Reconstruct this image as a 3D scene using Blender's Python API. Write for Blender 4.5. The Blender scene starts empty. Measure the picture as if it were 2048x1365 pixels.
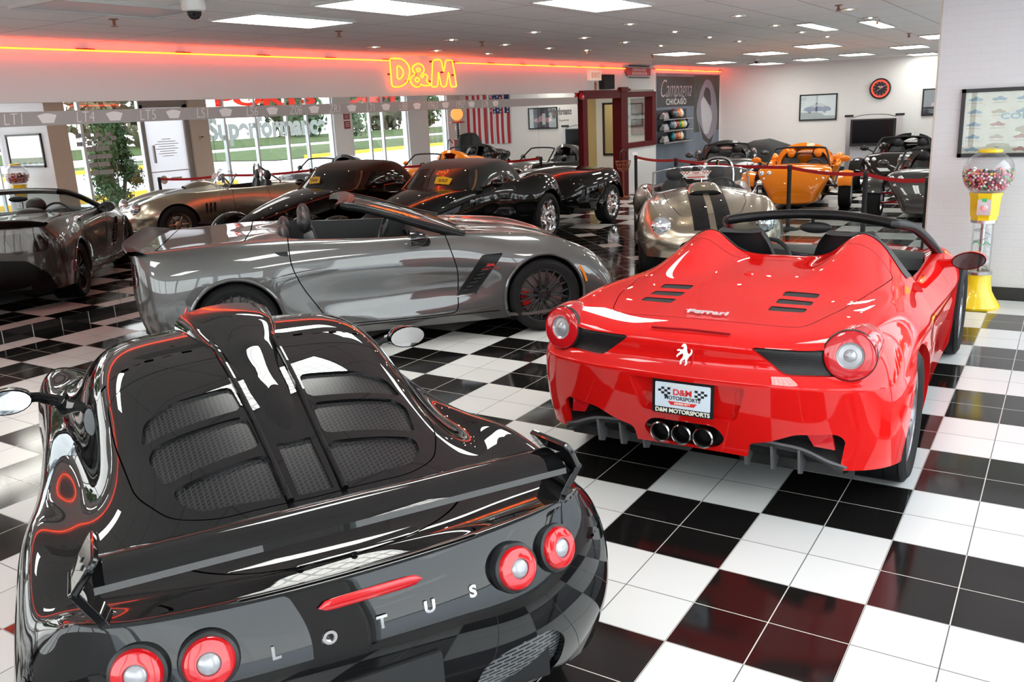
import bpy, bmesh, math, random
import numpy as np
from mathutils import Vector, Matrix
R = math.radians
SC = bpy.context.scene
COL = SC.collection

# ------------------------------------------------------------------ camera
def set_camera():
    f, yaw, pit, rol = 1735.0, 0.5749, 0.2591, -0.0476
    fw = Vector((-math.sin(yaw)*math.cos(pit), math.cos(yaw)*math.cos(pit), -math.sin(pit)))
    r = fw.cross(Vector((0, 0, 1))).normalized()
    up = r.cross(fw)
    r2 = math.cos(rol)*r + math.sin(rol)*up
    u2 = -math.sin(rol)*r + math.cos(rol)*up
    cam = bpy.data.cameras.new('camera')
    cam.sensor_width = 36.0
    cam.lens = f/2048*36.0
    cam.clip_start = 0.05
    cam.clip_end = 500
    ob = bpy.data.objects.new('camera', cam)
    COL.objects.link(ob)
    m = Matrix((r2, u2, -fw)).transposed().to_4x4()
    m.translation = Vector((1.1368, -3.3404, 1.9884))
    ob.matrix_world = m
    SC.camera = ob
set_camera()

# ------------------------------------------------------------------ sky, exposure
W = bpy.data.worlds.new('sky')
SC.world = W
W.use_nodes = True
nt = W.node_tree
nt.nodes.clear()
out = nt.nodes.new('ShaderNodeOutputWorld')
bg = nt.nodes.new('ShaderNodeBackground')
tc = nt.nodes.new('ShaderNodeTexCoord')
sep = nt.nodes.new('ShaderNodeSeparateXYZ')
rmp = nt.nodes.new('ShaderNodeValToRGB')
rmp.color_ramp.elements[0].position = 0.0
rmp.color_ramp.elements[0].color = (0.95, 0.97, 1.0, 1)
rmp.color_ramp.elements[1].position = 0.9
rmp.color_ramp.elements[1].color = (0.80, 0.88, 1.0, 1)
nt.links.new(tc.outputs['Generated'], sep.inputs[0])
nt.links.new(sep.outputs['Z'], rmp.inputs[0])
nt.links.new(rmp.outputs[0], bg.inputs['Color'])
bg.inputs['Strength'].default_value = 4.8
nt.links.new(bg.outputs[0], out.inputs['Surface'])

SC.view_settings.view_transform = 'Standard'
SC.view_settings.look = 'None'
SC.view_settings.gamma = 1.0
SC.view_settings.use_curve_mapping = False
SC.view_settings.exposure = 0.16
SC.cycles.max_bounces = 10
SC.cycles.glossy_bounces = 6
SC.cycles.transparent_max_bounces = 16
SC.cycles.caustics_reflective = False
SC.cycles.caustics_refractive = False
SC.cycles.sample_clamp_indirect = 6.0

def area_light(name, loc, size, size_y, power, color, rot):
    l = bpy.data.lights.new(name, 'AREA')
    l.shape = 'RECTANGLE'
    l.size = size
    l.size_y = size_y
    l.energy = power
    l.color = color
    o = bpy.data.objects.new(name, l)
    COL.objects.link(o)
    o.location = loc
    o.rotation_euler = rot
    return o

# ------------------------------------------------------------------ materials
MATS = {}
def pbsdf(name, color=(0.8, 0.8, 0.8), rough=0.5, metal=0.0, coat=0.0, emit=None, estr=0.0, trans=0.0, ior=1.45, spec=0.5, coat_rough=0.02, sheen=0.0, alpha=1.0):
    if name in MATS:
        return MATS[name]
    m = bpy.data.materials.new(name)
    m.use_nodes = True
    b = m.node_tree.nodes['Principled BSDF']
    b.inputs['Base Color'].default_value = (*color, 1)
    b.inputs['Roughness'].default_value = rough
    b.inputs['Metallic'].default_value = metal
    b.inputs['Coat Weight'].default_value = coat
    b.inputs['Coat Roughness'].default_value = coat_rough
    b.inputs['Transmission Weight'].default_value = trans
    b.inputs['IOR'].default_value = ior
    b.inputs['Specular IOR Level'].default_value = spec
    b.inputs['Sheen Weight'].default_value = sheen
    b.inputs['Alpha'].default_value = alpha
    if emit:
        b.inputs['Emission Color'].default_value = (*emit, 1)
        b.inputs['Emission Strength'].default_value = estr
    m.diffuse_color = (*color, 1)
    MATS[name] = m
    return m
def nodes(m):
    return m.node_tree.nodes, m.node_tree.links, m.node_tree.nodes['Principled BSDF']
def glass_mat(name, tint=(1, 1, 1), refl=0.08, rough=0.0):
    if name in MATS:
        return MATS[name]
    m = bpy.data.materials.new(name)
    m.use_nodes = True
    n, l = m.node_tree.nodes, m.node_tree.links
    n.clear()
    o = n.new('ShaderNodeOutputMaterial')
    mx = n.new('ShaderNodeMixShader')
    t = n.new('ShaderNodeBsdfTransparent')
    t.inputs[0].default_value = (*tint, 1)
    g = n.new('ShaderNodeBsdfGlossy')
    g.inputs['Roughness'].default_value = rough
    fr = n.new('ShaderNodeLayerWeight')
    fr.inputs[0].default_value = 0.25
    mp = n.new('ShaderNodeMapRange')
    mp.inputs['To Min'].default_value = refl*0.5
    mp.inputs['To Max'].default_value = min(1.0, refl*8)
    l.new(fr.outputs['Facing'], mp.inputs['Value'])
    l.new(mp.outputs[0], mx.inputs[0])
    l.new(t.outputs[0], mx.inputs[1])
    l.new(g.outputs[0], mx.inputs[2])
    l.new(mx.outputs[0], o.inputs[0])
    MATS[name] = m
    return m
def vinyl(name, color):
    """window lettering that daylight shines through"""
    if name in MATS: return MATS[name]
    m = bpy.data.materials.new(name); m.use_nodes = True
    n, l = m.node_tree.nodes, m.node_tree.links
    n.clear()
    o = n.new('ShaderNodeOutputMaterial'); mx = n.new('ShaderNodeMixShader'); d = n.new('ShaderNodeBsdfDiffuse'); t = n.new('ShaderNodeBsdfTranslucent')
    d.inputs[0].default_value = (*color, 1); t.inputs[0].default_value = (*color, 1); mx.inputs[0].default_value = .5
    l.new(d.outputs[0], mx.inputs[1]); l.new(t.outputs[0], mx.inputs[2]); l.new(mx.outputs[0], o.inputs[0])
    MATS[name] = m
    return m
def emis(name, color, s):
    if name in MATS:
        return MATS[name]
    m = bpy.data.materials.new(name)
    m.use_nodes = True
    n, l = m.node_tree.nodes, m.node_tree.links
    n.clear()
    o = n.new('ShaderNodeOutputMaterial')
    e = n.new('ShaderNodeEmission')
    e.inputs[0].default_value = (*color, 1)
    e.inputs[1].default_value = s
    l.new(e.outputs[0], o.inputs[0])
    MATS[name] = m
    return m

# ------------------------------------------------------------------ objects
def tag(o, label=None, cat=None, group=None, kind=None):
    if label: o['label'] = label
    if cat: o['category'] = cat
    if group: o['group'] = group
    if kind: o['kind'] = kind
    return o
def thing(name, label, cat, loc=(0, 0, 0), rz=0.0, group=None):
    o = bpy.data.objects.new(name, None)
    o.empty_display_size = 0.1
    COL.objects.link(o)
    o.location = loc
    o.rotation_euler = (0, 0, rz)
    return tag(o, label, cat, group)
def kids(o):
    return [c for c in COL.objects if c.parent == o]
def copy_tree(o, parent=None):
    c = o.copy()
    COL.objects.link(c)
    c.parent = parent
    for ch in kids(o):
        copy_tree(ch, c)
    return c

class MB:
    """collects vertices and faces of one mesh"""
    def __init__(s):
        s.v = []; s.f = []; s.mi = []; s.cur = 0
    def add(s, verts, faces):
        n = len(s.v)
        s.v += [tuple(map(float, p)) for p in verts]
        for f in faces:
            s.f.append([n+i for i in f]); s.mi.append(s.cur)
        return s
    def box(s, lo, hi, M=None):
        x0, y0, z0 = lo; x1, y1, z1 = hi
        P = [(x0, y0, z0), (x1, y0, z0), (x1, y1, z0), (x0, y1, z0), (x0, y0, z1), (x1, y0, z1), (x1, y1, z1), (x0, y1, z1)]
        if M is not None: P = [M @ Vector(p) for p in P]
        return s.add(P, [(0, 3, 2, 1), (4, 5, 6, 7), (0, 1, 5, 4), (1, 2, 6, 5), (2, 3, 7, 6), (3, 0, 4, 7)])
    def cbox(s, c, d, M=None):
        return s.box([c[i]-d[i]/2 for i in range(3)], [c[i]+d[i]/2 for i in range(3)], M)
    def quad(s, a, b, c, d):
        return s.add([a, b, c, d], [(0, 1, 2, 3)])
    def poly(s, pts):
        return s.add(pts, [tuple(range(len(pts)))])
    def grid(s, G, closed_u=False, closed_v=False, flip=False):
        G = np.asarray(G, float)
        n, m = G.shape[:2]
        F = []
        for i in range(n if closed_u else n-1):
            for j in range(m if closed_v else m-1):
                a = i*m+j; b = ((i+1) % n)*m+j; c = ((i+1) % n)*m+(j+1) % m; d = i*m+(j+1) % m
                F.append((d, c, b, a) if flip else (a, b, c, d))
        return s.add(G.reshape(-1, 3), F)
    def tube(s, path, r, n=8, closed=False, caps=True):
        P = [Vector(p) for p in path]
        k = len(P)
        rr = r if hasattr(r, '__len__') else [r]*k
        T = []
        for i in range(k):
            a = P[(i-1) % k] if (closed or i > 0) else P[i]
            b = P[(i+1) % k] if (closed or i < k-1) else P[i]
            T.append((b-a).normalized())
        up = Vector((0, 0, 1))
        if abs(T[0].dot(up)) > 0.9: up = Vector((1, 0, 0))
        N = (up - T[0]*up.dot(T[0])).normalized()
        rows = []
        for i in range(k):
            N = (N - T[i]*N.dot(T[i]))
            if N.length < 1e-6: N = T[i].orthogonal()
            N.normalize()
            B = T[i].cross(N)
            rows.append([P[i]+rr[i]*(math.cos(2*math.pi*j/n)*N+math.sin(2*math.pi*j/n)*B) for j in range(n)])
        s.grid([[tuple(p) for p in row] for row in rows], closed_u=closed, closed_v=True)
        if caps and not closed:
            for row, fl in ((rows[0], False), (rows[-1], True)):
                s.add(row, [tuple(range(n)) if fl else tuple(reversed(range(n)))])
        return s
    def lathe(s, prof, n=32, M=None, a0=0.0, a1=None):
        full = a1 is None
        A = [2*math.pi*j/n for j in range(n)] if full else [a0+(a1-a0)*j/n for j in range(n+1)]
        rows = []
        for (r, z) in prof:
            row = [Vector((r*math.cos(a), r*math.sin(a), z)) for a in A]
            if M is not None: row = [M @ p for p in row]
            rows.append([tuple(p) for p in row])
        return s.grid(rows, closed_v=full)
    def prism(s, pts, t, M=None):
        """2D outline (x,y) extruded to z in [0,t]"""
        n = len(pts)
        P = [Vector((p[0], p[1], 0)) for p in pts]+[Vector((p[0], p[1], t)) for p in pts]
        if M is not None: P = [M @ p for p in P]
        F = [tuple(reversed(range(n))), tuple(range(n, 2*n))]+[(i, (i+1) % n, n+(i+1) % n, n+i) for i in range(n)]
        return s.add(P, F)
    def sphere(s, c, r, nu=16, nv=10, sc=(1, 1, 1)):
        rows = [[(c[0]+sc[0]*r*math.sin(math.pi*i/nv)*math.cos(2*math.pi*j/nu), c[1]+sc[1]*r*math.sin(math.pi*i/nv)*math.sin(2*math.pi*j/nu), c[2]+sc[2]*r*math.cos(math.pi*i/nv)) for j in range(nu)] for i in range(nv+1)]
        return s.grid(rows, closed_v=True, flip=False)
    def build(s, name, mat, parent=None, smooth=True, angle=40, weld=None, loc=None, rot=None):
        me = bpy.data.meshes.new(name)
        me.from_pydata(s.v, [], s.f)
        mats = mat if isinstance(mat, (list, tuple)) else [mat]
        for m in mats: me.materials.append(m)
        if len(mats) > 1:
            me.polygons.foreach_set('material_index', s.mi)
        bm = bmesh.new()
        bm.from_mesh(me)
        if weld: bmesh.ops.remove_doubles(bm, verts=bm.verts, dist=weld)
        bmesh.ops.dissolve_degenerate(bm, edges=bm.edges, dist=1e-6)
        bmesh.ops.recalc_face_normals(bm, faces=bm.faces)
        if smooth:
            ca = math.cos(R(angle))
            for f in bm.faces: f.smooth = True
            for e in bm.edges:
                if len(e.link_faces) == 2:
                    e.smooth = e.link_faces[0].normal.dot(e.link_faces[1].normal) > ca
        bm.to_mesh(me)
        bm.free()
        o = bpy.data.objects.new(name, me)
        COL.objects.link(o)
        if parent is not None: o.parent = parent
        if loc: o.location = loc
        if rot: o.rotation_euler = rot
        return o
def axM(p, d, up=(0, 0, 1)):
    """matrix whose z axis is d at p"""
    z = Vector(d).normalized()
    u = Vector(up)
    if abs(z.dot(u)) > 0.99: u = Vector((1, 0, 0))
    x = u.cross(z).normalized()
    y = z.cross(x)
    m = Matrix((x, y, z)).transposed().to_4x4()
    m.translation = Vector(p)
    return m
def bevel(o, w=0.01, seg=2):
    md = o.modifiers.new('bevel', 'BEVEL')
    md.width = w; md.segments = seg; md.limit_method = 'ANGLE'; md.angle_limit = R(35)
    return o
def text_mb(body, size, M, depth=0.004, bold=0.0, shear=0.0, align='CENTER', space=1.0, sx=1.0, res=4):
    cu = bpy.data.curves.new('t', 'FONT')
    cu.body = body; cu.size = size; cu.extrude = depth/2; cu.offset = bold; cu.shear = shear
    cu.align_x = align; cu.align_y = 'CENTER'; cu.space_character = space; cu.resolution_u = res
    o = bpy.data.objects.new('t', cu)
    COL.objects.link(o)
    dg = bpy.context.evaluated_depsgraph_get()
    dg.update()
    me = bpy.data.meshes.new_from_object(o.evaluated_get(dg))
    V = [M @ Vector((v.co.x*sx, v.co.y, v.co.z)) for v in me.vertices]
    F = [tuple(p.vertices) for p in me.polygons]
    bpy.data.objects.remove(o)
    bpy.data.curves.remove(cu)
    bpy.data.meshes.remove(me)
    return V, F
def face_M(p, normal, up=(0, 0, 1)):
    """text plane: x to the reader's right, y up, z = normal"""
    z = Vector(normal).normalized()
    u = Vector(up)
    y = (u - z*u.dot(z)).normalized()
    x = y.cross(z)
    m = Matrix((x, y, z)).transposed().to_4x4()
    m.translation = Vector(p)
    return m
def add_text(mb, body, size, M, **k):
    V, F = text_mb(body, size, M, **k)
    mb.add(V, F)
    return mb
def catmull(P, n=8, closed=False):
    P = [np.array(p, float) for p in P]
    k = len(P)
    out = []
    for i in range(k if closed else k-1):
        p0 = P[(i-1) % k] if (closed or i > 0) else 2*P[0]-P[1]
        p1 = P[i]; p2 = P[(i+1) % k]
        p3 = P[(i+2) % k] if (closed or i < k-2) else 2*P[-1]-P[-2]
        for j in range(n):
            t = j/n
            out.append(0.5*((2*p1)+(-p0+p2)*t+(2*p0-5*p1+4*p2-p3)*t*t+(-p0+3*p1-3*p2+p3)*t**3))
    if not closed: out.append(P[-1])
    return out
# ------------------------------------------------------------------ the showroom
MX = -7.593          # mirrored long wall
XW = 1.62            # glazed street wall
YB = 21.68           # far wall
YF = -6.2            # wall behind the camera
ZC = 2.88            # ceiling
ZS = 2.285           # underside of the soffit above the mirror

def floor_mat():
    m = pbsdf('floor_tiles', (0.8, 0.8, 0.8), 0.12, coat=0.0)
    n, l, b = nodes(m)
    tcn = n.new('ShaderNodeTexCoord')
    def math_(op, a, bb=None, c=None):
        x = n.new('ShaderNodeMath'); x.operation = op
        for i, v in enumerate((a, bb, c)):
            if v is None: continue
            if hasattr(v, 'links'): l.new(v, x.inputs[i])
            else: x.inputs[i].default_value = v
        return x.outputs[0]
    sp = n.new('ShaderNodeSeparateXYZ')
    l.new(tcn.outputs['Object'], sp.inputs[0])
    T = 0.3048
    def tiles(ux, vy):
        """returns grout mask for unit tiles"""
        fu = math_('SUBTRACT', math_('FRACT', ux), 0.5); fv = math_('SUBTRACT', math_('FRACT', vy), 0.5)
        mx = math_('MAXIMUM', math_('ABSOLUTE', fu), math_('ABSOLUTE', fv))
        return math_('GREATER_THAN', mx, 0.5-0.0075)
    u = math_('DIVIDE', sp.outputs['X'], T); v = math_('DIVIDE', sp.outputs['Y'], T)
    g1 = tiles(u, v)
    bs = math_('ADD', math_('FLOOR', math_('DIVIDE', u, 2.0)), math_('FLOOR', math_('DIVIDE', v, 2.0)))
    white1 = math_('LESS_THAN', math_('ABSOLUTE', math_('FRACT', math_('MULTIPLY', bs, 0.5))), 0.25)
    # diagonal inlay of dark tiles beside the striped roadster
    du = math_('MULTIPLY', math_('ADD', u, v), 0.70711); dv = math_('MULTIPLY', math_('SUBTRACT', v, u), 0.70711)
    g2 = tiles(du, dv)
    a = math_('LESS_THAN', math_('FRACT', math_('DIVIDE', math_('ADD', du, -0.0), 4.0)), 0.25)
    c = math_('LESS_THAN', math_('FRACT', math_('DIVIDE', math_('ADD', dv, -1.0), 4.0)), 0.25)
    white2 = math_('MULTIPLY', a, c)
    inx = math_('COMPARE', u, -16.0, 6.0); iny = math_('COMPARE', v, 26.0, 6.0)
    reg = math_('MULTIPLY', inx, iny)
    def mixv(f, A, B):
        x = n.new('ShaderNodeMix'); x.data_type = 'FLOAT'
        l.new(f, x.inputs[0]); l.new(A, x.inputs[2]); l.new(B, x.inputs[3])
        return x.outputs[0]
    white = mixv(reg, white1, white2); grout = mixv(reg, g1, g2)
    # per tile tone
    wn = n.new('ShaderNodeTexWhiteNoise'); wn.noise_dimensions = '2D'
    cb = n.new('ShaderNodeCombineXYZ')
    l.new(math_('FLOOR', u), cb.inputs[0]); l.new(math_('FLOOR', v), cb.inputs[1]); l.new(cb.outputs[0], wn.inputs['Vector'])
    def mixc(f, A, B):
        x = n.new('ShaderNodeMix'); x.data_type = 'RGBA'
        if hasattr(f, 'links'): l.new(f, x.inputs[0])
        else: x.inputs[0].default_value = f
        for i, q in ((6, A), (7, B)):
            if hasattr(q, 'links'): l.new(q, x.inputs[i])
            else: x.inputs[i].default_value = (*q, 1)
        return x.outputs[2]
    wc = mixc(wn.outputs['Value'], (0.64, 0.65, 0.63), (0.69, 0.70, 0.68))
    bc = mixc(wn.outputs['Value'], (0.006, 0.0055, 0.0055), (0.010, 0.009, 0.008))
    col = mixc(white, bc, wc)
    gc = mixc(white, (0.55, 0.53, 0.48), (0.08, 0.08, 0.08))
    fin = mixc(grout, col, gc)
    l.new(fin, b.inputs['Base Color'])
    rn = n.new('ShaderNodeTexNoise'); rn.inputs['Scale'].default_value = 60.0; rn.inputs['Detail'].default_value = 3
    l.new(tcn.outputs['Object'], rn.inputs['Vector'])
    r0 = mixv(white, math_('ADD', math_('MULTIPLY', rn.outputs[0], 0.06), 0.07), math_('ADD', math_('MULTIPLY', rn.outputs[0], 0.08), 0.20))
    mr = math_('ADD', r0, math_('MULTIPLY', grout, 0.4))
    l.new(mr, b.inputs['Roughness'])
    bp = n.new('ShaderNodeBump'); bp.inputs['Strength'].default_value = 0.12; bp.inputs['Distance'].default_value = 0.002
    hh = math_('SUBTRACT', math_('MULTIPLY', rn.outputs[0], 0.12), grout)
    l.new(hh, bp.inputs['Height']); l.new(bp.outputs[0], b.inputs['Normal'])
    return m

def plaster(name, col, rough=0.7, scale=80, bump=0.05):
    m = pbsdf(name, col, rough)
    n, l, b = nodes(m)
    t = n.new('ShaderNodeTexCoord'); nz = n.new('ShaderNodeTexNoise'); nz.inputs['Scale'].default_value = scale
    bp = n.new('ShaderNodeBump'); bp.inputs['Strength'].default_value = bump; bp.inputs['Distance'].default_value = 0.01
    l.new(t.outputs['Object'], nz.inputs['Vector']); l.new(nz.outputs[0], bp.inputs['Height']); l.new(bp.outputs[0], b.inputs['Normal'])
    return m
def brick_mat(name, col, plane='XZ', bump=0.22):
    m = pbsdf(name, col, 0.45)
    n, l, b = nodes(m)
    t = n.new('ShaderNodeTexCoord'); s = n.new('ShaderNodeSeparateXYZ'); c = n.new('ShaderNodeCombineXYZ')
    l.new(t.outputs['Object'], s.inputs[0])
    l.new(s.outputs['X' if plane == 'XZ' else 'Y'], c.inputs[0]); l.new(s.outputs['Z'], c.inputs[1])
    br = n.new('ShaderNodeTexBrick')
    br.inputs['Scale'].default_value = 1.0
    br.inputs['Brick Width'].default_value = 0.21
    br.inputs['Row Height'].default_value = 0.072
    br.inputs['Mortar Size'].default_value = 0.005
    br.inputs['Mortar Smooth'].default_value = 0.4
    br.inputs['Color1'].default_value = (*col, 1)
    br.inputs['Color2'].default_value = (*[x*0.985 for x in col], 1)
    br.inputs['Mortar'].default_value = (*[x*0.965 for x in col], 1)
    l.new(c.outputs[0], br.inputs['Vector'])
    l.new(br.outputs['Color'], b.inputs['Base Color'])
    inv = n.new('ShaderNodeMath'); inv.operation = 'SUBTRACT'; inv.inputs[0].default_value = 1.0
    l.new(br.outputs['Fac'], inv.inputs[1])
    nz = n.new('ShaderNodeTexNoise'); nz.inputs['Scale'].default_value = 40
    l.new(t.outputs['Object'], nz.inputs['Vector'])
    ad = n.new('ShaderNodeMath'); ad.operation = 'MULTIPLY_ADD'; ad.inputs[1].default_value = 0.25
    l.new(nz.outputs[0], ad.inputs[0]); l.new(inv.outputs[0], ad.inputs[2])
    bp = n.new('ShaderNodeBump'); bp.inputs['Strength'].default_value = bump; bp.inputs['Distance'].default_value = 0.006
    l.new(ad.outputs[0], bp.inputs['Height']); l.new(bp.outputs[0], b.inputs['Normal'])
    return m
def ceiling_mat():
    m = pbsdf('ceiling_tiles', (0.93, 0.91, 0.88), 0.9)
    n, l, b = nodes(m)
    t = n.new('ShaderNodeTexCoord'); s = n.new('ShaderNodeSeparateXYZ'); c = n.new('ShaderNodeCombineXYZ')
    l.new(t.outputs['Object'], s.inputs[0]); l.new(s.outputs['X'], c.inputs[1]); l.new(s.outputs['Y'], c.inputs[0])
    br = n.new('ShaderNodeTexBrick'); br.offset = 0.0
    br.inputs['Scale'].default_value = 1.0
    br.inputs['Brick Width'].default_value = 1.22
    br.inputs['Row Height'].default_value = 0.61
    br.inputs['Mortar Size'].default_value = 0.011
    br.inputs['Mortar Smooth'].default_value = 0.0
    br.inputs['Color1'].default_value = (0.93, 0.91, 0.88, 1)
    br.inputs['Color2'].default_value = (0.92, 0.90, 0.87, 1)
    br.inputs['Mortar'].default_value = (0.66, 0.64, 0.61, 1)
    l.new(c.outputs[0], br.inputs['Vector'])
    nz = n.new('ShaderNodeTexNoise'); nz.inputs['Scale'].default_value = 220; nz.inputs['Detail'].default_value = 2
    l.new(t.outputs['Object'], nz.inputs['Vector'])
    rp = n.new('ShaderNodeValToRGB'); rp.color_ramp.elements[0].position = 0.35; rp.color_ramp.elements[1].position = 0.5
    rp.color_ramp.elements[0].color = (0.92, 0.92, 0.92, 1)
    l.new(nz.outputs[0], rp.inputs[0])
    mm = n.new('ShaderNodeMix'); mm.data_type = 'RGBA'; mm.blend_type = 'MULTIPLY'; mm.inputs[0].default_value = 1
    l.new(br.outputs['Color'], mm.inputs[6]); l.new(rp.outputs[0], mm.inputs[7])
    l.new(mm.outputs[2], b.inputs['Base Color'])
    return m

M_floor = floor_mat()
M_ceil = ceiling_mat()
M_soffit = plaster('soffit_paint', (0.62, 0.60, 0.58), 0.6)
M_brick = brick_mat('white_brick', (0.66, 0.66, 0.67), 'XZ')
M_brickY = brick_mat('white_brick_side', (0.78, 0.78, 0.79), 'YZ')
M_tan = plaster('tan_paint', (0.58, 0.50, 0.42), 0.6)
M_white = pbsdf('white_paint', (0.78, 0.78, 0.78), 0.45)
M_alu = pbsdf('window_aluminium', (0.70, 0.75, 0.78), 0.35, metal=0.35)
M_glass = glass_mat('window_glass', (0.97, 0.99, 0.98), 0.07)
M_base = pbsdf('black_vinyl', (0.02, 0.02, 0.02), 0.35)
M_mir = pbsdf('mirror_silver', (0.78, 0.755, 0.73), 0.0, metal=1.0)
M_redwood = pbsdf('oxblood_paint', (0.10, 0.003, 0.006), 0.6, spec=.25)
M_black = pbsdf('black_plastic', (0.015, 0.015, 0.016), 0.4)
M_blackm = pbsdf('matte_black', (0.012, 0.012, 0.013), 0.75)
M_chrome = pbsdf('chrome', (0.88, 0.88, 0.90), 0.06, metal=1.0)
M_steel = pbsdf('brushed_steel', (0.55, 0.56, 0.58), 0.3, metal=1.0)

def struct(o, label=None, cat=None):
    o['kind'] = 'structure'
    return tag(o, label, cat)

# floor and ceiling
struct(MB().box((-11.5, YF-0.3, -0.12), (XW+0.15, YB+0.3, 0)).build('floor', M_floor, smooth=False), 'glossy black and white checkered tile showroom floor', 'floor')
struct(MB().box((-11.5, YF-0.3, ZC), (XW+0.3, YB+0.3, ZC+0.15)).build('ceiling', M_ceil, smooth=False), 'suspended off white tile ceiling over the whole showroom', 'ceiling')

# long wall: tile plinth, mirror panels, soffit, end pieces
plinth_m = pbsdf('plinth_tile', (0.012, 0.011, 0.011), 0.10)
n_, l_, b_ = nodes(plinth_m)
t_ = n_.new('ShaderNodeTexCoord'); s_ = n_.new('ShaderNodeSeparateXYZ'); d_ = n_.new('ShaderNodeMath'); d_.operation = 'DIVIDE'; d_.inputs[1].default_value = 0.3048
f_ = n_.new('ShaderNodeMath'); f_.operation = 'FRACT'; g_ = n_.new('ShaderNodeMath'); g_.operation = 'LESS_THAN'; g_.inputs[1].default_value = 0.03
mx_ = n_.new('ShaderNodeMix'); mx_.data_type = 'RGBA'; mx_.inputs[6].default_value = (0.012, 0.011, 0.011, 1); mx_.inputs[7].default_value = (0.35, 0.34, 0.31, 1)
l_.new(t_.outputs['Object'], s_.inputs[0]); l_.new(s_.outputs['Y'], d_.inputs[0]); l_.new(d_.outputs[0], f_.inputs[0]); l_.new(f_.outputs[0], g_.inputs[0]); l_.new(g_.outputs[0], mx_.inputs[0]); l_.new(mx_.outputs[2], b_.inputs['Base Color'])
struct(MB().box((MX-0.15, YF, 0.0), (MX+0.012, 13.15, 0.13)).build('baseboard_left', plinth_m, smooth=False), 'black tile baseboard running along the foot of the mirrored wall', 'baseboard')
struct(MB().box((MX-0.15, YF, ZS), (MX+0.004, 13.15, ZC)).box((MX-0.15, 13.15, 2.33), (MX+0.004, YB, ZC)).build('wall_left', M_soffit, smooth=False), 'plain painted wall band above the mirror, lit red by the neon', 'wall')
struct(MB().box((MX-0.15, YF, 0.13), (MX-0.03, 13.15, ZS)).build('trim_1', M_soffit, smooth=False))
struct(MB().box((MX-0.15, 16.98, 0.0), (MX+0.002, YB, 2.33)).box((MX-0.15, 15.35, 0.0), (MX+0.002, 16.98, 1.03)).build('trim_2', M_white, smooth=False), 'white wall below and beside the red framed office window', 'wall')
ys = [-6.2, -5.43, -3.9, -2.37, -0.84, 0.70, 2.23, 3.77, 5.30, 6.83, 8.37, 9.9, 11.43, 13.1]
wh = ['before the black car', 'beside the rear of the gray convertible', 'behind the middle of the gray convertible', 'behind the nose of the gray convertible', 'behind the black roadster windscreen', 'behind the black roadster cabin', 'behind the tail of the black roadster', 'next to the red door frame']
for i in range(len(ys)-1):
    o = MB().box((MX-0.028, ys[i]+0.0025, 0.132), (MX, ys[i+1]-0.0025, ZS-0.002)).build('mirror_panel', M_mir, smooth=False)
    k = i-5
    tag(o, 'tall frameless wall mirror panel '+(wh[k] if 0 <= k < len(wh) else 'on the long wall towards the street end'), 'mirror', 'mirror panels along the long wall')
    o['kind'] = 'structure'

# far wall, wall behind the camera
struct(MB().box((-11.5, YB, 0), (XW+0.15, YB+0.2, ZC)).build('wall_back', brick_mat('white_block', (0.82, 0.81, 0.79), 'XZ', 0.15), smooth=False), 'white painted block wall at the far end of the showroom', 'wall')
struct(MB().box((MX+0.01, YB-0.015, 0), (XW, YB, 0.12)).build('baseboard_back', M_base, smooth=False))
# glazed street wall: (y0, y1, kind)
SILL = 0.16
HEAD = 2.76
def pillar(i, y0, y1, m, x0=XW-0.04, x1=XW+0.22):
    return struct(MB().box((x0, y0, 0), (x1, y1, ZC)).build('trim_%d' % i, m, smooth=False))
struct(MB().box((XW, YF, HEAD), (XW+0.2, YB, ZC)).box((XW, YF, 0), (XW+0.2, 9.35, SILL)).box((XW, 10.63, 0), (XW+0.2, YB, SILL)).build('wall_right', M_white, smooth=False), 'white header and low curb of the glazed street wall', 'wall')
pillar(3, 10.63, 11.16, M_tan)
pillar(4, 15.52, 16.28, M_white)
pillar(5, 18.88, 19.9, M_white)
pillar(6, 20.98, YB, M_white)
pillar(7, -2.9, -2.5, M_white)
def window(i, y0, y1, mull, label=None):
    fr = MB()
    w = 0.03
    for y in [y0]+list(mull)+[y1]:
        a = max(y0, y-w); b = min(y1, y+w)
        fr.box((XW+0.03, a, SILL), (XW+0.13, b, HEAD))
    fr.box((XW+0.03, y0, SILL), (XW+0.13, y1, SILL+0.06)).box((XW+0.03, y0, HEAD-0.06), (XW+0.13, y1, HEAD))
    o = struct(fr.build('window_%d' % i, M_alu, smooth=False), label, 'window')
    e = [y0]+list(mull)+[y1]
    for a, b in zip(e[:-1], e[1:]):
        MB().box((XW+0.075, a+w, SILL+0.06), (XW+0.085, b-w, HEAD-0.06)).build('pane', M_glass, o, smooth=False)
    return o
window(1, -2.5, 6.05, [-0.6, 1.3, 3.2, 5.0], 'aluminium shopfront window beside the red convertible')
window(2, 6.6, 9.35, [7.9], 'plain shopfront window with the evergreen shrub outside')
window(3, 11.16, 15.52, [11.72, 12.72, 13.8, 14.55], 'shopfront window with sign lettering on the glass')
window(4, 16.28, 18.88, [17.15, 17.75], 'shopfront window between the white pillars')
window(5, 19.9, 20.98, [], 'narrow shopfront window in the far corner')
window(6, -6.2, -2.9, [-4.6], 'shopfront window beside the camera')
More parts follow.
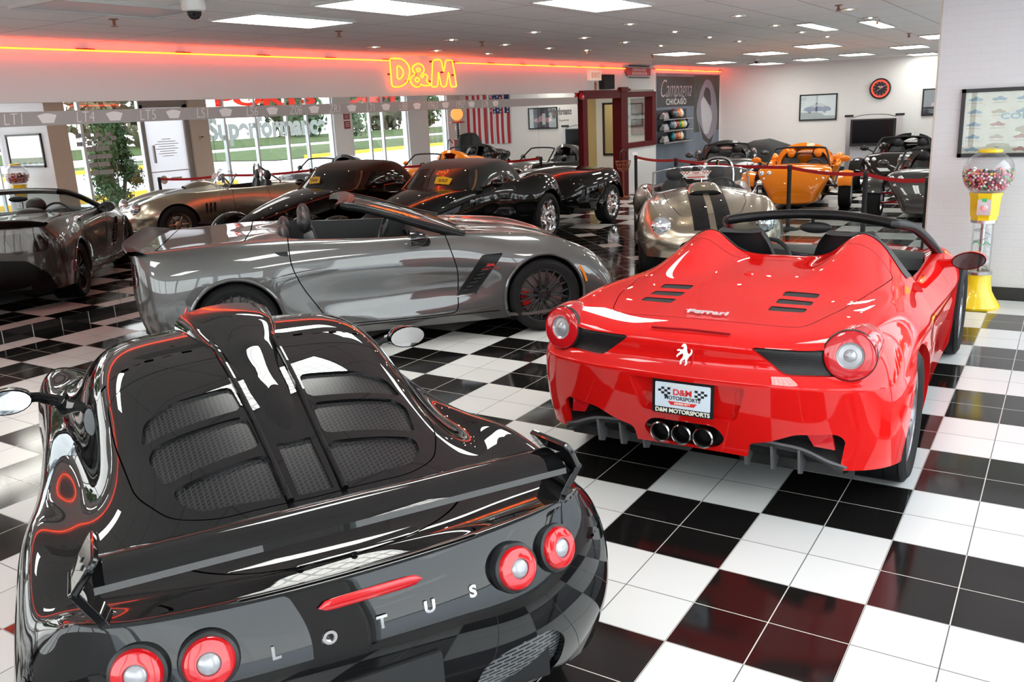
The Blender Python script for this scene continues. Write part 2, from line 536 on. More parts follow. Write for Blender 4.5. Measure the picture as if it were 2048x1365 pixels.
# street door
d = struct(MB().box((XW+0.02, 9.35, 0), (XW+0.14, 9.43, 2.5)).box((XW+0.02, 10.5, 0), (XW+0.14, 10.63, 2.5)).box((XW+0.02, 9.35, 2.44), (XW+0.14, 10.63, HEAD)).build('door_1', pbsdf('door_frame_grey', (0.30, 0.27, 0.25), 0.4), smooth=False), 'street door with a white notice covering its glass', 'door')
MB().quad((XW+0.07, 9.43, 0.02), (XW+0.07, 10.5, 0.02), (XW+0.07, 10.5, 2.44), (XW+0.07, 9.43, 2.44)).build('door_panel', vinyl('door_sheet', (0.72, 0.73, 0.76)), d, smooth=False)
MB().box((XW+0.045, 9.43, 0.98), (XW+0.052, 10.5, 1.0)).build('push_bar', M_steel, d, smooth=False)
hb = MB()
for k, w in enumerate((0.25, 0.5, 0.65, 0.45, 0.6, 0.4, 0.5, 0.3)):
    hb.box((XW+0.047, 9.96-w/2, 1.72-k*0.055), (XW+0.0505, 9.96+w/2, 1.735-k*0.055))
hb.build('notice_lines', pbsdf('grey_print', (0.45, 0.45, 0.46), 0.6), d, smooth=False)
MB().box((XW, 9.55, 1.2), (XW+0.05, 9.6, 1.6)).build('door_handle', M_steel, d, smooth=False)
tb = MB().lathe([(0.0, 0), (0.1, 0), (0.1, 0.004), (0, 0.004)], 20, axM((XW+0.05, 9.75, 0.8), (-1, 0, 0)))
tb.box((XW+0.046, 9.95, 0.76), (XW+0.051, 10.25, 0.84))
tb.build('tan_sticker', M_tan, d, smooth=False)
# wall behind the camera with its own shopfront glazing
struct(MB().box((-11.5, YF-0.2, HEAD), (XW+0.2, YF, ZC)).box((-11.5, YF-0.2, 0), (XW+0.2, YF, 0.75)).box((-7.9, YF-0.2, 0), (-6.4, YF, ZC)).build('wall_front', M_white, smooth=False), 'white header and curb of the glazing behind the viewer', 'wall')
fw_ = MB()
xs = [-6.4, -5.0, -3.6, -2.2, -0.8, 0.6, XW]
for x in xs: fw_.box((x-0.05, YF-0.13, 0.75), (x+0.05, YF-0.03, HEAD))
fo = struct(fw_.build('window_7', M_alu, smooth=False), 'shopfront glazing behind the viewer', 'window')
for a, b in zip(xs[:-1], xs[1:]): MB().box((a+0.05, YF-0.085, 0.75), (b-0.05, YF-0.075, HEAD)).build('pane', M_glass, fo, smooth=False)

# white brick stub wall beside the gumball machine
struct(MB().box((-0.03, 6.15, 0), (XW+0.1, 6.55, ZC)).build('wall_stub', M_brick, smooth=False), 'white painted brick wall end behind the gumball machine', 'wall')
struct(MB().box((-0.04, 6.135, 0), (XW, 6.15, 0.12)).box((-0.045, 6.135, 0), (-0.03, 6.56, 0.12)).build('baseboard_stub', M_base, smooth=False), 'black vinyl baseboard along the white brick wall', 'baseboard')
struct(MB().box((-0.045, 6.151, 0.12), (-0.031, 6.55, ZC-0.002)).build('trim_9', M_tan, smooth=False))

# office behind the red door frame
struct(MB().box((-10.2, 12.6, 0), (-10.05, 17.6, ZC)).box((-10.2, 12.6, 0), (MX-0.15, 12.7, ZC)).box((-10.2, 17.5, 0), (MX-0.15, 17.6, ZC)).build('wall_office', plaster('office_tan', (0.55, 0.43, 0.22), 0.6), smooth=False), 'tan painted office wall seen through the doorway', 'wall')
struct(MB().box((-9.42, 17.47, 0), (MX-0.15, 17.5, ZC)).build('wall_partition', M_white, smooth=False), 'white office wall carrying the tall mirror', 'wall')
dr = struct(MB().box((MX-0.16, 13.15, 0), (MX+0.06, 13.36, 2.26)).box((MX-0.16, 15.0, 0), (MX+0.06, 15.35, 2.30)).box((MX-0.16, 13.36, 2.16), (MX+0.05, 15.0, 2.33)).build('door_2', M_redwood, smooth=False), 'dark red wooden door frame in the long wall', 'door')
cp = MB()
cp.box((MX-0.17, 13.1, 2.26), (MX+0.1, 13.42, 2.32)).box((MX-0.17, 14.94, 2.30), (MX+0.1, 15.41, 2.36)).box((MX-0.17, 14.98, 2.36), (MX+0.07, 15.37, 2.39))
cp.build('post_cap', M_redwood, dr, smooth=False)
wr = MB().box((MX-0.16, 15.35, 1.03), (MX+0.05, 16.98, 1.14)).box((MX-0.16, 15.35, 2.17), (MX+0.05, 16.98, 2.29)).box((MX-0.16, 16.76, 1.14), (MX+0.05, 16.98, 2.17))
wo = struct(wr.build('window_8', M_redwood, smooth=False), 'office window in a dark red frame', 'window')
MB().box((MX-0.06, 15.35, 1.14), (MX-0.05, 16.76, 2.17)).build('pane', M_glass, wo, smooth=False)
area_light('office_ceiling_lamp', (-8.9, 15.0, ZC-0.05), 1.2, 0.6, 40, (1.0, 0.95, 0.88), (0, 0, 0))

# ---------------------------------------------------------------- ceiling fixtures
M_diff = emis('lamp_diffuser', (1.0, 0.97, 0.90), 15.0)
n_, l_ = M_diff.node_tree.nodes, M_diff.node_tree.links
t_ = n_.new('ShaderNodeTexCoord'); br_ = n_.new('ShaderNodeTexBrick'); br_.offset = 0
br_.inputs['Scale'].default_value = 1; br_.inputs['Brick Width'].default_value = 0.11; br_.inputs['Row Height'].default_value = 0.11; br_.inputs['Mortar Size'].default_value = 0.012
br_.inputs['Color1'].default_value = (1, 0.98, 0.92, 1); br_.inputs['Color2'].default_value = (0.95, 0.98, 0.93, 1); br_.inputs['Mortar'].default_value = (0.5, 0.52, 0.5, 1)
l_.new(t_.outputs['Object'], br_.inputs['Vector']); l_.new(br_.outputs['Color'], n_['Emission'].inputs[0])
M_off = pbsdf('unlit_diffuser', (0.50, 0.50, 0.50), 0.3)
M_troff = pbsdf('lamp_frame', (0.45, 0.44, 0.42), 0.4)
troffers = [(-5.1, 0.95, 'first'), (-5.0, 2.62, 'b'), (-3.75, 2.6, 'c'), (-2.55, 3.95, 'd'), (-2.95, 13.6, 'e'), (-5.2, 12.6, 'f'), (-4.25, 14.8, 'g'), (-1.87, 16.6, 'h'), (-4.5, 19.4, 'j'), (-5.8, 20.1, 'k'), (-3.25, 18.4, 'l'), (-6.15, 17.3, 'm'), (-2.2, 20.9, 'i'), (-1.85, 9.0, 'n'), (-1.2, 9.45, 'n2'), (-0.9, 13.5, 'p'), (-5.1, -1.2, 'q'), (-2.6, 0.2, 'r'), (-2.6, -3.0, 's'), (0.2, 1.8, 't'), (0.2, -1.6, 'u'), (-5.1, -4.2, 'v')]
tl = {'first': 'unlit gray prismatic ceiling light in the left front corner', 'b': 'bright ceiling light left of the dome camera, over the gray convertible', 'c': 'bright ceiling light second from the dome camera', 'd': 'bright ceiling light at the top edge above the letter M', 'e': 'ceiling light above the orange three wheeler, nearest of the far lights', 'f': 'ceiling light nearest the neon arrow sign', 'g': 'ceiling light between the poster wall and the orange three wheeler', 'h': 'ceiling light above the wall clock', 'j': 'ceiling light in front of the framed drawing', 'k': 'farthest ceiling light by the poster', 'l': 'ceiling light between clock and framed drawing', 'm': 'ceiling light close to the poster top', 'i': 'ceiling light at the far wall behind the brick wall end', 'n': 'narrow air slot light left of the brick wall end', 'n2': 'narrow air slot light next to the brick wall end', 'p': 'ceiling light behind the brick wall end', 'q': 'ceiling light above the black sports car', 'r': 'ceiling light above the red convertible tail', 's': 'ceiling light behind the viewer', 't': 'ceiling light above the red convertible nose', 'u': 'ceiling light above the viewer', 'v': 'ceiling light behind the black sports car'}
for (x, y, k) in troffers:
    t = thing('ceiling_light', tl[k], 'ceiling light', (x, y, ZC), 0, 'recessed ceiling lights')
    L, Wd = (0.585, 0.29)
    if k in ('n', 'n2'): L, Wd = 0.75, 0.09
    fr = MB()
    for a, b in (((-Wd-0.02, -L-0.02), (Wd+0.02, -L)), ((-Wd-0.02, L), (Wd+0.02, L+0.02)), ((-Wd-0.02, -L), (-Wd, L)), ((Wd, -L), (Wd+0.02, L))):
        fr.box((a[0], a[1], -0.022), (b[0], b[1], 0))
    fr.build('lamp_frame', M_troff, t, smooth=False)
    MB().box((-Wd, -L, -0.012), (Wd, L, -0.004)).build('diffuser', M_off if k == 'first' else M_diff, t, smooth=False)
M_can = pbsdf('can_reflector', (0.55, 0.52, 0.48), 0.4, metal=0.3)
M_bulb = emis('spot_bulb', (1.0, 0.86, 0.62), 230.0)
cans = [(-2.1, 6.5), (-2.2, 8.25), (-2.28, 9.85), (-2.27, 11.3), (-3.25, 6.2), (-3.35, 7.78), (-3.42, 9.26), (-3.44, 10.65), (-4.4, 6.0), (-4.46, 7.4), (-4.52, 8.79), (-4.54, 10.15), (-5.53, 5.9), (-5.64, 7.3), (-5.7, 8.62), (-5.65, 9.74), (-6.7, 5.8), (-6.75, 7.2), (-6.8, 8.6), (-1.05, 7.0), (-1.1, 8.4)]
rw = ['row nearest the brick wall', 'row nearest the brick wall', 'row nearest the brick wall', 'row nearest the brick wall']
def bmake():
    t = thing('downlight', 'round recessed ceiling spot', 'spotlight', (0, 0, ZC), 0, 'recessed ceiling spots')
    MB().lathe([(0.095, -0.001), (0.095, -0.008), (0.07, -0.008), (0.055, -0.001)], 24).build('trim_ring', M_can, t)
    MB().lathe([(0.07, -0.006), (0.022, -0.002)], 24).build('reflector', M_can, t)
    MB().lathe([(0.022, -0.004), (0.016, -0.009), (0.0, -0.011)], 16).build('bulb', M_bulb, t)
    return t
proto = bmake()
for i, (x, y) in enumerate(cans):
    o = proto if i == 0 else copy_tree(proto)
    o.location = (x, y, ZC)
    side = ['brick wall side', 'second row from the brick wall', 'third row from the brick wall', 'fourth row, next to the neon', 'outermost row by the mirror']
    row = 0 if x > -2.5 else 1 if x > -3.9 else 2 if x > -5 else 3 if x > -6 else 4
    num = ['first', 'second', 'third', 'fourth']
    j = len([c for c in cans[:i] if (0 if c[0] > -2.5 else 1 if c[0] > -3.9 else 2 if c[0] > -5 else 3 if c[0] > -6 else 4) == row])
    o['label'] = 'round recessed ceiling spot, %s one in the %s' % (num[j] if j < 4 else 'hidden', side[row])
def sprinkler(x, y, lab):
    t = thing('sprinkler_head', lab, 'sprinkler', (x, y, ZC), 0, 'fire sprinkler heads')
    br = pbsdf('dark_brass', (0.22, 0.09, 0.05), 0.4, metal=0.7)
    MB().lathe([(0.04, 0), (0.04, -0.006), (0.012, -0.01), (0.012, -0.05), (0.006, -0.05)], 14).build('escutcheon', br, t)
    MB().lathe([(0, -0.055), (0.028, -0.056), (0.028, -0.06), (0, -0.06)], 14).tube([(0.012, 0, -0.03), (0.016, 0, -0.045), (0.006, 0, -0.058)], 0.003, 6).tube([(-0.012, 0, -0.03), (-0.016, 0, -0.045), (-0.006, 0, -0.058)], 0.003, 6).build('deflector', br, t)
for x, y, s in [(-5.72, 1.39, 'small brass sprinkler head in the left front ceiling'), (-5.48, 3.83, 'small brass sprinkler head above the gray convertible'), (-5.51, 6.54, 'small brass sprinkler head above the neon letter M'), (-5.69, 9.84, 'small brass sprinkler head right of the neon letters'), (-5.7, 12.51, 'small brass sprinkler head near the neon arrow sign'), (-1.04, 6.44, 'small brass sprinkler head nearest the brick wall end'), (-1.11, 8.88, 'small brass sprinkler head by the narrow air slot lights'), (-1.24, 12.23, 'small brass sprinkler head beyond the narrow air slot lights')]:
    sprinkler(x, y, s)
def dome_cam(x, y, lab, s=1.0):
    t = thing('dome_camera', lab, 'camera', (x, y, ZC))
    MB().lathe([(0.085*s, 0), (0.085*s, -0.06*s), (0.075*s, -0.075*s), (0.05*s, -0.08*s)], 28).build('housing', pbsdf('camera_shell', (0.62, 0.60, 0.57), 0.4), t)
    MB().lathe([(0.056*s, -0.078*s), (0.05*s, -0.105*s), (0.03*s, -0.128*s), (0, -0.135*s)], 24).build('dome', pbsdf('smoked_dome', (0.012, 0.012, 0.014), 0.05), t)
dome_cam(-4.43, 1.17, 'dome security camera on the ceiling at the top left')
dome_cam(-5.12, 17.0, 'small dark dome security camera far back on the ceiling', 0.8)

# ---------------------------------------------------------------- exterior
def noise_mat(name, c1, c2, scale, rough=0.9):
    m = pbsdf(name, c1, rough)
    n, l, b = nodes(m)
    t = n.new('ShaderNodeTexCoord'); nz = n.new('ShaderNodeTexNoise'); nz.inputs['Scale'].default_value = scale; nz.inputs['Detail'].default_value = 4
    r = n.new('ShaderNodeValToRGB'); r.color_ramp.elements[0].color = (*c1, 1); r.color_ramp.elements[1].color = (*c2, 1)
    r.color_ramp.elements[0].position = 0.3; r.color_ramp.elements[1].position = 0.7
    l.new(t.outputs['Object'], nz.inputs['Vector']); l.new(nz.outputs[0], r.inputs[0]); l.new(r.outputs[0], b.inputs['Base Color'])
    return m
M_conc = noise_mat('pale_concrete', (0.70, 0.69, 0.67), (0.76, 0.75, 0.73), 2)
M_asph = noise_mat('asphalt', (0.30, 0.32, 0.34), (0.36, 0.38, 0.40), 5)
M_grass = noise_mat('lawn_grass', (0.045, 0.085, 0.02), (0.08, 0.13, 0.035), 3)
M_yel = pbsdf('yellow_curb_paint', (0.75, 0.45, 0.04), 0.6)
def groundstrip(name, x0, x1, z0, z1, m, label, cat, y0=-40, y1=120):
    return struct(MB().quad((x0, y0, z0), (x1, y0, z0+z1-z0), (x1, y1, z1), (x0, y1, z0)).build(name, m, smooth=False), label, cat)
groundstrip('ground_walk', XW+0.15, 4.2, -0.13, -0.13, M_conc, 'pale concrete walk outside the windows', 'ground')
groundstrip('ground_lot', 4.2, 60.0, -0.14, -0.14, noise_mat('bright_lot', (0.66, 0.68, 0.70), (0.72, 0.74, 0.76), 1), 'pale parking lot outside the windows', 'ground')
def berm(name, x0, x1, y0, y1, h, label):
    G = []
    for i in range(9):
        row = []
        for j in range(17):
            a, b = i/8, j/16
            z = -0.14+0.12+h*math.sin(math.pi*min(1, a*0.75))*(math.sin(math.pi*b)**0.4 if 0 < b < 1 else 0)
            if i == 0 or j in (0, 16): z = -0.1
            row.append((x0+(x1-x0)*a, y0+(y1-y0)*b, z))
        G.append(row)
    return struct(MB().grid(G).build(name, M_grass), label, 'lawn')
berm('ground_lawn', 22, 36, 32, 90, 0.15, 'green lawn island outside the far windows')
berm('ground_verge', 27, 31, 12, 30, 0.08, 'narrow green verge across the parking lot')
berm('ground_bank', 48, 60, -30, 140, 0.5, 'grass bank behind the road')
def curb(x, y0, y1, lab):
    o = MB().box((x-0.15, y0, -0.14), (x+0.15, y1, 0.06)).build('street_curb', M_yel, smooth=False)
    tag(o, lab, 'curb', 'yellow curbs')
curb(9.0, 8, 18, 'yellow painted curb near the evergreen shrub'); curb(26.4, 12, 30, 'yellow painted curb along the narrow verge'); curb(21.6, 34, 62, 'yellow painted curb along the lawn island')
rnd = random.Random(5)
M_leafd = noise_mat('evergreen_leaf', (0.02, 0.06, 0.02), (0.05, 0.12, 0.04), 6)
M_leaf2 = noise_mat('spring_leaf', (0.07, 0.08, 0.04), (0.13, 0.13, 0.08), 3)
M_bark = noise_mat('bark', (0.12, 0.09, 0.07), (0.2, 0.16, 0.13), 8)
def leaf_mesh(n, shape, size, rn):
    mb = MB()
    for i in range(n):
        p, nn = shape(rn)
        nn = Vector(nn)+Vector((rn.uniform(-.7, .7), rn.uniform(-.7, .7), rn.uniform(-.5, .7)))
        M = axM(p, nn) @ Matrix.Rotation(rn.uniform(0, 6.28), 4, 'Z')
        s = size*rn.uniform(0.6, 1.3)
        mb.add([M @ Vector(q) for q in ((-s*.4, 0, 0), (0, -s, 0), (s*.4, 0, 0.1*s), (0, s, 0))], [(0, 1, 2, 3)])
    return mb
def tree(x, y, h, r, m, lab, grp, seed, trunk=0.3):
    rn = random.Random(seed)
    t = thing('tree', lab, 'tree', (x, y, -0.1), 0, grp)
    tb = MB().tube([(0, 0, 0), (0.05, 0, h*trunk), (0, 0.05, h*0.75)], [0.14*r/2, 0.1*r/2, 0.03], 7)
    for k in range(7):
        a = rn.uniform(0, 6.28)
        tb.tube([(0, 0, h*(trunk+0.05*k)), (math.cos(a)*r*0.5, math.sin(a)*r*0.5, h*(trunk+0.06*k+0.15)), (math.cos(a)*r*0.85, math.sin(a)*r*0.85, h*(trunk+0.06*k+0.22))], [0.05, 0.03, 0.01], 5)
    tb.build('trunk', M_bark, t)
    cs = [(rn.uniform(-.5, .5)*r, rn.uniform(-.5, .5)*r, h*rn.uniform(trunk+0.08, 0.88), r*rn.uniform(0.35, 0.6)) for k in range(11)]
    def shp(q):
        c = q.choice(cs); a = q.uniform(0, 6.28); b = math.acos(q.uniform(-1, 1)); d = c[3]*q.uniform(0.75, 1.05)
        n = (math.sin(b)*math.cos(a), math.sin(b)*math.sin(a), math.cos(b))
        return (c[0]+n[0]*d, c[1]+n[1]*d, c[2]+n[2]*d), n
    leaf_mesh(1900, shp, 0.30*r/2.2, rn).build('foliage', m, t, smooth=False)
def evergreen(x, y, h, r, lab):
    rn = random.Random(3)
    t = thing('evergreen_shrub', lab, 'shrub', (x, y, -0.13))
    tb = MB()
    for k in range(9):
        a = rn.uniform(0, 6.28)
        tb.tube([(0, 0, 0), (math.cos(a)*r*0.25, math.sin(a)*r*0.25, 0.5), (math.cos(a)*r*0.5, math.sin(a)*r*0.5, h*0.55)], [0.035, 0.025, 0.01], 6)
    tb.build('stem', M_bark, t)
    cs = []
    for k in range(46):
        z = rn.uniform(0.5, h*0.96); rr = r*max(0.12, 1-abs(z/h-0.38)*1.35); a = rn.uniform(0, 6.28); d = rr*math.sqrt(rn.random())*0.75
        cs.append((math.cos(a)*d, math.sin(a)*d, z, 0.22))
    def shp(q):
        c = q.choice(cs); a = q.uniform(0, 6.28); b = math.acos(q.uniform(-1, 1)); d = c[3]*q.uniform(0.6, 1.1)
        n = (math.sin(b)*math.cos(a), math.sin(b)*math.sin(a), math.cos(b))
        return (c[0]+n[0]*d, c[1]+n[1]*d, c[2]+n[2]*d*1.2), n
    leaf_mesh(9500, shp, 0.05, rn).build('foliage', M_leafd, t, smooth=False)
evergreen(3.3, 9.55, 2.5, 0.72, 'tall dark evergreen shrub outside the window beside the street door')
tw = ['bare limbed', 'bushy', 'loose', 'broad', 'rounded', 'tall', 'low', 'dense']
for i in range(16):
    y = 8+i*9.5+rnd.uniform(-2, 2)
    tree(56+(i%2)*9+rnd.uniform(-1, 1), y, rnd.uniform(12, 16), rnd.uniform(4.2, 4.7), M_leaf2 if i % 3 else M_leafd, '%s tree in the row across the road, number %d from the near end' % (tw[i % 8], i+1), 'trees across the road', 100+i, 0.04)
tree(24.5, 41.0, 4.2, 1.5, M_leafd, 'young green tree standing on the lawn island', None, 55, 0.3)
tree(27.0, 52.0, 4.6, 1.7, M_leafd, 'second young tree farther along the lawn island', None, 56, 0.3)
# hydrant
hy = thing('fire_hydrant', 'yellow fire hydrant across the parking lot', 'hydrant', (25.0, 27.6, -0.13))
mh = pbsdf('hydrant_paint', (0.80, 0.60, 0.12), 0.5)
MB().lathe([(0.17, 0), (0.17, 0.05), (0.11, 0.06), (0.11, 0.5), (0.15, 0.52), (0.15, 0.56), (0.12, 0.6), (0.08, 0.7), (0.03, 0.74), (0.03, 0.8), (0, 0.8)], 20).build('barrel', mh, hy)
MB().tube([(0, -0.2, 0.4), (0, 0.2, 0.4)], 0.06, 12).tube([(-0.18, 0, 0.38), (0, 0, 0.38)], 0.07, 12).build('nozzle', mh, hy)
# ------------------------------------------------------------------ car body tools
def cage_mesh(tail, side, nose, K):
    """half body cage. tail: K columns from centre to corner (each m belt points bottom..lip),
    side: stations with m belt points and K-1 more points to the centre line, nose: K columns corner..centre"""
    m = len(tail[0])
    cols = [list(c) for c in tail]+[list(s[0]) for s in side]+[list(c) for c in nose]
    V = []; F = []; idx = {}
    def vid(p):
        k = tuple(round(float(a), 5) for a in p)
        if k not in idx:
            idx[k] = len(V); V.append(k)
        return idx[k]
    B = [[vid(p) for p in c] for c in cols]
    for i in range(len(B)-1):
        for j in range(m-1):
            F.append((B[i][j], B[i+1][j], B[i+1][j+1], B[i][j+1]))
    # top rows: tail lip row, side rows, nose row, each shoulder..centre
    rows = [[tail[K-1-k][-1] for k in range(K)]]
    for s in side:
        rows.append([s[0][-1]]+list(s[1]))
    rows.append([nose[k][-1] for k in range(K)])
    T = [[vid(p) for p in r] for r in rows]
    for i in range(len(T)-1):
        for k in range(K-1):
            F.append((T[i][k], T[i+1][k], T[i+1][k+1], T[i][k+1]))
    return V, F, T, B
def cc_smooth(V, F, levels=3, fit=0.7, iters=3, mirror=True, crease=None):
    """mirror, Catmull-Clark and return (verts Nx3, faces) ; cage nudged so the surface passes close to the cage points"""
    V = [tuple(v) for v in V]
    n0 = len(V)
    full = list(V); FF = [tuple(f) for f in F]
    if mirror:
        mp = {}
        for i, v in enumerate(V):
            if abs(v[1]) < 1e-4: mp[i] = i
            else:
                mp[i] = len(full); full.append((v[0], -v[1], v[2]))
        FF += [tuple(mp[i] for i in reversed(f)) for f in F]
    me = bpy.data.meshes.new('t')
    me.from_pydata(full, [], FF)
    bm = bmesh.new(); bm.from_mesh(me)
    bmesh.ops.recalc_face_normals(bm, faces=bm.faces)
    cl = bm.edges.layers.float.get('crease_edge') or bm.edges.layers.float.new('crease_edge')
    if crease:
        bm.verts.ensure_lookup_table()
        for e in bm.edges:
            w = crease(e.verts[0].co, e.verts[1].co)
            if w: e[cl] = w
    bm.to_mesh(me); bm.free()
    ob = bpy.data.objects.new('t', me); COL.objects.link(ob)
    md = ob.modifiers.new('s', 'SUBSURF'); md.levels = levels; md.render_levels = levels; md.boundary_smooth = 'PRESERVE_CORNERS'
    tgt = np.array(full)
    cur = tgt.copy()
    dg = bpy.context.evaluated_depsgraph_get()
    for it in range(iters+1):
        me.vertices.foreach_set('co', cur.ravel()); me.update()
        ob.update_tag(); dg.update()
        ev = ob.evaluated_get(dg).to_mesh()
        N = len(ev.vertices)
        A = np.empty(N*3); ev.vertices.foreach_get('co', A); A = A.reshape(-1, 3)
        if it < iters:
            cur = cur+fit*(tgt-A[:len(full)])
        else:
            faces = [tuple(p.vertices) for p in ev.polygons]
        ob.evaluated_get(dg).to_mesh_clear()
    bpy.data.objects.remove(ob); bpy.data.meshes.remove(me)
    return A, faces

class Skin:
    """a dense surface that can be trimmed and split by implicit functions f(P)->values (inside < 0)"""
    def __init__(s, A=None, faces=None, bm=None):
        if bm is None:
            bm = bmesh.new()
            me = bpy.data.meshes.new('t'); me.from_pydata([tuple(a) for a in A], [], faces)
            bm.from_mesh(me); bpy.data.meshes.remove(me)
            bmesh.ops.recalc_face_normals(bm, faces=bm.faces)
        s.bm = bm
    def cut(s, f):
        bm = s.bm
        bm.verts.ensure_lookup_table()
        P = np.array([v.co[:] for v in bm.verts]); val = f(P)
        val[np.abs(val) < 1e-5] = 1e-5
        for i, v in enumerate(bm.verts): v.index = i
        ed = [e for e in bm.edges if val[e.verts[0].index]*val[e.verts[1].index] < 0]
        if not ed: return val
        a = np.array([e.verts[0].co[:] for e in ed]); b = np.array([e.verts[1].co[:] for e in ed])
        lo = np.zeros(len(ed)); hi = np.ones(len(ed)); va = f(a)
        for _ in range(14):
            mid = (lo+hi)/2; vm = f(a+(b-a)*mid[:, None])
            same = vm*va > 0
            lo = np.where(same, mid, lo); hi = np.where(same, hi, mid)
        t = np.clip((lo+hi)/2, 0.002, 0.998)
        new = []
        for e, tt in zip(ed, t):
            v0 = e.verts[0]
            _, nv = bmesh.utils.edge_split(e, v0, float(tt))
            new.append(nv)
        bmesh.ops.connect_verts(bm, verts=new)
    def gap(s, f, w=0.002):
        s.cut(f)
        return s.trim(f_band(f, w))
    def _inside(s, f):
        bm = s.bm
        C = np.array([fc.calc_center_median()[:] for fc in bm.faces]) if len(bm.faces) else np.zeros((0, 3))
        return f(C) < 0
    def trim(s, f):
        s.cut(f)
        ins = s._inside(f)
        bmesh.ops.delete(s.bm, geom=[fc for fc, i in zip(list(s.bm.faces), ins) if i], context='FACES')
        return s
    def split(s, f, keep=True):
        """take the part inside f away and return it as a new Skin"""
        s.cut(f)
        ins = s._inside(f)
        nb = s.bm.copy()
        nb.faces.ensure_lookup_table()
        bmesh.ops.delete(nb, geom=[fc for fc, i in zip(list(nb.faces), ins) if not i], context='FACES')
        if keep:
            bmesh.ops.delete(s.bm, geom=[fc for fc, i in zip(list(s.bm.faces), ins) if i], context='FACES')
        return Skin(bm=nb)
    def offset(s, d):
        s.bm.normal_update()
        mv = [(v, v.normal.copy()) for v in s.bm.verts]
        for v, n in mv: v.co += n*d
        return s
    def lip(s, d, sel=None, toward=None):
        """turn the open border inwards by d, so the shell reads as a panel with thickness"""
        bm = s.bm
        bm.normal_update()
        be = [e for e in bm.edges if len(e.link_faces) == 1 and (sel is None or sel(e.verts[0].co) and sel(e.verts[1].co))]
        if not be: return s
        nm = {v: v.normal.copy() for e in be for v in e.verts}
        r = bmesh.ops.extrude_edge_only(bm, edges=be)
        nv = [g for g in r['geom'] if isinstance(g, bmesh.types.BMVert)]
        # match new verts to the old ones by position
        old = {tuple(round(c, 5) for c in v.co): n for v, n in nm.items()}
        for v in nv:
            n = old.get(tuple(round(c, 5) for c in v.co))
            if toward is not None:
                n2 = toward(v.co, n)
                v.co += n2*d
            elif n is not None: v.co -= n*d
        return s
    def build(s, name, mat, parent, angle=35):
        bm = s.bm
        bmesh.ops.delete(bm, geom=[v for v in bm.verts if not v.link_faces], context='VERTS')
        me = bpy.data.meshes.new(name)
        ca = math.cos(R(angle))
        bm.normal_update()
        for f in bm.faces: f.smooth = True
        for e in bm.edges:
            if len(e.link_faces) == 2: e.smooth = e.link_faces[0].normal.dot(e.link_faces[1].normal) > ca
        bm.to_mesh(me)
        me.materials.append(mat)
        o = bpy.data.objects.new(name, me)
        COL.objects.link(o)
        if parent is not None: o.parent = parent
        return o
def poly2(P2, poly):
    """signed distance to a polygon in 2D, negative inside"""
    poly = np.asarray(poly, float)
    d = np.full(len(P2), 1e9); ins = np.zeros(len(P2), bool)
    n = len(poly)
    for i in range(n):
        a = poly[i]; b = poly[(i+1) % n]
        e = b-a; w = P2-a
        t = np.clip((w@e)/max(e@e, 1e-12), 0, 1)
        d = np.minimum(d, np.linalg.norm(w-t[:, None]*e, axis=1))
        c = ((a[1] <= P2[:, 1]) & (b[1] > P2[:, 1])) | ((b[1] <= P2[:, 1]) & (a[1] > P2[:, 1]))
        with np.errstate(divide='ignore', invalid='ignore'):
            xx = a[0]+(P2[:, 1]-a[1])/(b[1]-a[1])*(b[0]-a[0])
        ins ^= c & (P2[:, 0] < xx)
    return np.where(ins, -d, d)
def f_side(poly, y0=0.45, sgn=0):
    """region given by (x,z) polygon on the flanks"""
    def f(P):
        v = poly2(P[:, [0, 2]], poly)
        yy = np.abs(P[:, 1]) if sgn == 0 else P[:, 1]*sgn
        return np.maximum(v, y0-yy)
    return f
def f_top(poly, zmin=0.0, sym=True):
    def f(P):
        Q = np.stack([P[:, 0], np.abs(P[:, 1]) if sym else P[:, 1]], 1)
        return np.maximum(poly2(Q, poly), zmin-P[:, 2])
    return f
def f_end(poly, x0, sgn=-1, sym=True):
    """region given by (y,z) polygon on the tail (sgn -1: x < x0) or the nose"""
    def f(P):
        Q = np.stack([np.abs(P[:, 1]) if sym else P[:, 1], P[:, 2]], 1)
        return np.maximum(poly2(Q, poly), (P[:, 0]-x0) if sgn < 0 else (x0-P[:, 0]))
    return f
def f_cyl(xc, zc, r, y0=0.4):
    return lambda P: np.maximum(np.hypot(P[:, 0]-xc, P[:, 2]-zc)-r, y0-np.abs(P[:, 1]))
def f_band(f, w):
    return lambda P: np.abs(f(P))-w
def rpoly(pts, r=0.05, n=5):
    """polygon with rounded corners"""
    P = [np.array(p, float) for p in pts]
    out = []
    k = len(P)
    for i in range(k):
        a, b, c = P[i-1], P[i], P[(i+1) % k]
        d1 = a-b; d2 = c-b
        l1, l2 = np.linalg.norm(d1), np.linalg.norm(d2)
        q = min(r, l1*0.45, l2*0.45)
        s, e = b+d1/l1*q, b+d2/l2*q
        for j in range(n+1):
            t = j/n
            out.append((1-t)**2*s+2*t*(1-t)*b+t*t*e)
    return np.array(out)

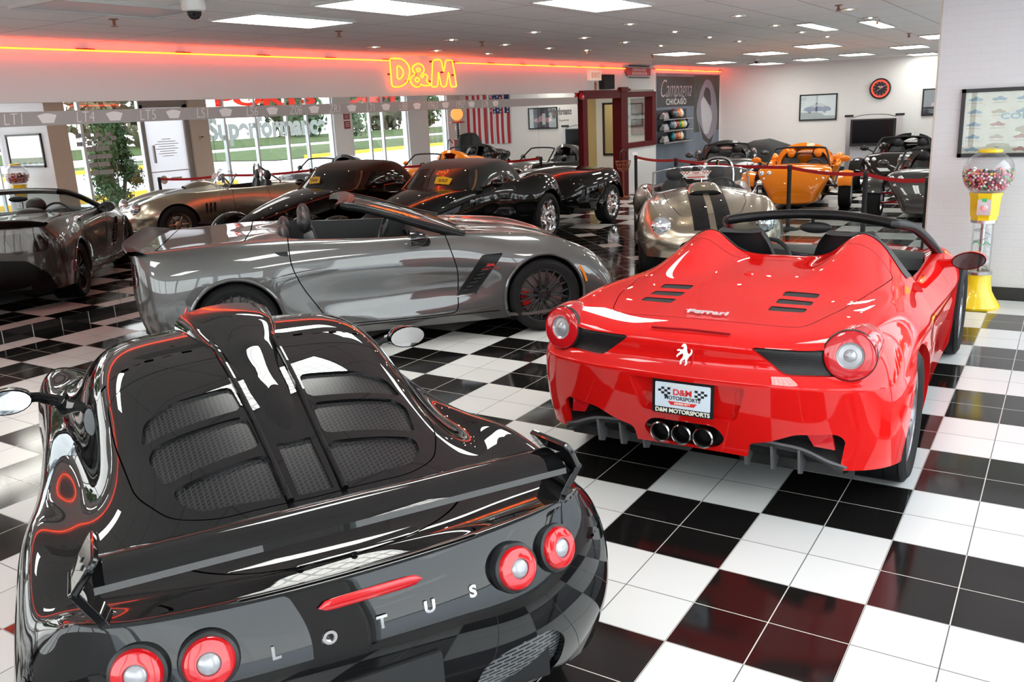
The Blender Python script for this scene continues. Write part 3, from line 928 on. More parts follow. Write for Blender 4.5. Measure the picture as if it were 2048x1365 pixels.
def halves(sk):
    """left and right piece of a symmetric part"""
    r = []
    for sg in (1, -1):
        nb = sk.bm.copy(); nb.faces.ensure_lookup_table()
        bmesh.ops.delete(nb, geom=[f for f in nb.faces if f.calc_center_median().y*sg < 0], context='FACES')
        r.append(Skin(bm=nb))
    return r
def arch_flare(sk, xc, zc, r, ymin, mat, parent, rad=.016):
    """rolled lip that follows each wheel opening"""
    for sg in (1, -1):
        P = [v.co.copy() for v in sk.bm.verts if v.co.y*sg > ymin and abs(math.hypot(v.co.x-xc, v.co.z-zc)-r) < .003]
        P.sort(key=lambda c: math.atan2(c.z-zc+.12, c.x-xc))
        P = [p for i, p in enumerate(P) if i % 3 == 0]
        if len(P) < 6: continue
        q = [Vector((p.x+(p.x-xc)/r*.004, p.y+sg*.004, p.z+(p.z-zc)/r*.004)) for p in P]
        q = [q[0]]+[(q[i-1]+q[i]*2+q[i+1])/4 for i in range(1, len(q)-1)]+[q[-1]]
        MB().tube(q, rad, 8).build('wheel_arch', mat, parent)
def pose_car(h): return h+math.pi/2
# materials shared by the cars
M_tire = pbsdf('tire_rubber', (0.010, 0.010, 0.0105), 0.68, spec=.3)
M_satin = pbsdf('satin_black', (0.007, 0.007, 0.0075), 0.32, spec=.3)
M_under = pbsdf('underbody', (0.008, 0.008, 0.009), 0.8)
M_carbon = pbsdf('gloss_black', (0.008, 0.008, 0.009), 0.12, coat=0.6)
M_leather = plaster('black_leather', (0.022, 0.022, 0.024), 0.45, 220, 0.15)
M_rotor = pbsdf('brake_rotor', (0.35, 0.34, 0.33), 0.35, metal=1.0)
M_redcal = pbsdf('caliper_red', (0.55, 0.01, 0.01), 0.3, coat=0.5)
M_lens_red = pbsdf('lamp_red', (0.48, 0.007, 0.011), 0.08, coat=0.6, emit=(0.9, 0.02, 0.03), estr=0.03)
M_lens_amber = pbsdf('lamp_amber', (0.95, 0.25, 0.01), 0.1, coat=0.6)
M_lens_clear = pbsdf('lamp_clear', (0.70, 0.72, 0.75), 0.12, metal=0.6, coat=0.8)
M_wglass = glass_mat('car_glass', (0.80, 0.86, 0.84), 0.10)
def mesh_mat(name, base=(0.012, 0.012, 0.013), hole=(0.001, 0.001, 0.001), scale=130.0, rough=0.3, sheet='XZ'):
    """hexagonal perforated sheet"""
    m = pbsdf(name, base, rough, metal=0.0)
    n, l, b = nodes(m)
    t = n.new('ShaderNodeTexCoord'); mp = n.new('ShaderNodeMapping'); v = n.new('ShaderNodeTexVoronoi')
    v.feature = 'DISTANCE_TO_EDGE'; v.inputs['Scale'].default_value = scale; v.inputs['Randomness'].default_value = 0.0
    v.voronoi_dimensions = '2D'
    s = n.new('ShaderNodeSeparateXYZ'); c = n.new('ShaderNodeCombineXYZ')
    l.new(t.outputs['Object'], s.inputs[0])
    a, q = sheet
    # skew the lattice so the cells become hexagonal
    sk = n.new('ShaderNodeMath'); sk.operation = 'MULTIPLY_ADD'; sk.inputs[1].default_value = 0.5
    l.new(s.outputs[q], sk.inputs[0]); l.new(s.outputs[a], sk.inputs[2])
    l.new(sk.outputs[0], c.inputs[0])
    l.new(s.outputs[q], c.inputs[1])
    l.new(c.outputs[0], v.inputs['Vector'])
    r = n.new('ShaderNodeMath'); r.operation = 'LESS_THAN'; r.inputs[1].default_value = 0.13
    l.new(v.outputs['Distance'], r.inputs[0])
    mx = n.new('ShaderNodeMix'); mx.data_type = 'RGBA'; mx.inputs[6].default_value = (*hole, 1); mx.inputs[7].default_value = (*base, 1)
    l.new(r.outputs[0], mx.inputs[0]); l.new(mx.outputs[2], b.inputs['Base Color'])
    bp = n.new('ShaderNodeBump'); bp.inputs['Strength'].default_value = 0.8; bp.inputs['Distance'].default_value = 0.003
    l.new(r.outputs[0], bp.inputs['Height']); l.new(bp.outputs[0], b.inputs['Normal'])
    return m

def wheel(parent, x, y, r, w, rim_r, spokes, rim_mat, side, style='y', cal=None, rotor_r=None, twist=0.0, dish=0.02, cap=None, letters=None):
    """one road wheel; side +1 for the left of the car. axis along y, outer face towards side"""
    Mw = Matrix.Translation((x, y, r)) @ Matrix(((1, 0, 0, 0), (0, 0, side, 0), (0, -side, 0, 0), (0, 0, 0, 1))) if side > 0 else \
        Matrix.Translation((x, y, r)) @ Matrix(((-1, 0, 0, 0), (0, 0, -1, 0), (0, -1, 0, 0), (0, 0, 0, 1)))
    h = w/2
    sh = (r-rim_r)
    prof = [(rim_r-0.012, -h*0.86), (rim_r+sh*0.25, -h*0.99), (rim_r+sh*0.6, -h), (r-0.022, -h*0.93), (r-0.005, -h*0.82)]
    ng = 4
    for g in range(ng):
        a = -h*0.74+g*(h*1.48)/(ng-1)
        prof += [(r, a-h*0.12), (r, a+h*0.0), (r-0.007, a+h*0.012), (r-0.007, a+h*0.045), (r, a+h*0.058)]
    prof = sorted(prof[5:], key=lambda q: q[1]) and prof
    prof += [(r-0.005, h*0.86), (r-0.022, h*0.93), (rim_r+sh*0.6, h), (rim_r+sh*0.25, h*0.99), (rim_r-0.012, h*0.86)]
    tire = MB().lathe(prof, 56, Mw).build('wheel', M_tire, parent)
    rim = MB()
    rim.lathe([(rim_r-0.02, -h*0.85), (rim_r-0.03, -h*0.4), (rim_r-0.05, h*0.3), (rim_r-0.026, h*0.62), (rim_r-0.022, h*0.80), (rim_r+0.004, h*0.92), (rim_r+0.008, h*0.84), (rim_r-0.01, h*0.7)], 48, Mw)
    zf = h*0.86-dish       # face height at the rim
    zh = h*0.86-dish-0.012
    hub = 0.062
    for k in range(spokes):
        a0 = 2*math.pi*k/spokes
        def ray_(a1, a2, w1, w2, t=0.03):
            P = []
            for q in range(7):
                u = q/6
                rr = hub*0.8+(rim_r-0.02-hub*0.8)*u
                a = a0+a1+(a2-a1)*u
                zz = zh+(zf-zh)*u+0.014*math.sin(math.pi*u)
                ww = w1+(w2-w1)*u
                c, s = math.cos(a), math.sin(a)
                px, py = rr*c, rr*s
                P.append([Mw @ Vector((px-s*ww, py+c*ww, zz-t)), Mw @ Vector((px-s*ww*0.8, py+c*ww*0.8, zz-0.004)), Mw @ Vector((px-s*ww*0.3, py+c*ww*0.3, zz)), Mw @ Vector((px+s*ww*0.3, py-c*ww*0.3, zz)), Mw @ Vector((px+s*ww*0.8, py-c*ww*0.8, zz-0.004)), Mw @ Vector((px+s*ww, py-c*ww, zz-t))])
            rim.grid([[tuple(v) for v in row] for row in P])
        if style == 'y':
            d = math.pi/spokes*0.55
            ray_(0, d, 0.012, 0.010); ray_(0, -d, 0.012, 0.010)
        elif style == 'five':
            ray_(0, twist, 0.045, 0.030, 0.045)
        elif style == 'twin':
            d = math.pi/spokes*0.34
            ray_(-d*0.5, -d, 0.011, 0.010); ray_(d*0.5, d, 0.011, 0.010)
        else:
            ray_(0, twist, 0.02, 0.014)
    rim.lathe([(0.0, zh+0.006), (hub*0.45, zh+0.006), (hub*0.5, zh+0.010), (hub*0.95, zh+0.004), (hub*1.15, zh-0.012), (hub*1.2, zh-0.05)], 28, Mw)
    for k in range(5):
        a = 2*math.pi*k/5+0.3
        rim.lathe([(0, zh+0.012), (0.008, zh+0.012), (0.009, zh)], 8, Mw @ Matrix.Translation((0.045*math.cos(a), 0.045*math.sin(a), 0)))
    rim.build('rim', rim_mat, tire)
    rr = rotor_r or rim_r*0.8
    MB().lathe([(0.08, zh-0.075), (rr, zh-0.075), (rr, zh-0.095), (0.08, zh-0.095)], 40, Mw).build('brake_disc', M_rotor, tire)
    MB().lathe([(0.0, -h*0.3), (rim_r-0.03, -h*0.3)], 32, Mw).build('inner_barrel', M_under, tire)
    if cal is not None:
        a0, cm = cal
        cb = MB()
        row = []
        for q in range(7):
            a = a0-0.42+0.84*q/6
            c, s = math.cos(a), math.sin(a)
            row.append([tuple(Mw @ Vector((rad*c, rad*s, zz))) for rad, zz in ((rr*0.66, zh-0.10), (rr*0.66, zh-0.05), (rr*0.72, zh-0.042), (rr*1.0, zh-0.042), (rr*1.07, zh-0.055), (rr*1.07, zh-0.10))])
        cb.grid(row)
        for e in (row[0], row[-1]): cb.poly(e)
        cb.build('caliper', cm, tire)
    if cap is not None:
        cb = MB().lathe([(0, zh+0.014), (hub*0.42, zh+0.013), (hub*0.46, zh+0.006)], 20, Mw)
        cb.build('center_cap', cap, tire)
    return tire
def seat(parent, x, y, z, mat=None, w=0.46, hgt=0.62, rec=0.42, name='seat', head=True):
    """bucket seat: cushion + leaning back + head rest as one upholstered part"""
    mat = mat or M_leather
    mb = MB()
    def pad(P, hw, th, side):
        # P: spine points (x,z) ; returns a padded strip with side bolsters
        rows = []
        k = len(P)
        for i, (px, pz) in enumerate(P):
            a = P[max(0, i-1)]; b = P[min(k-1, i+1)]
            d = np.array([b[0]-a[0], b[1]-a[1]]); d /= np.linalg.norm(d)
            nx, nz = d[1], -d[0]
            u = i/(k-1)
            ww = hw[i] if hasattr(hw, '__len__') else hw
            row = []
            for (fy, fn) in ((-1, -0.5), (-1.02, 0.1), (-0.9, 0.9+side), (-0.62, 0.45), (-0.25, 0.35), (0.25, 0.35), (0.62, 0.45), (0.9, 0.9+side), (1.02, 0.1), (1, -0.5)):
                row.append((px-nx*fn*th, y+fy*ww, pz-nz*fn*th))
            rows.append(row)
        mb.grid(rows)
        mb.poly(rows[0]); mb.poly(rows[-1])
    pad([(x+0.52, z+0.05), (x+0.5, z+0.1), (x+0.3, z+0.09), (x+0.1, z+0.07), (x+0.02, z+0.08)], w/2, -0.07, 0.25)
    tx, tz = math.sin(rec), math.cos(rec)
    pts = [(x+0.02-tx*q, z+0.07+tz*q) for q in (0, 0.15, 0.3, hgt*0.75, hgt*0.95, hgt)]
    pad(pts, [w/2, w/2*1.05, w/2*1.05, w/2*0.95, w/2*0.75, w/2*0.6], -0.065, 0.3)
    if head:
        hx, hz = x+0.02-tx*(hgt+0.09)+0.02, z+0.07+tz*(hgt+0.09)
        mb.sphere((hx, y, hz), 0.12, 16, 10, (0.55, 1.05, 0.85))
    o = mb.build(name, mat, parent, angle=50)
    md = o.modifiers.new('s', 'SUBSURF'); md.levels = 1; md.render_levels = 1
    return o
def steering(parent, c, tilt, r=0.175):
    M = axM(c, (-math.cos(tilt), 0, math.sin(tilt)))
    mb = MB()
    mb.tube([M @ Vector((r*math.cos(a), r*math.sin(a), 0)) for a in np.linspace(0, 2*math.pi, 33)[:-1]], 0.016, 8, closed=True)
    for a in (0.1, math.pi-0.1, -math.pi/2):
        mb.tube([M @ Vector((0.03*math.cos(a), 0.03*math.sin(a), -0.01)), M @ Vector((r*math.cos(a), r*math.sin(a), 0))], 0.013, 6)
    mb.lathe([(0, 0.005), (0.055, 0.0), (0.06, -0.03), (0, -0.05)], 16, M)
    return mb.build('steering_wheel', M_leather, parent)
# ------------------------------------------------------------------ red mid engine convertible
def paint(name, col, metal=0.0, rough=0.35, flake=0.0):
    m = pbsdf(name, col, rough, metal=metal, coat=1.0, coat_rough=0.015, spec=0.0 if metal == 0 else 0.5)
    if flake:
        n, l, b = nodes(m)
        t = n.new('ShaderNodeTexCoord'); v = n.new('ShaderNodeTexVoronoi'); v.inputs['Scale'].default_value = 900
        r = n.new('ShaderNodeMix'); r.data_type = 'RGBA'; r.inputs[6].default_value = (*[c*(1-flake) for c in col], 1); r.inputs[7].default_value = (*[min(1, c*(1+flake)) for c in col], 1)
        s = n.new('ShaderNodeSeparateColor')
        l.new(t.outputs['Object'], v.inputs['Vector']); l.new(v.outputs['Color'], s.inputs[0]); l.new(s.outputs[0], r.inputs[0]); l.new(r.outputs[2], b.inputs['Base Color'])
    return m
M_red = paint('red_paint', (0.66, 0.008, 0.007))
M_redin = pbsdf('red_inner', (0.35, 0.008, 0.008), 0.5)

def station(x, belt, top, dx=None):
    b = [(x, y, z) for y, z in belt]
    t = [(x, y, z) for y, z in top]
    return (b, t)
def tailcol(y, pts):
    return [(p[0], y, p[1]) for p in pts]
def tubskin(skin, f, depth, name, parent, mat, taper=0.03):
    """open a cockpit: the skin inside f is removed and its rim is carried down as an inner wall"""
    part = skin.split(f)
    bm = part.bm
    be = [e for e in bm.edges if len(e.link_faces) == 1]
    faces = list(bm.faces)
    r = bmesh.ops.extrude_edge_only(bm, edges=be)
    nv = [g for g in r['geom'] if isinstance(g, bmesh.types.BMVert)]
    zc = min(v.co.z for v in nv)-depth
    cx = sum(v.co.x for v in nv)/len(nv)
    for v in nv:
        v.co.z = zc; v.co.y *= 1-taper; v.co.x = cx+(v.co.x-cx)*(1-taper)
    bmesh.ops.delete(bm, geom=faces, context='FACES')
    o = part.build(name, mat, parent)
    return o, zc

def build_ferrari():
    car = thing('convertible', 'red two seat convertible seen from behind with three exhaust pipes and a dealer plate', 'car', (-0.371, 1.341, 0), pose_car(0.017))
    K = 6
    ys = [0, .22, .43, .60, .74]
    tp = [[(-.76, .30), (-.79, .42), (-.83, .58), (-.858, .70), (-.815, .80), (-.80, .905)],
          [(-.76, .30), (-.79, .42), (-.828, .58), (-.855, .70), (-.81, .80), (-.795, .903)],
          [(-.75, .29), (-.78, .42), (-.815, .58), (-.842, .70), (-.795, .80), (-.775, .900)],
          [(-.73, .285), (-.755, .42), (-.785, .58), (-.81, .70), (-.76, .79), (-.735, .905)],
          [(-.69, .28), (-.71, .42), (-.735, .58), (-.758, .70), (-.705, .78), (-.675, .91)]]
    tail = [tailcol(y, p) for y, p in zip(ys, tp)]
    tail.append([(-.60, .86, .275), (-.62, .885, .42), (-.63, .895, .58), (-.635, .89, .695), (-.58, .86, .79), (-.56, .79, .915)])
    mid6 = lambda c: c[:3]+[tuple((np.array(c[2])+np.array(c[3]))/2)]+c[3:]
    S = [
        (-.42, [(.93, .25), (.955, .42), (.96, .60), (.915, .78), (.82, .925)], [(.70, .95), (.56, .945), (.40, .94), (.20, .94), (0, .94)]),
        (-.15, [(.935, .20), (.965, .42), (.968, .62), (.925, .80), (.835, .935)], [(.70, .955), (.56, .955), (.40, .955), (.20, .96), (0, .96)]),
        (.15, [(.93, .18), (.965, .42), (.968, .62), (.925, .80), (.83, .93)], [(.70, .955), (.57, .975), (.43, .99), (.24, .985), (0, .985)]),
        (.48, [(.92, .16), (.955, .38), (.955, .58), (.93, .76), (.81, .91)], [(.70, .97), (.58, 1.045), (.43, 1.08), (.26, 1.005), (0, 1.00)]),
        (.80, [(.90, .15), (.92, .34), (.925, .54), (.915, .72), (.79, .885)], [(.71, .975), (.60, 1.085), (.44, 1.14), (.27, 1.015), (0, 1.005)]),
        (1.02, [(.89, .15), (.90, .32), (.905, .52), (.905, .70), (.79, .86)], [(.71, .955), (.60, 1.085), (.45, 1.14), (.28, 1.01), (0, 1.0)]),
        (1.16, [(.885, .15), (.90, .32), (.905, .52), (.90, .69), (.795, .835)], [(.70, .86), (.60, .88), (.46, .90), (.30, .90), (0, .90)]),
        (1.60, [(.88, .15), (.89, .32), (.90, .50), (.895, .66), (.79, .805)], [(.69, .82), (.57, .83), (.42, .84), (.22, .85), (0, .85)]),
        (2.10, [(.885, .15), (.90, .32), (.91, .50), (.905, .66), (.80, .80)], [(.70, .82), (.57, .835), (.42, .85), (.22, .86), (0, .86)]),
        (2.42, [(.90, .16), (.925, .34), (.93, .52), (.915, .69), (.81, .815)], [(.70, .825), (.57, .80), (.42, .81), (.22, .825), (0, .83)]),
        (2.75, [(.90, .17), (.93, .34), (.93, .52), (.905, .68), (.79, .80)], [(.69, .81), (.56, .76), (.42, .745), (.22, .76), (0, .765)]),
        (3.02, [(.89, .18), (.92, .34), (.915, .50), (.87, .63), (.75, .72)], [(.66, .735), (.54, .70), (.40, .675), (.20, .68), (0, .685)]),
        (3.27, [(.85, .18), (.88, .32), (.865, .45), (.80, .54), (.69, .61)], [(.61, .63), (.50, .61), (.36, .59), (.18, .59), (0, .59)]),
    ]
    side = [(mid6(b_), t_) for b_, t_ in (station(*s) for s in S)]
    nose = [[(3.47, .76, .17), (3.48, .78, .30), (3.46, .77, .40), (3.44, .72, .46), (3.42, .62, .51)]]
    for y, d in ((.52, 0), (.40, .06), (.27, .10), (.14, .125), (0, .13)):
        nose.append([(3.60+d, y, .16), (3.63+d, y, .28), (3.61+d, y, .37), (3.57+d, y, .42), (3.50+d, y, .465)])
    nose = [mid6(c) for c in nose]
    V, F, T, B = cage_mesh(tail, side, nose, K)
    A, fc = cc_smooth(V, F, 4, 0.75, 3, crease=lambda a, b: .75 if (a.x < -.6 and b.x < -.6 and .69 < a.z < .705 and .69 < b.z < .705) else 0)
    sk = Skin(A, fc)
    # wheel arches
    arch = [f_cyl(0.0, .35, .385, .5), f_cyl(2.65, .345, .37, .5)]
    inward = lambda co, n: Vector((0, -1 if co.y > 0 else 1, 0))
    for f in arch: sk.trim(f)
    sk.lip(0.05, sel=lambda c: abs(c.y) > .5 and (abs(math.hypot(c.x, c.z-.35)-.385) < .01 or abs(math.hypot(c.x-2.65, c.z-.345)-.37) < .01), toward=inward)
    # cockpit
    cock = rpoly([(1.06, -.3), (1.06, .64), (1.25, .73), (1.7, .73), (2.1, .72), (2.38, .64), (2.46, .3), (2.46, -.3)], .12)
    fcock = f_top(cock, .6)
    hoop = sk.split(f_top(rpoly([(.93, .24), (.95, .40), (.90, .60), (.80, .76), (1.3, .76), (1.3, .24)], .03), .90))
    tub, zf = tubskin(sk, fcock, .55, 'cockpit_tub', car, M_leather)
    # tail grilles, plate recess, exhaust bay, diffuser bay
    grl = rpoly([(.30, .872), (.55, .868), (.80, .885), (.80, .775), (.70, .752), (.46, .748)], .035)
    g = sk.split(f_end(grl, -.35))
    rec = rpoly([(-.30, .675), (.30, .675), (.245, .49), (-.245, .49)], .03)
    frec = f_end(rec, -.6, sym=False)
    rp = sk.split(frec)
    dif = rpoly([(.27, .2), (.30, .375), (.40, .40), (.52, .455), (.70, .47), (.735, .44), (.70, .2)], .03)
    sk.trim(f_end(dif, -.3))
    exb = rpoly([(-.135, .318), (.195, .318), (.25, .38), (.20, .445), (-.14, .445), (-.19, .38)], .05)
    eb = sk.split(f_end(exb, -.6, sym=False))
    louv = [rpoly([(x0, .26), (x0+.085, .26), (x0+.085, .44), (x0+.01, .44)], .015) for x0 in (-.36, -.22, -.08)]
    lv = [sk.split(f_top(q, .7)) for q in louv]
    back = lambda co, n: Vector((1, 0, 0))
    sk.lip(.035, sel=lambda c: c.x < -.35 and c.z < .915, toward=back)
    # door seam, deck seam as fine gaps
    deck = rpoly([(-.60, -.50), (-.60, .50), (-.28, .60), (.35, .70), (.60, .72), (.72, .62), (.78, 0), (.72, -.62), (.60, -.72), (.35, -.70), (-.28, -.60)], .08)
    sk.gap(f_top(deck, .72, sym=False), .0022)
    door = rpoly([(.72, .16), (.70, .45), (.86, .66), (.98, .86), (1.9, .86), (2.02, .6), (1.98, .16)], .06)
    dsk = sk.split(f_side(door, .5))
    dsk.gap(f_side(door, .5), .003)
    bump = lambda P: np.maximum(np.abs(P[:, 2]-(.655+0.0*P[:, 0]))-.0018, np.maximum(P[:, 0]+.36, .75-np.abs(P[:, 1])))
    hoop.trim(lambda P: fcock(P))
    for q in halves(hoop.offset(.004)): q.build('roll_hoop', pbsdf('hoop_grey', (0.03, 0.03, 0.032), 0.5), car)
    body = sk.build('body', M_red, car)
    for q in halves(dsk): q.build('door', M_red, car)
    for q in halves(g.offset(-.02)): q.build('tail_grille', mesh_mat('tail_mesh', (0.02, 0.02, 0.021), (0.003, 0.003, 0.003), 90, 0.4, 'YZ'), car)
    for v in rp.bm.verts: v.co.x += .033
    rp.build('plate_recess', M_red, car)
    for v in eb.bm.verts: v.co.x += .045
    eb.build('exhaust_bay', M_under, car)
    for k, s_ in enumerate(lv):
        for v in s_.bm.verts: v.co.z -= .004
        for q in halves(s_): q.build('louver', M_blackm, car)
    # inner hull that closes the gaps and the wheel wells
    hull = MB()
    rows = []
    for x, w, z0, z1 in ((-.66, .62, .30, .86), (-.5, .72, .2, .88), (-.40, .55, .15, .90), (.40, .55, .12, .90), (.42, .84, .12, .84), (1.0, .80, .12, .80), (1.05, .84, .12, .28), (2.2, .84, .12, .28), (2.25, .80, .12, .72), (2.27, .52, .13, .72), (3.04, .52, .14, .60), (3.06, .7, .15, .5), (3.4, .6, .17, .40)):
        rows.append([(x, -w, z0), (x, w, z0), (x, w, z1), (x, -w, z1)])
    hull.grid(rows, closed_v=True); hull.poly(rows[0]); hull.poly(rows[-1])
    hull.build('chassis', M_under, car, smooth=False)
    for sx, xc in ((0, 0.0), (1, 2.65)):
        for s in (-1, 1):
            q = MB().lathe([(.40, 0), (.40, .42)], 24, Matrix.Translation((xc, s*.52 if s < 0 else .10 if False else s*.52, .35)) @ Matrix(((1, 0, 0, 0), (0, 0, 1, 0), (0, 1, 0, 0), (0, 0, 0, 1))) if s > 0 else Matrix.Translation((xc, -.94, .35)) @ Matrix(((1, 0, 0, 0), (0, 0, 1, 0), (0, 1, 0, 0), (0, 0, 0, 1))), 0, math.pi)
            q.build('wheel_well', M_under, car)
    # diffuser
    df = MB()
    for s in (-1, 1):
        G = []
        for y, zt in ((.22, .37), (.30, .385), (.42, .385), (.55, .375), (.66, .335), (.73, .30)):
            G.append([(-.60, s*y, .455), (-.66, s*y, zt+.02), (-.735+.06*max(0, y-.4), s*y, zt-.01), (-.735+.06*max(0, y-.4), s*y, zt-.03), (-.3, s*y, zt-.17)])
        df.grid(G)
        df.quad((-.58, s*.2, .5), (-.58, s*.76, .5), (-.58, s*.76, .2), (-.58, s*.2, .2))
    df.box((-.70, -.22, .285), (-.3, .22, .30))
    df.build('diffuser', pbsdf('diffuser_plastic', (0.02, 0.02, 0.021), 0.35), car)
    for s in (-1, 1):
        ed = MB()
        ed.tube(catmull([(-.745, s*.19, .375), (-.75, s*.31, .392), (-.745, s*.43, .385), (-.735, s*.55, .37), (-.72, s*.66, .325), (-.69, s*.74, .295)], 6), .008, 8)
        ed.build('diffuser_edge', pbsdf('grey_plastic', (0.10, 0.10, 0.105), 0.4), car)
    for y in (-.53, -.40, -.27, .27, .40, .53):
        MB().prism([(-.74, .365), (-.715, .235), (-.66, .215), (-.56, .30), (-.5, .36)], .012, Matrix(((1, 0, 0, 0), (0, 0, 1, y-.006), (0, 1, 0, 0), (0, 0, 0, 1)))).build('diffuser_fin', pbsdf('grey_plastic'), car, smooth=False)
    # exhaust pipes
    for y in (-.082, .030, .142):
        Mx = axM((-.73, y, .380), (-1, 0, 0))
        MB().lathe([(.043, -.05), (.043, .085), (.048, .092), (.054, .085), (.054, -.03)], 28, Mx).build('exhaust_pipe', pbsdf('exhaust_steel', (0.35, 0.34, 0.33), 0.15, metal=1.0), car)
        MB().lathe([(0, .01), (.042, .01)], 24, Mx).build('exhaust_bore', M_under, car)
    # round tail lamps with teardrop housings
    for s in (-1, 1):
        c = Vector((-.725, s*.735, .852)); d = Vector((-.95, s*.22, .16)).normalized()
        Mx = axM(c, d)
        t = MB()
        t.lathe([(.108, -.06), (.116, -.01), (.112, .008), (.100, .014), (.062, .016), (.060, .010)], 40, Mx)
        pr = []
        for i in range(9):
            u = i/8
            rr = .110*math.sqrt(max(0.0, 1-u**2.2))
            ctr = c+Vector((.012+.34*u, s*.035*u, .035*u-0.02*u*u))
            pr.append([tuple(ctr+Vector((0, rr*math.cos(a), rr*math.sin(a)))) for a in np.linspace(0, 2*math.pi, 28)[:-1]])
        t.grid(pr, closed_v=True)
        lamp = t.build('tail_lamp', M_lens_red, car)
        MB().lathe([(.060, .010), (.050, .002), (.03, .004), (.018, .018), (0, .022)], 28, Mx).build('lamp_core', pbsdf('lamp_core_grey', (.36, .36, .38), .25, metal=.3, coat=.5), lamp)
        MB().lathe([(.114, -.03), (.120, -.008), (.115, .003)], 40, Mx).build('lamp_bezel', M_black, lamp)
        fp = [(-.735, s*.565, .462), (-.712, s*.675, .462), (-.70, s*.69, .385), (-.728, s*.60, .40)]
        fl = MB(); fl.add(fp+[(p[0]-.02, p[1], p[2]) for p in fp], [(0, 1, 2, 3), (7, 6, 5, 4), (0, 4, 5, 1), (1, 5, 6, 2), (2, 6, 7, 3), (3, 7, 4, 0)])
        fl.build('fog_lamp', M_lens_red, car, smooth=False)
    MB().tube([(-.775, y, .918-.02*abs(y)) for y in np.linspace(-.2, .2, 9)], .006, 6).build('brake_light', pbsdf('brake_strip', (0.25, 0.005, 0.008), 0.2), car)
    # badges
    Mh = face_M((-.845, 0.0, .812), (-1, 0, .40)) @ Matrix.Scale(0.0115, 4)
    horse = [(-1.7, 3.6), (-.9, 4.4), (-.5, 5.0), (-.2, 4.5), (.4, 3.6), (.7, 2.6), (.8, 1.8), (1.2, .8), (1.8, .1), (2.3, .5), (2.7, 1.3), (2.4, 2.4), (3.1, 2.0), (3.3, 1.0), (2.9, -.1), (2.2, -.7), (1.9, -1.4), (1.4, -2.6), (1.7, -3.6), (1.3, -4.6), (.5, -4.8), (.9, -3.8), (.7, -2.8), (.4, -2.0), (-.3, -2.6), (-.9, -3.2), (-.8, -4.2), (-1.5, -4.5), (-1.6, -3.6), (-1.5, -2.7), (-.7, -1.6), (-.5, -.6), (-.8, .3), (-1.8, -.2), (-2.6, -.8), (-3.1, -1.6), (-3.5, -1.2), (-3.0, -.1), (-2.0, .8), (-2.4, 1.3), (-3.2, 1.0), (-3.6, 1.6), (-2.6, 2.0), (-1.5, 1.8), (-.9, 2.0), (-.6, 2.9), (-1.0, 3.0), (-1.8, 3.1)]
    MB().prism(horse, .5, Mh).build('horse_badge', pbsdf('badge_silver', (.80, .80, .82), .35, metal=.6), car, smooth=False)
    sc = MB(); add_text(sc, 'Ferrari', .062, face_M((-.52, 0, .949), (-.12, 0, 1), up=(1, 0, 0)), depth=.006, bold=.0012, sx=1.25)
    sc.box((-.503, -.02, .948), (-.497, .12, .952))
    sc.build('script_badge', MATS['badge_silver'], car, smooth=False)
    MB().lathe([(0, .012), (.03, .01), (.04, 0)], 20, Matrix.Translation((.33, .03, .992))).build('deck_emblem', M_red, car)
    # number plate, dealer insert
    Mp = face_M((-.838, .012, .585), (-1, 0, .05))
    pf = MB()
    pf.prism(rpoly([(-.158, -.088), (.158, -.088), (.158, .085), (-.158, .085)], .01), .006, Mp)
    plate = pf.build('number_plate', pbsdf('plate_frame', (0.012, 0.012, 0.013), 0.3), car, smooth=False)
    q = MB().prism(rpoly([(-.142, -.055), (.142, -.055), (.142, .072), (-.142, .072)], .006), .002, Mp @ Matrix.Translation((0, 0, .006)))
    q.build('plate_insert', pbsdf('plate_white', (0.62, 0.70, 0.78), 0.35), plate, smooth=False)
    L = .0085
    ck = MB()
    for s in (-1, 1):
        for i in range(4):
            for j in range(4):
                if (i+j) % 2 == 0:
                    x0 = s*(.062+i*.016); y0 = .048-j*.012-i*.0
                    if i == 3 and j > 2: continue
                    ck.prism([(x0, y0), (x0+s*.016, y0), (x0+s*.016, y0-.012), (x0, y0-.012)], .0006, Mp @ Matrix.Translation((0, 0, L-.0003)))
    add_text(ck, 'MOTORSPORTS', .026, Mp @ Matrix.Translation((0, -.005, L)), depth=.001, bold=.0006)
    ck.prism([(-.142, .072), (.142, .072), (.142, .062), (.09, .062), (.07, .05), (-.07, .05), (-.09, .062), (-.142, .062)], .0005, Mp @ Matrix.Translation((0, 0, L-.0012)))
    ck.build('plate_print', M_black, plate, smooth=False)
    rd = MB()
    add_text(rd, 'D&M', .042, Mp @ Matrix.Translation((0, .026, L+.0012)), depth=.001, bold=.0012, sx=1.1)
    rd.prism([(-.075, -.022), (.075, -.022), (.06, -.04), (-.06, -.04)], .0006, Mp @ Matrix.Translation((0, 0, L-.0003)))
    rd.build('plate_red_print', pbsdf('plate_red', (0.65, 0.03, 0.03), 0.4), plate, smooth=False)
    cream = pbsdf('plate_cream', (0.85, 0.83, 0.70), 0.4)
    wt = MB(); add_text(wt, 'D&M MOTORSPORTS', .029, Mp @ Matrix.Translation((0, -.072, .0068)), depth=.002, bold=.0008, sx=1.02); wt.build('frame_lettering', cream, plate, smooth=False)
    wt = MB(); add_text(wt, 'www.dmautosales.com', .017, Mp @ Matrix.Translation((0, .060, L+.0015)), depth=.001); wt.build('web_address', cream, plate, smooth=False)
    wt = MB(); add_text(wt, '630/858-VETT', .014, Mp @ Matrix.Translation((0, -.031, L+.0012)), depth=.001, bold=.0003); wt.build('phone_number', cream, plate, smooth=False)
    # roll hoops (dark caps on the humps), windscreen, mirrors
    fr = MB()
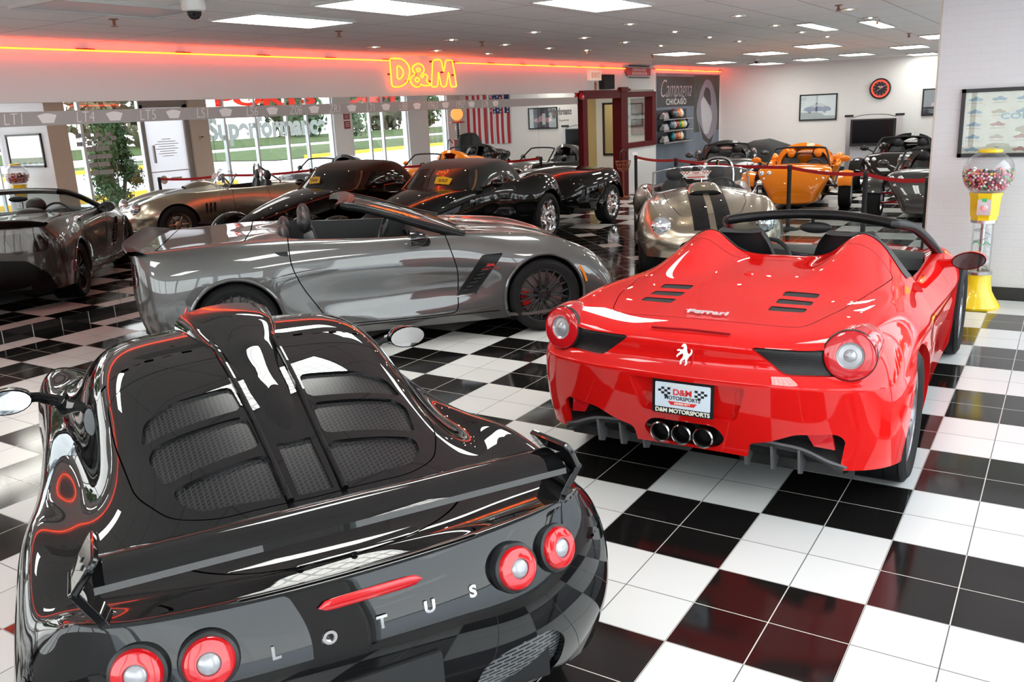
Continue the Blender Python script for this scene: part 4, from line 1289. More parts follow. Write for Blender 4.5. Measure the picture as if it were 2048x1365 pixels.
    H = [(1.72-.16*(y/.56)**2, y, 1.178-.035*(y/.56)**2) for y in np.linspace(-.56, .56, 13)]
    Pl = catmull([(2.46, .77, .80), (2.15, .725, .945), (1.86, .66, 1.075), (1.66, .60, 1.125), (1.56, .56, 1.143)], 5)
    Pr = [(p[0], -p[1], p[2]) for p in Pl]
    path = [tuple(p) for p in Pr[:-1]]+H+[tuple(p) for p in reversed(Pl[:-1])]
    fr.tube(path, [0.034]*len(path), 10)
    fr.build('windscreen_frame', M_satin, car)
    G = []
    top = H
    for i, h in enumerate(top):
        u = i/12*2-1
        base = Vector((2.55-.18*u*u, u*.76, .835-.04*u*u))
        G.append([tuple(Vector(h).lerp(base, t)+Vector((0, 0, .035*math.sin(math.pi*t)))) for t in np.linspace(0, 1, 8)])
    MB().grid(G).build('windscreen', M_wglass, car)
    MB().sphere((1.76, -.02, 1.075), .1, 18, 10, (.22, 1.15, .42)).tube([(1.74, 0, 1.17), (1.76, 0, 1.1)], .012, 6).build('rear_view_mirror', M_black, car)
    for s in (-1, 1):
        mb = MB()
        c = Vector((2.02, s*1.0, .835))
        rows = []
        for u, sc in ((0, 1.0), (.35, 1.02), (.7, .85), (1.0, .35)):
            rows.append([tuple(c+Vector((.13*u, (.108*math.cos(a))*sc, (.062*math.sin(a)+.01*math.cos(a)*s)*sc))) for a in np.linspace(0, 2*math.pi, 21)[:-1]])
        mb.grid(rows, closed_v=True); mb.poly(rows[-1])
        mb.tube([(2.12, s*.80, .785), (2.10, s*.88, .80), (2.07, s*.94, .82)], [.035, .03, .035], 8)
        mr = mb.build('side_mirror', M_red, car)
        mr['label'] = 'red door mirror on the %s' % ('left' if s > 0 else 'right')
        g2 = MB(); g2.poly([tuple(c+Vector((-.004, .101*math.cos(a), .055*math.sin(a)+.01*math.cos(a)*s))) for a in np.linspace(0, 2*math.pi, 21)[:-1]])
        g2.build('mirror_glass', pbsdf('mirror_dark', (0.02, 0.02, 0.02), 0.05, coat=.6), mr)
    # cockpit
    MB().box((1.0, -.72, zf+.12), (2.5, .72, zf+.14)).build('cabin_floor', M_leather, car, smooth=False)
    for s in (-1, 1):
        seat(car, 1.36, s*.36, .40, w=.50, hgt=.68, rec=.30, head=False)
    ds = MB()
    G = []
    for y in np.linspace(-.70, .70, 17):
        bz = .84+.03*math.exp(-((y-.36)/.16)**2)
        G.append([(2.50-.2*(y/.7)**2, y, .835), (2.25, y, bz), (2.12, y, bz-.02), (2.08, y, bz-.10), (2.2, y, .60)])
    ds.grid(G); ds.build('dashboard', M_leather, car)
    MB().box((1.35, -.09, .3), (2.15, .09, .56)).build('center_console', M_leather, car, smooth=False)
    steering(car, (1.88, .36, .79), .38)
    MB().box((2.07, .10, .72), (2.075, .24, .82)).build('screen', pbsdf('screen_blue', (0.01, 0.015, 0.06), 0.1), car, smooth=False)
    # wheels
    M_rimf = pbsdf('rim_graphite', (0.30, 0.30, 0.32), 0.22, metal=0.9)
    for s in (-1, 1):
        wheel(car, 0, s*.80, .350, .295, .262, 5, M_rimf, s, 'twin', cal=(2.6, M_redcal), cap=M_black)
        wheel(car, 2.65, s*.83, .345, .240, .262, 5, M_rimf, s, 'twin', cal=(0.5, M_redcal), cap=M_black)
    # side vent and fuel flap on the visible flank
    for s in (-1, 1):
        MB().prism(rpoly([(.47, .66), (.58, .70), (.56, .60), (.49, .585)], .02), .004, Matrix(((1, 0, 0, 0), (0, 0, s, s*.938), (0, 1, 0, 0), (0, 0, 0, 1)))).build('side_intake', M_blackm, car, smooth=False)
    return car
build_ferrari()
# ------------------------------------------------------------------ black coupe with rear wing
M_blk = paint('black_paint', (0.004, 0.004, 0.0045), rough=0.5)
nodes(M_blk)[2].inputs['Specular IOR Level'].default_value = 0.0
nodes(M_blk)[2].inputs['Coat IOR'].default_value = 1.5
def build_lotus():
    car = thing('sports_car', 'glossy black coupe with rear wing, mesh engine cover and four round red tail lamps', 'car', (-0.85, -1.53, 0), pose_car(1.04))
    K = 5
    tail = []
    for y, q in ((0, [(-.60, .30), (-.66, .42), (-.672, .56), (-.65, .71), (-.585, .832)]),
                 (.25, [(-.60, .30), (-.655, .42), (-.667, .56), (-.645, .71), (-.58, .834)]),
                 (.46, [(-.58, .295), (-.635, .42), (-.648, .56), (-.622, .71), (-.57, .842)]),
                 (.64, [(-.54, .285), (-.585, .42), (-.60, .56), (-.585, .71), (-.55, .855)])):
        tail.append(tailcol(y, q))
    tail.append([(-.45, .785, .27), (-.49, .815, .42), (-.50, .822, .56), (-.495, .80, .70), (-.475, .745, .838)])
    S = [
        (-.36, [(.815, .26), (.858, .42), (.864, .56), (.845, .70), (.775, .812)], [(.66, .815), (.48, .80), (.26, .795), (0, .795)]),
        (-.14, [(.82, .22), (.862, .40), (.866, .56), (.85, .72), (.79, .838)], [(.66, .825), (.50, .825), (.28, .865), (0, .868)]),
        (.16, [(.82, .18), (.858, .38), (.864, .56), (.85, .72), (.795, .845)], [(.66, .815), (.505, .895), (.29, .955), (0, .965)]),
        (.46, [(.80, .16), (.83, .32), (.835, .50), (.825, .68), (.785, .81)], [(.65, .80), (.52, .98), (.30, 1.045), (0, 1.055)]),
        (.80, [(.78, .15), (.80, .30), (.805, .46), (.81, .64), (.775, .78)], [(.655, .84), (.535, 1.06), (.31, 1.118), (0, 1.125)]),
        (1.10, [(.77, .15), (.79, .30), (.795, .46), (.805, .64), (.77, .785)], [(.665, .86), (.54, 1.085), (.31, 1.14), (0, 1.148)]),
        (1.38, [(.77, .15), (.79, .30), (.795, .46), (.805, .64), (.765, .79)], [(.67, .86), (.53, 1.06), (.31, 1.115), (0, 1.13)]),
        (1.66, [(.78, .15), (.80, .30), (.81, .46), (.815, .64), (.765, .79)], [(.67, .84), (.54, .95), (.32, 1.01), (0, 1.03)]),
        (1.98, [(.80, .16), (.83, .34), (.835, .50), (.82, .66), (.765, .79)], [(.67, .805), (.52, .82), (.32, .84), (0, .85)]),
        (2.30, [(.80, .18), (.84, .36), (.845, .52), (.83, .67), (.77, .79)], [(.66, .80), (.48, .73), (.27, .715), (0, .715)]),
        (2.60, [(.79, .18), (.83, .34), (.83, .48), (.80, .60), (.73, .71)], [(.62, .71), (.45, .635), (.25, .61), (0, .61)]),
        (2.84, [(.74, .18), (.78, .32), (.77, .43), (.73, .52), (.66, .60)], [(.55, .60), (.40, .55), (.22, .53), (0, .53)]),
    ]
    side = [station(*s) for s in S]
    nose = [[(3.0, .64, .17), (3.0, .66, .30), (2.99, .65, .38), (2.97, .60, .43), (2.94, .53, .47)]]
    for y, d in ((.44, 0), (.30, .05), (.15, .075), (0, .08)):
        nose.append([(3.04+d, y, .17), (3.06+d, y, .28), (3.05+d, y, .35), (3.02+d, y, .39), (2.97+d, y, .43)])
    V, F, T, B = cage_mesh(tail, side, nose, K)
    def crease(a, b):
        if a.x < -.46 and b.x < -.46 and a.z > .825 and b.z > .825: return .55
        return 0
    A, fc = cc_smooth(V, F, 4, 0.75, 3, crease=crease)
    sk = Skin(A, fc)
    inward = lambda co, n: Vector((0, -1 if co.y > 0 else 1, 0))
    for xc, r in ((0, .345), (2.30, .335)): sk.trim(f_cyl(xc, .31, r, .45))
    sk.lip(.04, sel=lambda c: abs(c.y) > .45 and (abs(math.hypot(c.x, c.z-.31)-.345) < .01 or abs(math.hypot(c.x-2.3, c.z-.31)-.335) < .01), toward=inward)
    # side glass
    sg = rpoly([(.83, .865), (.98, 1.035), (1.38, 1.03), (1.86, .845)], .04)
    gl = sk.split(f_side(sg, .5))
    for q in halves(gl): q.build('side_window', pbsdf('dark_glass', (0.012, 0.013, 0.014), 0.03, coat=0.5), car)
    ws = rpoly([(1.36, -.3), (1.36, .42), (1.45, .50), (1.86, .56), (1.98, .45), (2.0, -.3)], .03)
    w = sk.split(f_top(ws, .75))
    w.build('windscreen', pbsdf('dark_glass'), car)
    # engine cover: teardrop panel with three meshed slots each side and one in the spine
    cover = rpoly([(-.14, 0), (-.13, .30), (-.06, .42), (.12, .50), (.45, .53), (.70, .53), (.76, .30), (.78, 0), (.76, -.30), (.70, -.53), (.45, -.53), (.12, -.50), (-.06, -.42), (-.13, -.30)], .06)
    fcov = f_top(cover, .78, sym=False)
    cs = sk.split(fcov)
    sk.gap(fcov, .004)
    slots = [rpoly([(.365, .115), (.525, .125), (.50, .33), (.44, .435), (.33, .455), (.335, .40)], .03),
             rpoly([(.145, .105), (.325, .115), (.30, .42), (.255, .445), (.10, .42)], .03),
             rpoly([(-.115, .085), (.10, .10), (.065, .40), (-.01, .39), (-.08, .33)], .03)]
    mm = mesh_mat('engine_mesh', (0.028, 0.028, 0.03), (0.002, 0.002, 0.002), 62, 0.3, 'XY')
    ps = []
    for q in slots: ps.append(cs.split(f_top(q, .7)))
    cq = rpoly([(-.12, -.055), (.135, -.055), (.135, .055), (-.12, .055)], .012)
    ctr = cs.split(f_top(cq, .7, sym=False))
    cs.lip(.02, sel=lambda c: True, toward=lambda co, n: Vector((0, 0, -1)))
    for q in ps:
        for v in q.bm.verts: v.co.z -= .012
        for h_ in halves(q): h_.build('vent_mesh', mm, car)
    for v in ctr.bm.verts: v.co.z -= .010
    ctr.build('spine_mesh', mm, car)
    # raised spine ribs
    cs.build('engine_cover', M_blk, car)
    sk.gap(lambda P: np.maximum(np.abs(P[:, 0]-.90+.25*P[:, 1]**2)-.0005, np.maximum(1.0-P[:, 2], 0.0)), .0025)
    # deck cut-out line, tail seam, lower grilles
    scal = lambda P: np.maximum(np.abs(np.hypot((P[:, 0]+.10)/1.0, P[:, 1]/1.35)-.335)-0.0, .0)*0+np.hypot((P[:, 0]+.10), P[:, 1]/1.45)-.335
    fs = lambda P: np.maximum(np.abs(scal(P))-.003, np.maximum(.77-P[:, 2], P[:, 0]+.14))
    sk.cut(scal); sk.trim(fs)
    low = rpoly([(.27, .30), (.265, .40), (.30, .475), (.42, .50), (.54, .495), (.60, .43), (.585, .31)], .05)
    lg = sk.split(f_end(low, -.3))
    bk = lambda co, n: Vector((1, 0, 0))
    sk.lip(.03, sel=lambda c: c.x < -.4 and .31 < c.z < .52, toward=bk)
    for v in lg.bm.verts: v.co.x += .03
    slotm = pbsdf('slotted_grille', (0.16, 0.165, 0.17), 0.4, metal=0.3)
    n, l, b = nodes(slotm)
    t = n.new('ShaderNodeTexCoord'); br = n.new('ShaderNodeTexBrick'); sp_ = n.new('ShaderNodeSeparateXYZ'); cb = n.new('ShaderNodeCombineXYZ')
    l.new(t.outputs['Object'], sp_.inputs[0]); l.new(sp_.outputs['Y'], cb.inputs[0]); l.new(sp_.outputs['Z'], cb.inputs[1])
    br.inputs['Scale'].default_value = 1; br.inputs['Brick Width'].default_value = .05; br.inputs['Row Height'].default_value = .014; br.inputs['Mortar Size'].default_value = .0042; br.inputs['Mortar Smooth'].default_value = 0
    br.inputs['Color1'].default_value = (.004, .004, .004, 1); br.inputs['Color2'].default_value = (.004, .004, .004, 1); br.inputs['Mortar'].default_value = (.17, .175, .18, 1)
    l.new(cb.outputs[0], br.inputs['Vector']); l.new(br.outputs['Color'], b.inputs['Base Color'])
    for h_ in halves(lg): h_.build('outlet_grille', slotm, car)
    seam = rpoly([(-.45, .1), (-.45, .62), (-.2, .66), (.3, .66), (.3, .1)], .05)
    sk.gap(lambda P: np.maximum(np.abs(P[:, 2]-(.655+.06*np.abs(P[:, 1]/.8)**3))-0.0, np.maximum(P[:, 0]+.44, .70-np.abs(P[:, 1])))-.0006, .0012)
    door = rpoly([(.92, .24), (.86, .55), (.80, .78), (.9, .87), (1.9, .85), (1.98, .6), (1.94, .24)], .06)
    ds = sk.split(f_side(door, .5)); ds.gap(f_side(door, .5), .003)
    body = sk.build('body', M_blk, car)
    for q in halves(ds): q.build('door', M_blk, car)
    # spine ribs and roof scoop
    rb = MB()
    for s in (-1, 1):
        P = [(x, s*(.085+.035*max(0, x)), z) for x, z in ((-.15, .878), (.16, .972), (.46, 1.064), (.78, 1.132), (.95, 1.150))]
        rb = MB().tube(catmull(P, 5), .010, 8)
        rb.build('spine_rib', M_blk, car)
    sc = MB(); G = []
    xs_ = np.linspace(.16, 1.36, 26)
    cz = np.interp(xs_, (.16, .46, .80, 1.10, 1.38), (.968, 1.058, 1.127, 1.150, 1.132))
    hh = np.interp(xs_, (.16, .30, .62, .82, 1.0, 1.2, 1.36), (-.006, .012, .022, .034, .052, .068, .078))
    ww = np.interp(xs_, (.16, .62, .82, 1.05, 1.36), (.078, .092, .112, .160, .200))
    for x, z0, h, w_ in zip(xs_, cz, hh, ww):
        G.append([(x, w_*t*(1+.10*(1-k)), z0-.03*t*t-.012+(h+.012)*k) for t, k in [(-1.04, 0), (-1, .55), (-.96, .85), (-.90, .97), (-.7, 1), (-.35, 1.02), (0, 1.03), (.35, 1.02), (.7, 1), (.90, .97), (.96, .85), (1, .55), (1.04, 0)]])
    sc.grid(G)
    so = sc.build('roof_scoop', M_blk, car)
    g2 = MB(); last = G[-1]
    g2.add(last+[(p[0]-.02, p[1]*.96, 1.118) for p in last], [(i, i+1, len(last)+i+1, len(last)+i) for i in range(len(last)-1)])
    g2.build('scoop_mouth', M_under, so, smooth=False)
    # tail lamps
    for (y, x) in ((.575, -.605), (.418, -.645), (-.418, -.645), (-.575, -.605)):
        s = 1 if y > 0 else -1
        d = Vector((-.93, s*(.30 if abs(y) > .5 else .12), .28)).normalized()
        Mx = axM((x, y, .738), d)
        q = MB().lathe([(.062, -.05), (.062, .012), (.056, .022), (.040, .026), (.029, .026), (.028, .020)], 36, Mx).build('tail_lamp', M_lens_red, car)
        MB().lathe([(.028, .021), (.020, .028), (.008, .031), (0, .031)], 24, Mx).build('lamp_core', pbsdf('lamp_core_grey'), q)
        MB().lathe([(.063, -.05), (.074, -.012), (.070, .006), (.0625, .010)], 36, Mx).build('lamp_bezel', M_black, q)
    bl = MB()
    bl.grid([[(-.632-.006*math.cos(a)+.0, y, .785+.017*math.sin(a)*math.sqrt(max(0, 1-(y/.142)**8))) for a in np.linspace(-1.57, 1.57, 7)] for y in np.linspace(-.142, .142, 17)])
    bl.build('brake_light', M_lens_red, car)
    lt = 'LOTUS'
    for ch, y in zip(lt, (.262, .125, -.014, -.150, -.282)):
        m = MB(); add_text(m, ch, .047, face_M((-.656+.012*(y/.28)**2, y, .705), (-1, 0, .16)), depth=.006, bold=.0016)
        m.build('letter', M_chrome, car, smooth=False)
    pm = MB().prism(rpoly([(-.165, -.07), (.165, -.07), (.165, .07), (-.165, .07)], .012), .012, face_M((-.675, 0, .51), (-1, 0, .06)))
    pm.build('plate_holder', M_black, car, smooth=False)
    MB().tube([(-.62, -.05, .27), (-.69, -.05, .27)], .05, 20, caps=False).tube([(-.62, .05, .27), (-.69, .05, .27)], .05, 20, caps=False).build('exhaust_pipe', M_steel, car)
    MB().lathe([(0, 0), (.012, 0), (.013, -.01)], 14, axM((-.652, .135, .70), (-1, 0, .1))).build('lock', M_chrome, car)
    # wing with end plates and posts
    wg = MB(); G = []
    foil = [(-.080, -.008), (-.076, .008), (-.05, .020), (-.015, .025), (.025, .020), (.055, .008), (.068, -.002), (.045, -.006), (0, -.004), (-.05, -.012)]
    for y in np.linspace(-.635, .635, 21):
        G.append([(-.495+a, y, .970+b+a*.16) for a, b in foil])
    wg.grid(G, closed_v=True)
    wing = wg.build('rear_wing', M_blk, car)
    wing['label'] = 'glossy black wing blade with a neon reflection'
    for s in (-1, 1):
        e1 = Vector((1, 0, -.12)).normalized(); e2 = Vector((0, s*.55, -.83)).normalized(); e3 = e1.cross(e2)
        if e3.y*s < 0: e3 = -e3
        def plate_M(o, u, v, w):
            m_ = Matrix((u, v, w)).transposed().to_4x4(); m_.translation = o
            return m_
        o0 = Vector((-.50, s*.618, 1.040))
        ep = MB().prism(rpoly([(-.105, 0), (.105, -.005), (.118, .02), (.10, .105), (-.075, .115), (-.112, .03)], .012, 3), .018, plate_M(o0-e3*.009, e1, e2, e3))
        e = ep.build('wing_end_plate', M_blk, wing, smooth=False)
        bevel(e, .005, 2)
        f2 = Vector((.0, -s*.42, -.9)).normalized(); f3 = e1.cross(f2)
        po = MB().prism(rpoly([(-.08, -.01), (.10, -.01), (.075, .10), (.07, .17), (-.06, .17), (-.055, .10)], .012, 3), .022, plate_M(o0+e2*.105-f3*.011, e1, f2, f3))
        bevel(po.build('wing_post', M_blk, wing, smooth=False), .005, 2)
        for k in (0, 1):
            MB().lathe([(0, .003), (.007, .002), (.008, 0)], 10, axM(o0+e2*.045+e1*(-.05+.06*k)+e3*.010, e3)).build('wing_bolt', M_black, wing)
        # mirrors
        c = Vector((1.46, s*.90, .895))
        mb = MB()
        rows = []
        for u, q in ((0, 1.0), (.4, 1.0), (.75, .8), (1, .3)):
            rows.append([tuple(c+Vector((.12*u, .095*math.cos(a)*q, .055*math.sin(a)*q))) for a in np.linspace(0, 2*math.pi, 21)[:-1]])
        mb.grid(rows, closed_v=True); mb.poly(rows[-1])
        mb.tube([(1.56, s*.70, .83), (1.55, s*.79, .875), (1.52, s*.86, .89)], [.03, .022, .025], 8)
        mo = mb.build('side_mirror', M_blk, car)
        mo['label'] = 'black door mirror on the %s' % ('left' if s > 0 else 'right')
        MB().poly([tuple(c+Vector((-.003, .09*math.cos(a), .05*math.sin(a)))) for a in np.linspace(0, 2*math.pi, 21)[:-1]]).build('mirror_glass', pbsdf('mirror_silvered', (0.75, 0.78, 0.80), 0.01, metal=1.0), mo)
        MB().prism(rpoly([(-.40, .52), (-.33, .55), (-.32, .575), (-.40, .56)], .01), .004, Matrix(((1, 0, 0, 0), (0, 0, s, s*.862), (0, 1, 0, 0), (0, 0, 0, 1)))).build('side_marker', M_lens_red, car, smooth=False)
    # engine under the mesh
    hull = MB(); rows = []
    for x, w, z0, z1 in ((-.58, .55, .30, .78), (-.38, .66, .24, .76), (-.36, .46, .16, .74), (.36, .46, .14, .74), (.38, .74, .14, .76), (1.9, .74, .14, .74), (1.95, .48, .14, .66), (2.65, .48, .15, .54), (2.68, .66, .16, .46), (2.9, .5, .18, .38)):
        rows.append([(x, -w, z0), (x, w, z0), (x, w, z1), (x, -w, z1)])
    hull.grid(rows, closed_v=True); hull.poly(rows[0]); hull.poly(rows[-1]); hull.build('chassis', M_under, car, smooth=False)
    for s in (-1, 1):
        wheel(car, 0, s*.735, .315, .225, .222, 7, M_carbon, s, 'y', cap=M_black)
        wheel(car, 2.30, s*.725, .298, .195, .216, 7, M_carbon, s, 'y', cap=M_black)
    return car
build_lotus()
# ------------------------------------------------------------------ gray convertible by the mirror
M_gray = paint('gray_metallic', (0.075, 0.075, 0.073), metal=0.35, rough=0.40, flake=0.12)
def build_corvette():
    car = thing('convertible', 'dark gray metallic convertible with black wheels and red brake calipers, top down', 'car', (-5.398, 2.096, 0), pose_car(-0.769))
    K = 5
    tail = []
    for y, q in ((0, [(-.80, .24), (-.86, .38), (-.88, .58), (-.87, .80), (-.84, .985)]), (.28, [(-.80, .24), (-.86, .38), (-.88, .58), (-.868, .80), (-.838, .985)]),
                 (.54, [(-.79, .24), (-.845, .38), (-.862, .58), (-.85, .80), (-.825, .985)]), (.75, [(-.74, .24), (-.79, .38), (-.81, .58), (-.80, .80), (-.78, .98)])):
        tail.append(tailcol(y, q))
    tail.append([(-.62, .91, .24), (-.66, .935, .38), (-.68, .945, .58), (-.68, .92, .80), (-.68, .85, .965)])
    S = [
        (-.44, [(.95, .24), (.985, .40), (.988, .60), (.958, .82), (.86, .985)], [(.72, 1.0), (.52, 1.0), (.28, 1.0), (0, 1.0)]),
        (-.15, [(.95, .20), (.985, .40), (.992, .62), (.966, .84), (.872, 1.0)], [(.72, 1.015), (.52, 1.015), (.28, 1.015), (0, 1.015)]),
        (.18, [(.95, .19), (.98, .38), (.987, .60), (.957, .83), (.866, .995)], [(.72, 1.02), (.50, 1.025), (.28, 1.025), (0, 1.02)]),
        (.48, [(.93, .17), (.955, .32), (.95, .55), (.937, .79), (.857, .98)], [(.72, 1.01), (.50, 1.035), (.28, 1.035), (0, 1.01)]),
        (.85, [(.91, .16), (.938, .27), (.905, .48), (.92, .745), (.85, .962)], [(.73, .975), (.50, .975), (.28, .975), (0, .975)]),
        (1.30, [(.91, .16), (.938, .26), (.888, .46), (.908, .715), (.85, .948)], [(.73, .955), (.50, .955), (.28, .955), (0, .955)]),
        (1.75, [(.91, .16), (.938, .27), (.885, .47), (.90, .70), (.85, .935)], [(.73, .945), (.50, .945), (.28, .945), (0, .945)]),
        (2.10, [(.92, .16), (.942, .30), (.905, .48), (.918, .70), (.85, .92)], [(.72, .945), (.50, .93), (.28, .935), (0, .935)]),
        (2.40, [(.94, .17), (.965, .36), (.955, .54), (.945, .72), (.84, .895)], [(.70, .92), (.50, .89), (.28, .905), (0, .91)]),
        (2.72, [(.945, .18), (.972, .38), (.972, .55), (.945, .715), (.82, .86)], [(.69, .885), (.50, .845), (.28, .86), (0, .865)]),
        (3.02, [(.92, .18), (.952, .34), (.942, .50), (.895, .645), (.77, .765)], [(.64, .79), (.47, .76), (.26, .77), (0, .775)]),
        (3.28, [(.84, .17), (.87, .30), (.855, .43), (.80, .55), (.69, .645)], [(.58, .665), (.42, .65), (.23, .655), (0, .66)]),
    ]
    side = [station(*s) for s in S]
    nose = [[(3.44, .72, .17), (3.46, .74, .29), (3.44, .73, .40), (3.40, .68, .49), (3.37, .58, .555)]]
    for y, d in ((.44, 0), (.28, .06), (.14, .085), (0, .09)):
        nose.append([(3.53+d, y, .16), (3.56+d, y, .27), (3.54+d, y, .37), (3.50+d, y, .44), (3.44+d, y, .50)])
    V, F, T, B = cage_mesh(tail, side, nose, K)
    cr = lambda a, b: .6 if (a.x < -.66 and b.x < -.66 and a.z > .95 and b.z > .95) else 0
    A, fc = cc_smooth(V, F, 4, 0.55, 2, crease=cr)
    sk = Skin(A, fc)
    inward = lambda co, n: Vector((0, -1 if co.y > 0 else 1, 0))
    for xc, r in ((0, .385), (2.71, .375)):
        sk.trim(f_cyl(xc, .345, r, .5)); arch_flare(sk, xc, .345, r, .5, M_gray, car)
    sk.lip(.045, sel=lambda c: abs(c.y) > .5 and (abs(math.hypot(c.x, c.z-.345)-.385) < .01 or abs(math.hypot(c.x-2.71, c.z-.345)-.375) < .01), toward=inward)
    cock = rpoly([(.40, -.3), (.40, .62), (.50, .74), (1.2, .77), (1.72, .765), (1.95, .66), (2.05, .3), (2.05, -.3)], .1)
    tub, zf = tubskin(sk, f_top(cock, .7), .62, 'cockpit_tub', car, M_leather)
    # fender vent, headlamps, rear fascia
    vent = rpoly([(2.15, .755), (2.34, .76), (2.075, .415), (1.885, .40)], .02)
    vs = sk.split(f_side(vent, .5))
    sk.lip(.035, sel=lambda c: abs(c.y) > .5 and 1.87 < c.x < 2.36 and .39 < c.z < .77, toward=inward)
    hl = rpoly([(2.97, .70), (3.26, .53), (3.36, .50), (3.35, .60), (3.20, .72), (3.0, .80)], .03)
    hs = sk.split(f_top(hl, .4))
    rf = rpoly([(-.86, .22), (.86, .22), (.80, .44), (.62, .60), (.40, .62), (-.40, .62), (-.62, .60), (-.80, .44)], .04)
    fs_ = sk.split(f_end(rf, -.5, sym=False))
    lamp = rpoly([(.42, .90), (.61, .91), (.60, .68), (.50, .68)], .03); lamp2 = rpoly([(.65, .91), (.86, .89), (.84, .70), (.65, .68)], .03)
    lsk = [sk.split(f_end(q, -.5)) for q in (lamp, lamp2)]
    door = rpoly([(.78, .245), (.56, .60), (.48, .80), (.47, 1.2), (1.80, 1.2), (1.84, .95), (1.93, .62), (1.90, .245)], .08)
    ds = sk.split(f_side(door, .5)); ds.gap(f_side(door, .5), .009)
    sk.gap(f_top(rpoly([(2.1, -.66), (2.1, .66), (2.6, .64), (3.0, .55), (3.3, .35), (3.33, -.35), (3.0, -.55), (2.6, -.64)], .1), .5, sym=False), .004)
    sk.gap(lambda P: np.maximum(np.maximum(np.abs(P[:, 2]-.222-.012*(P[:, 0]-.8))-.0, .5-np.abs(P[:, 1])), np.abs(P[:, 0]-1.36)-.92)-.0005, .0035)
    sk.gap(f_top(rpoly([(-.60, -.78), (-.60, .78), (-.2, .80), (.12, .80), (.14, 0), (.12, -.80), (-.2, -.80)], .06), .9, sym=False), .006)
    sk.build('body', M_gray, car)
    for q in halves(ds): q.build('door', M_gray, car)
    for q in halves(vs.offset(-.03)): q.build('fender_vent', M_satin, car)
    for q in halves(hs): q.build('headlamp', pbsdf('headlamp_dark', (0.10, 0.105, 0.11), 0.08, metal=0.4, coat=1.0), car)
    fs_.offset(-.01).build('rear_valance', M_satin, car)
    for q in lsk:
        for h_ in halves(q): h_.build('tail_lamp', pbsdf('lamp_smoked', (.035, .006, .008), .08, coat=1), car)
    for s in (-1, 1):
        gi = MB()
        for k in range(7):
            u = k/6
            x = 1.96+.20*u; z = .44+.20*u
            gi.tube([(x, s*.905, z), (x+.07, s*.91, z+.012)], .012, 6)
        gi.build('vent_gill', M_black, car)
        MB().tube([(1.89, s*.925, .402), (2.075, s*.935, .418)], .010, 6).build('vent_trim', M_chrome, car)
        bm_ = face_M((2.215, s*.944, .645), (0, s, .1))
        t1 = MB(); add_text(t1, 'Z06', .032, bm_ @ Matrix.Translation((0, .018, 0)), depth=.004, bold=.001, sx=1.4); t1.build('badge_red', pbsdf('badge_red', (0.6, 0.02, 0.02), 0.3), car, smooth=False)
        t2 = MB(); add_text(t2, 'SUPERCHARGED', .022, bm_ @ Matrix.Translation((0, -.014, 0)), depth=.004); t2.build('badge_chrome', M_chrome, car, smooth=False)
        # side markers that follow the arches
        am = MB(); am.tube([(2.71+.415*math.cos(a), s*(.945-.05*(math.cos(a)-.75)), .345+.415*math.sin(a)) for a in np.linspace(.22, .62, 8)], .012, 8); am.build('side_marker', M_lens_amber, car)
        rm = MB(); rm.tube([(.43*math.cos(a), s*.985, .345+.43*math.sin(a)) for a in np.linspace(math.pi-.1, math.pi-.45, 8)], .013, 8); rm.build('side_marker', M_lens_red, car)
        # mirrors
        c = Vector((1.50, s*1.0, .965)); mb = MB(); rows = []
        for u, q in ((0, 1), (.45, 1), (.8, .75), (1, .3)):
            rows.append([tuple(c+Vector((.15*u, .10*math.cos(a)*q, .072*math.sin(a)*q))) for a in np.linspace(0, 2*math.pi, 19)[:-1]])
        mb.grid(rows, closed_v=True); mb.poly(rows[-1]); mb.poly(rows[0])
        mb.tube([(1.66, s*.84, .90), (1.62, s*.89, .915), (1.58, s*.95, .94)], [.05, .04, .045], 8)
        o = mb.build('side_mirror', M_carbon, car); o['label'] = 'gloss black door mirror on the %s' % ('left' if s > 0 else 'right')
        MB().prism(rpoly([(.36, .925), (.47, .925), (.47, .88), (.42, .875)], .01), .006, Matrix(((1, 0, 0, 0), (0, 0, s, s*.905), (0, 1, 0, 0), (0, 0, 0, 1)))).build('door_handle', M_black, car, smooth=False)
        # roll fairings behind the seats
        fb = MB(); fb.sphere((.43, s*.36, .99), .17, 16, 10, (.38, 1.2, .62)); fb.build('seat_fairing', M_leather, car)
    # spoiler
    sp_ = MB(); G = []
    for y in np.linspace(-.86, .86, 25):
        xx = -.83+.26*max(0, abs(y)-.55)**1.6*2
        h = .065*(1-(abs(y)/.9)**6)
        G.append([(xx+.09, y, .985), (xx+.02, y, 1.005+h*.5), (xx-.055, y, 1.0+h), (xx-.06, y, .985+h), (xx-.02, y, .975)])
    sp_.grid(G, closed_v=True); sp_.build('spoiler', M_satin, car)
    for y in (-.15, -.05, .05, .15):
        MB().lathe([(.035, 0), (.035, .10), (.042, .10), (.042, 0)], 20, axM((-.80, y, .36), (-1, 0, 0))).build('exhaust_pipe', M_steel, car)
    # windscreen frame and glass
    H = [(1.06-.07*(y/.56)**2, y, 1.272-.03*(y/.56)**2) for y in np.linspace(-.56, .56, 13)]
    Pl = catmull([(2.02, .80, .93), (1.72, .765, 1.02), (1.40, .70, 1.135), (1.14, .62, 1.215), (1.0, .57, 1.238)], 5)
    Pr = [(p[0], -p[1], p[2]) for p in Pl]
    path = [tuple(p) for p in Pr[:-1]]+H+[tuple(p) for p in reversed(Pl[:-1])]
    fr = MB(); fr.tube(path, [.038]*len(path), 10)
    G = [[(h[0]-.09, h[1], h[2]-.03), (h[0]-.08, h[1], h[2]+.012), (h[0], h[1], h[2]+.035), (h[0]+.06, h[1], h[2]+.01)] for h in H]
    fr.grid(G)
    fr.build('windscreen_frame', M_satin, car)
    G = []
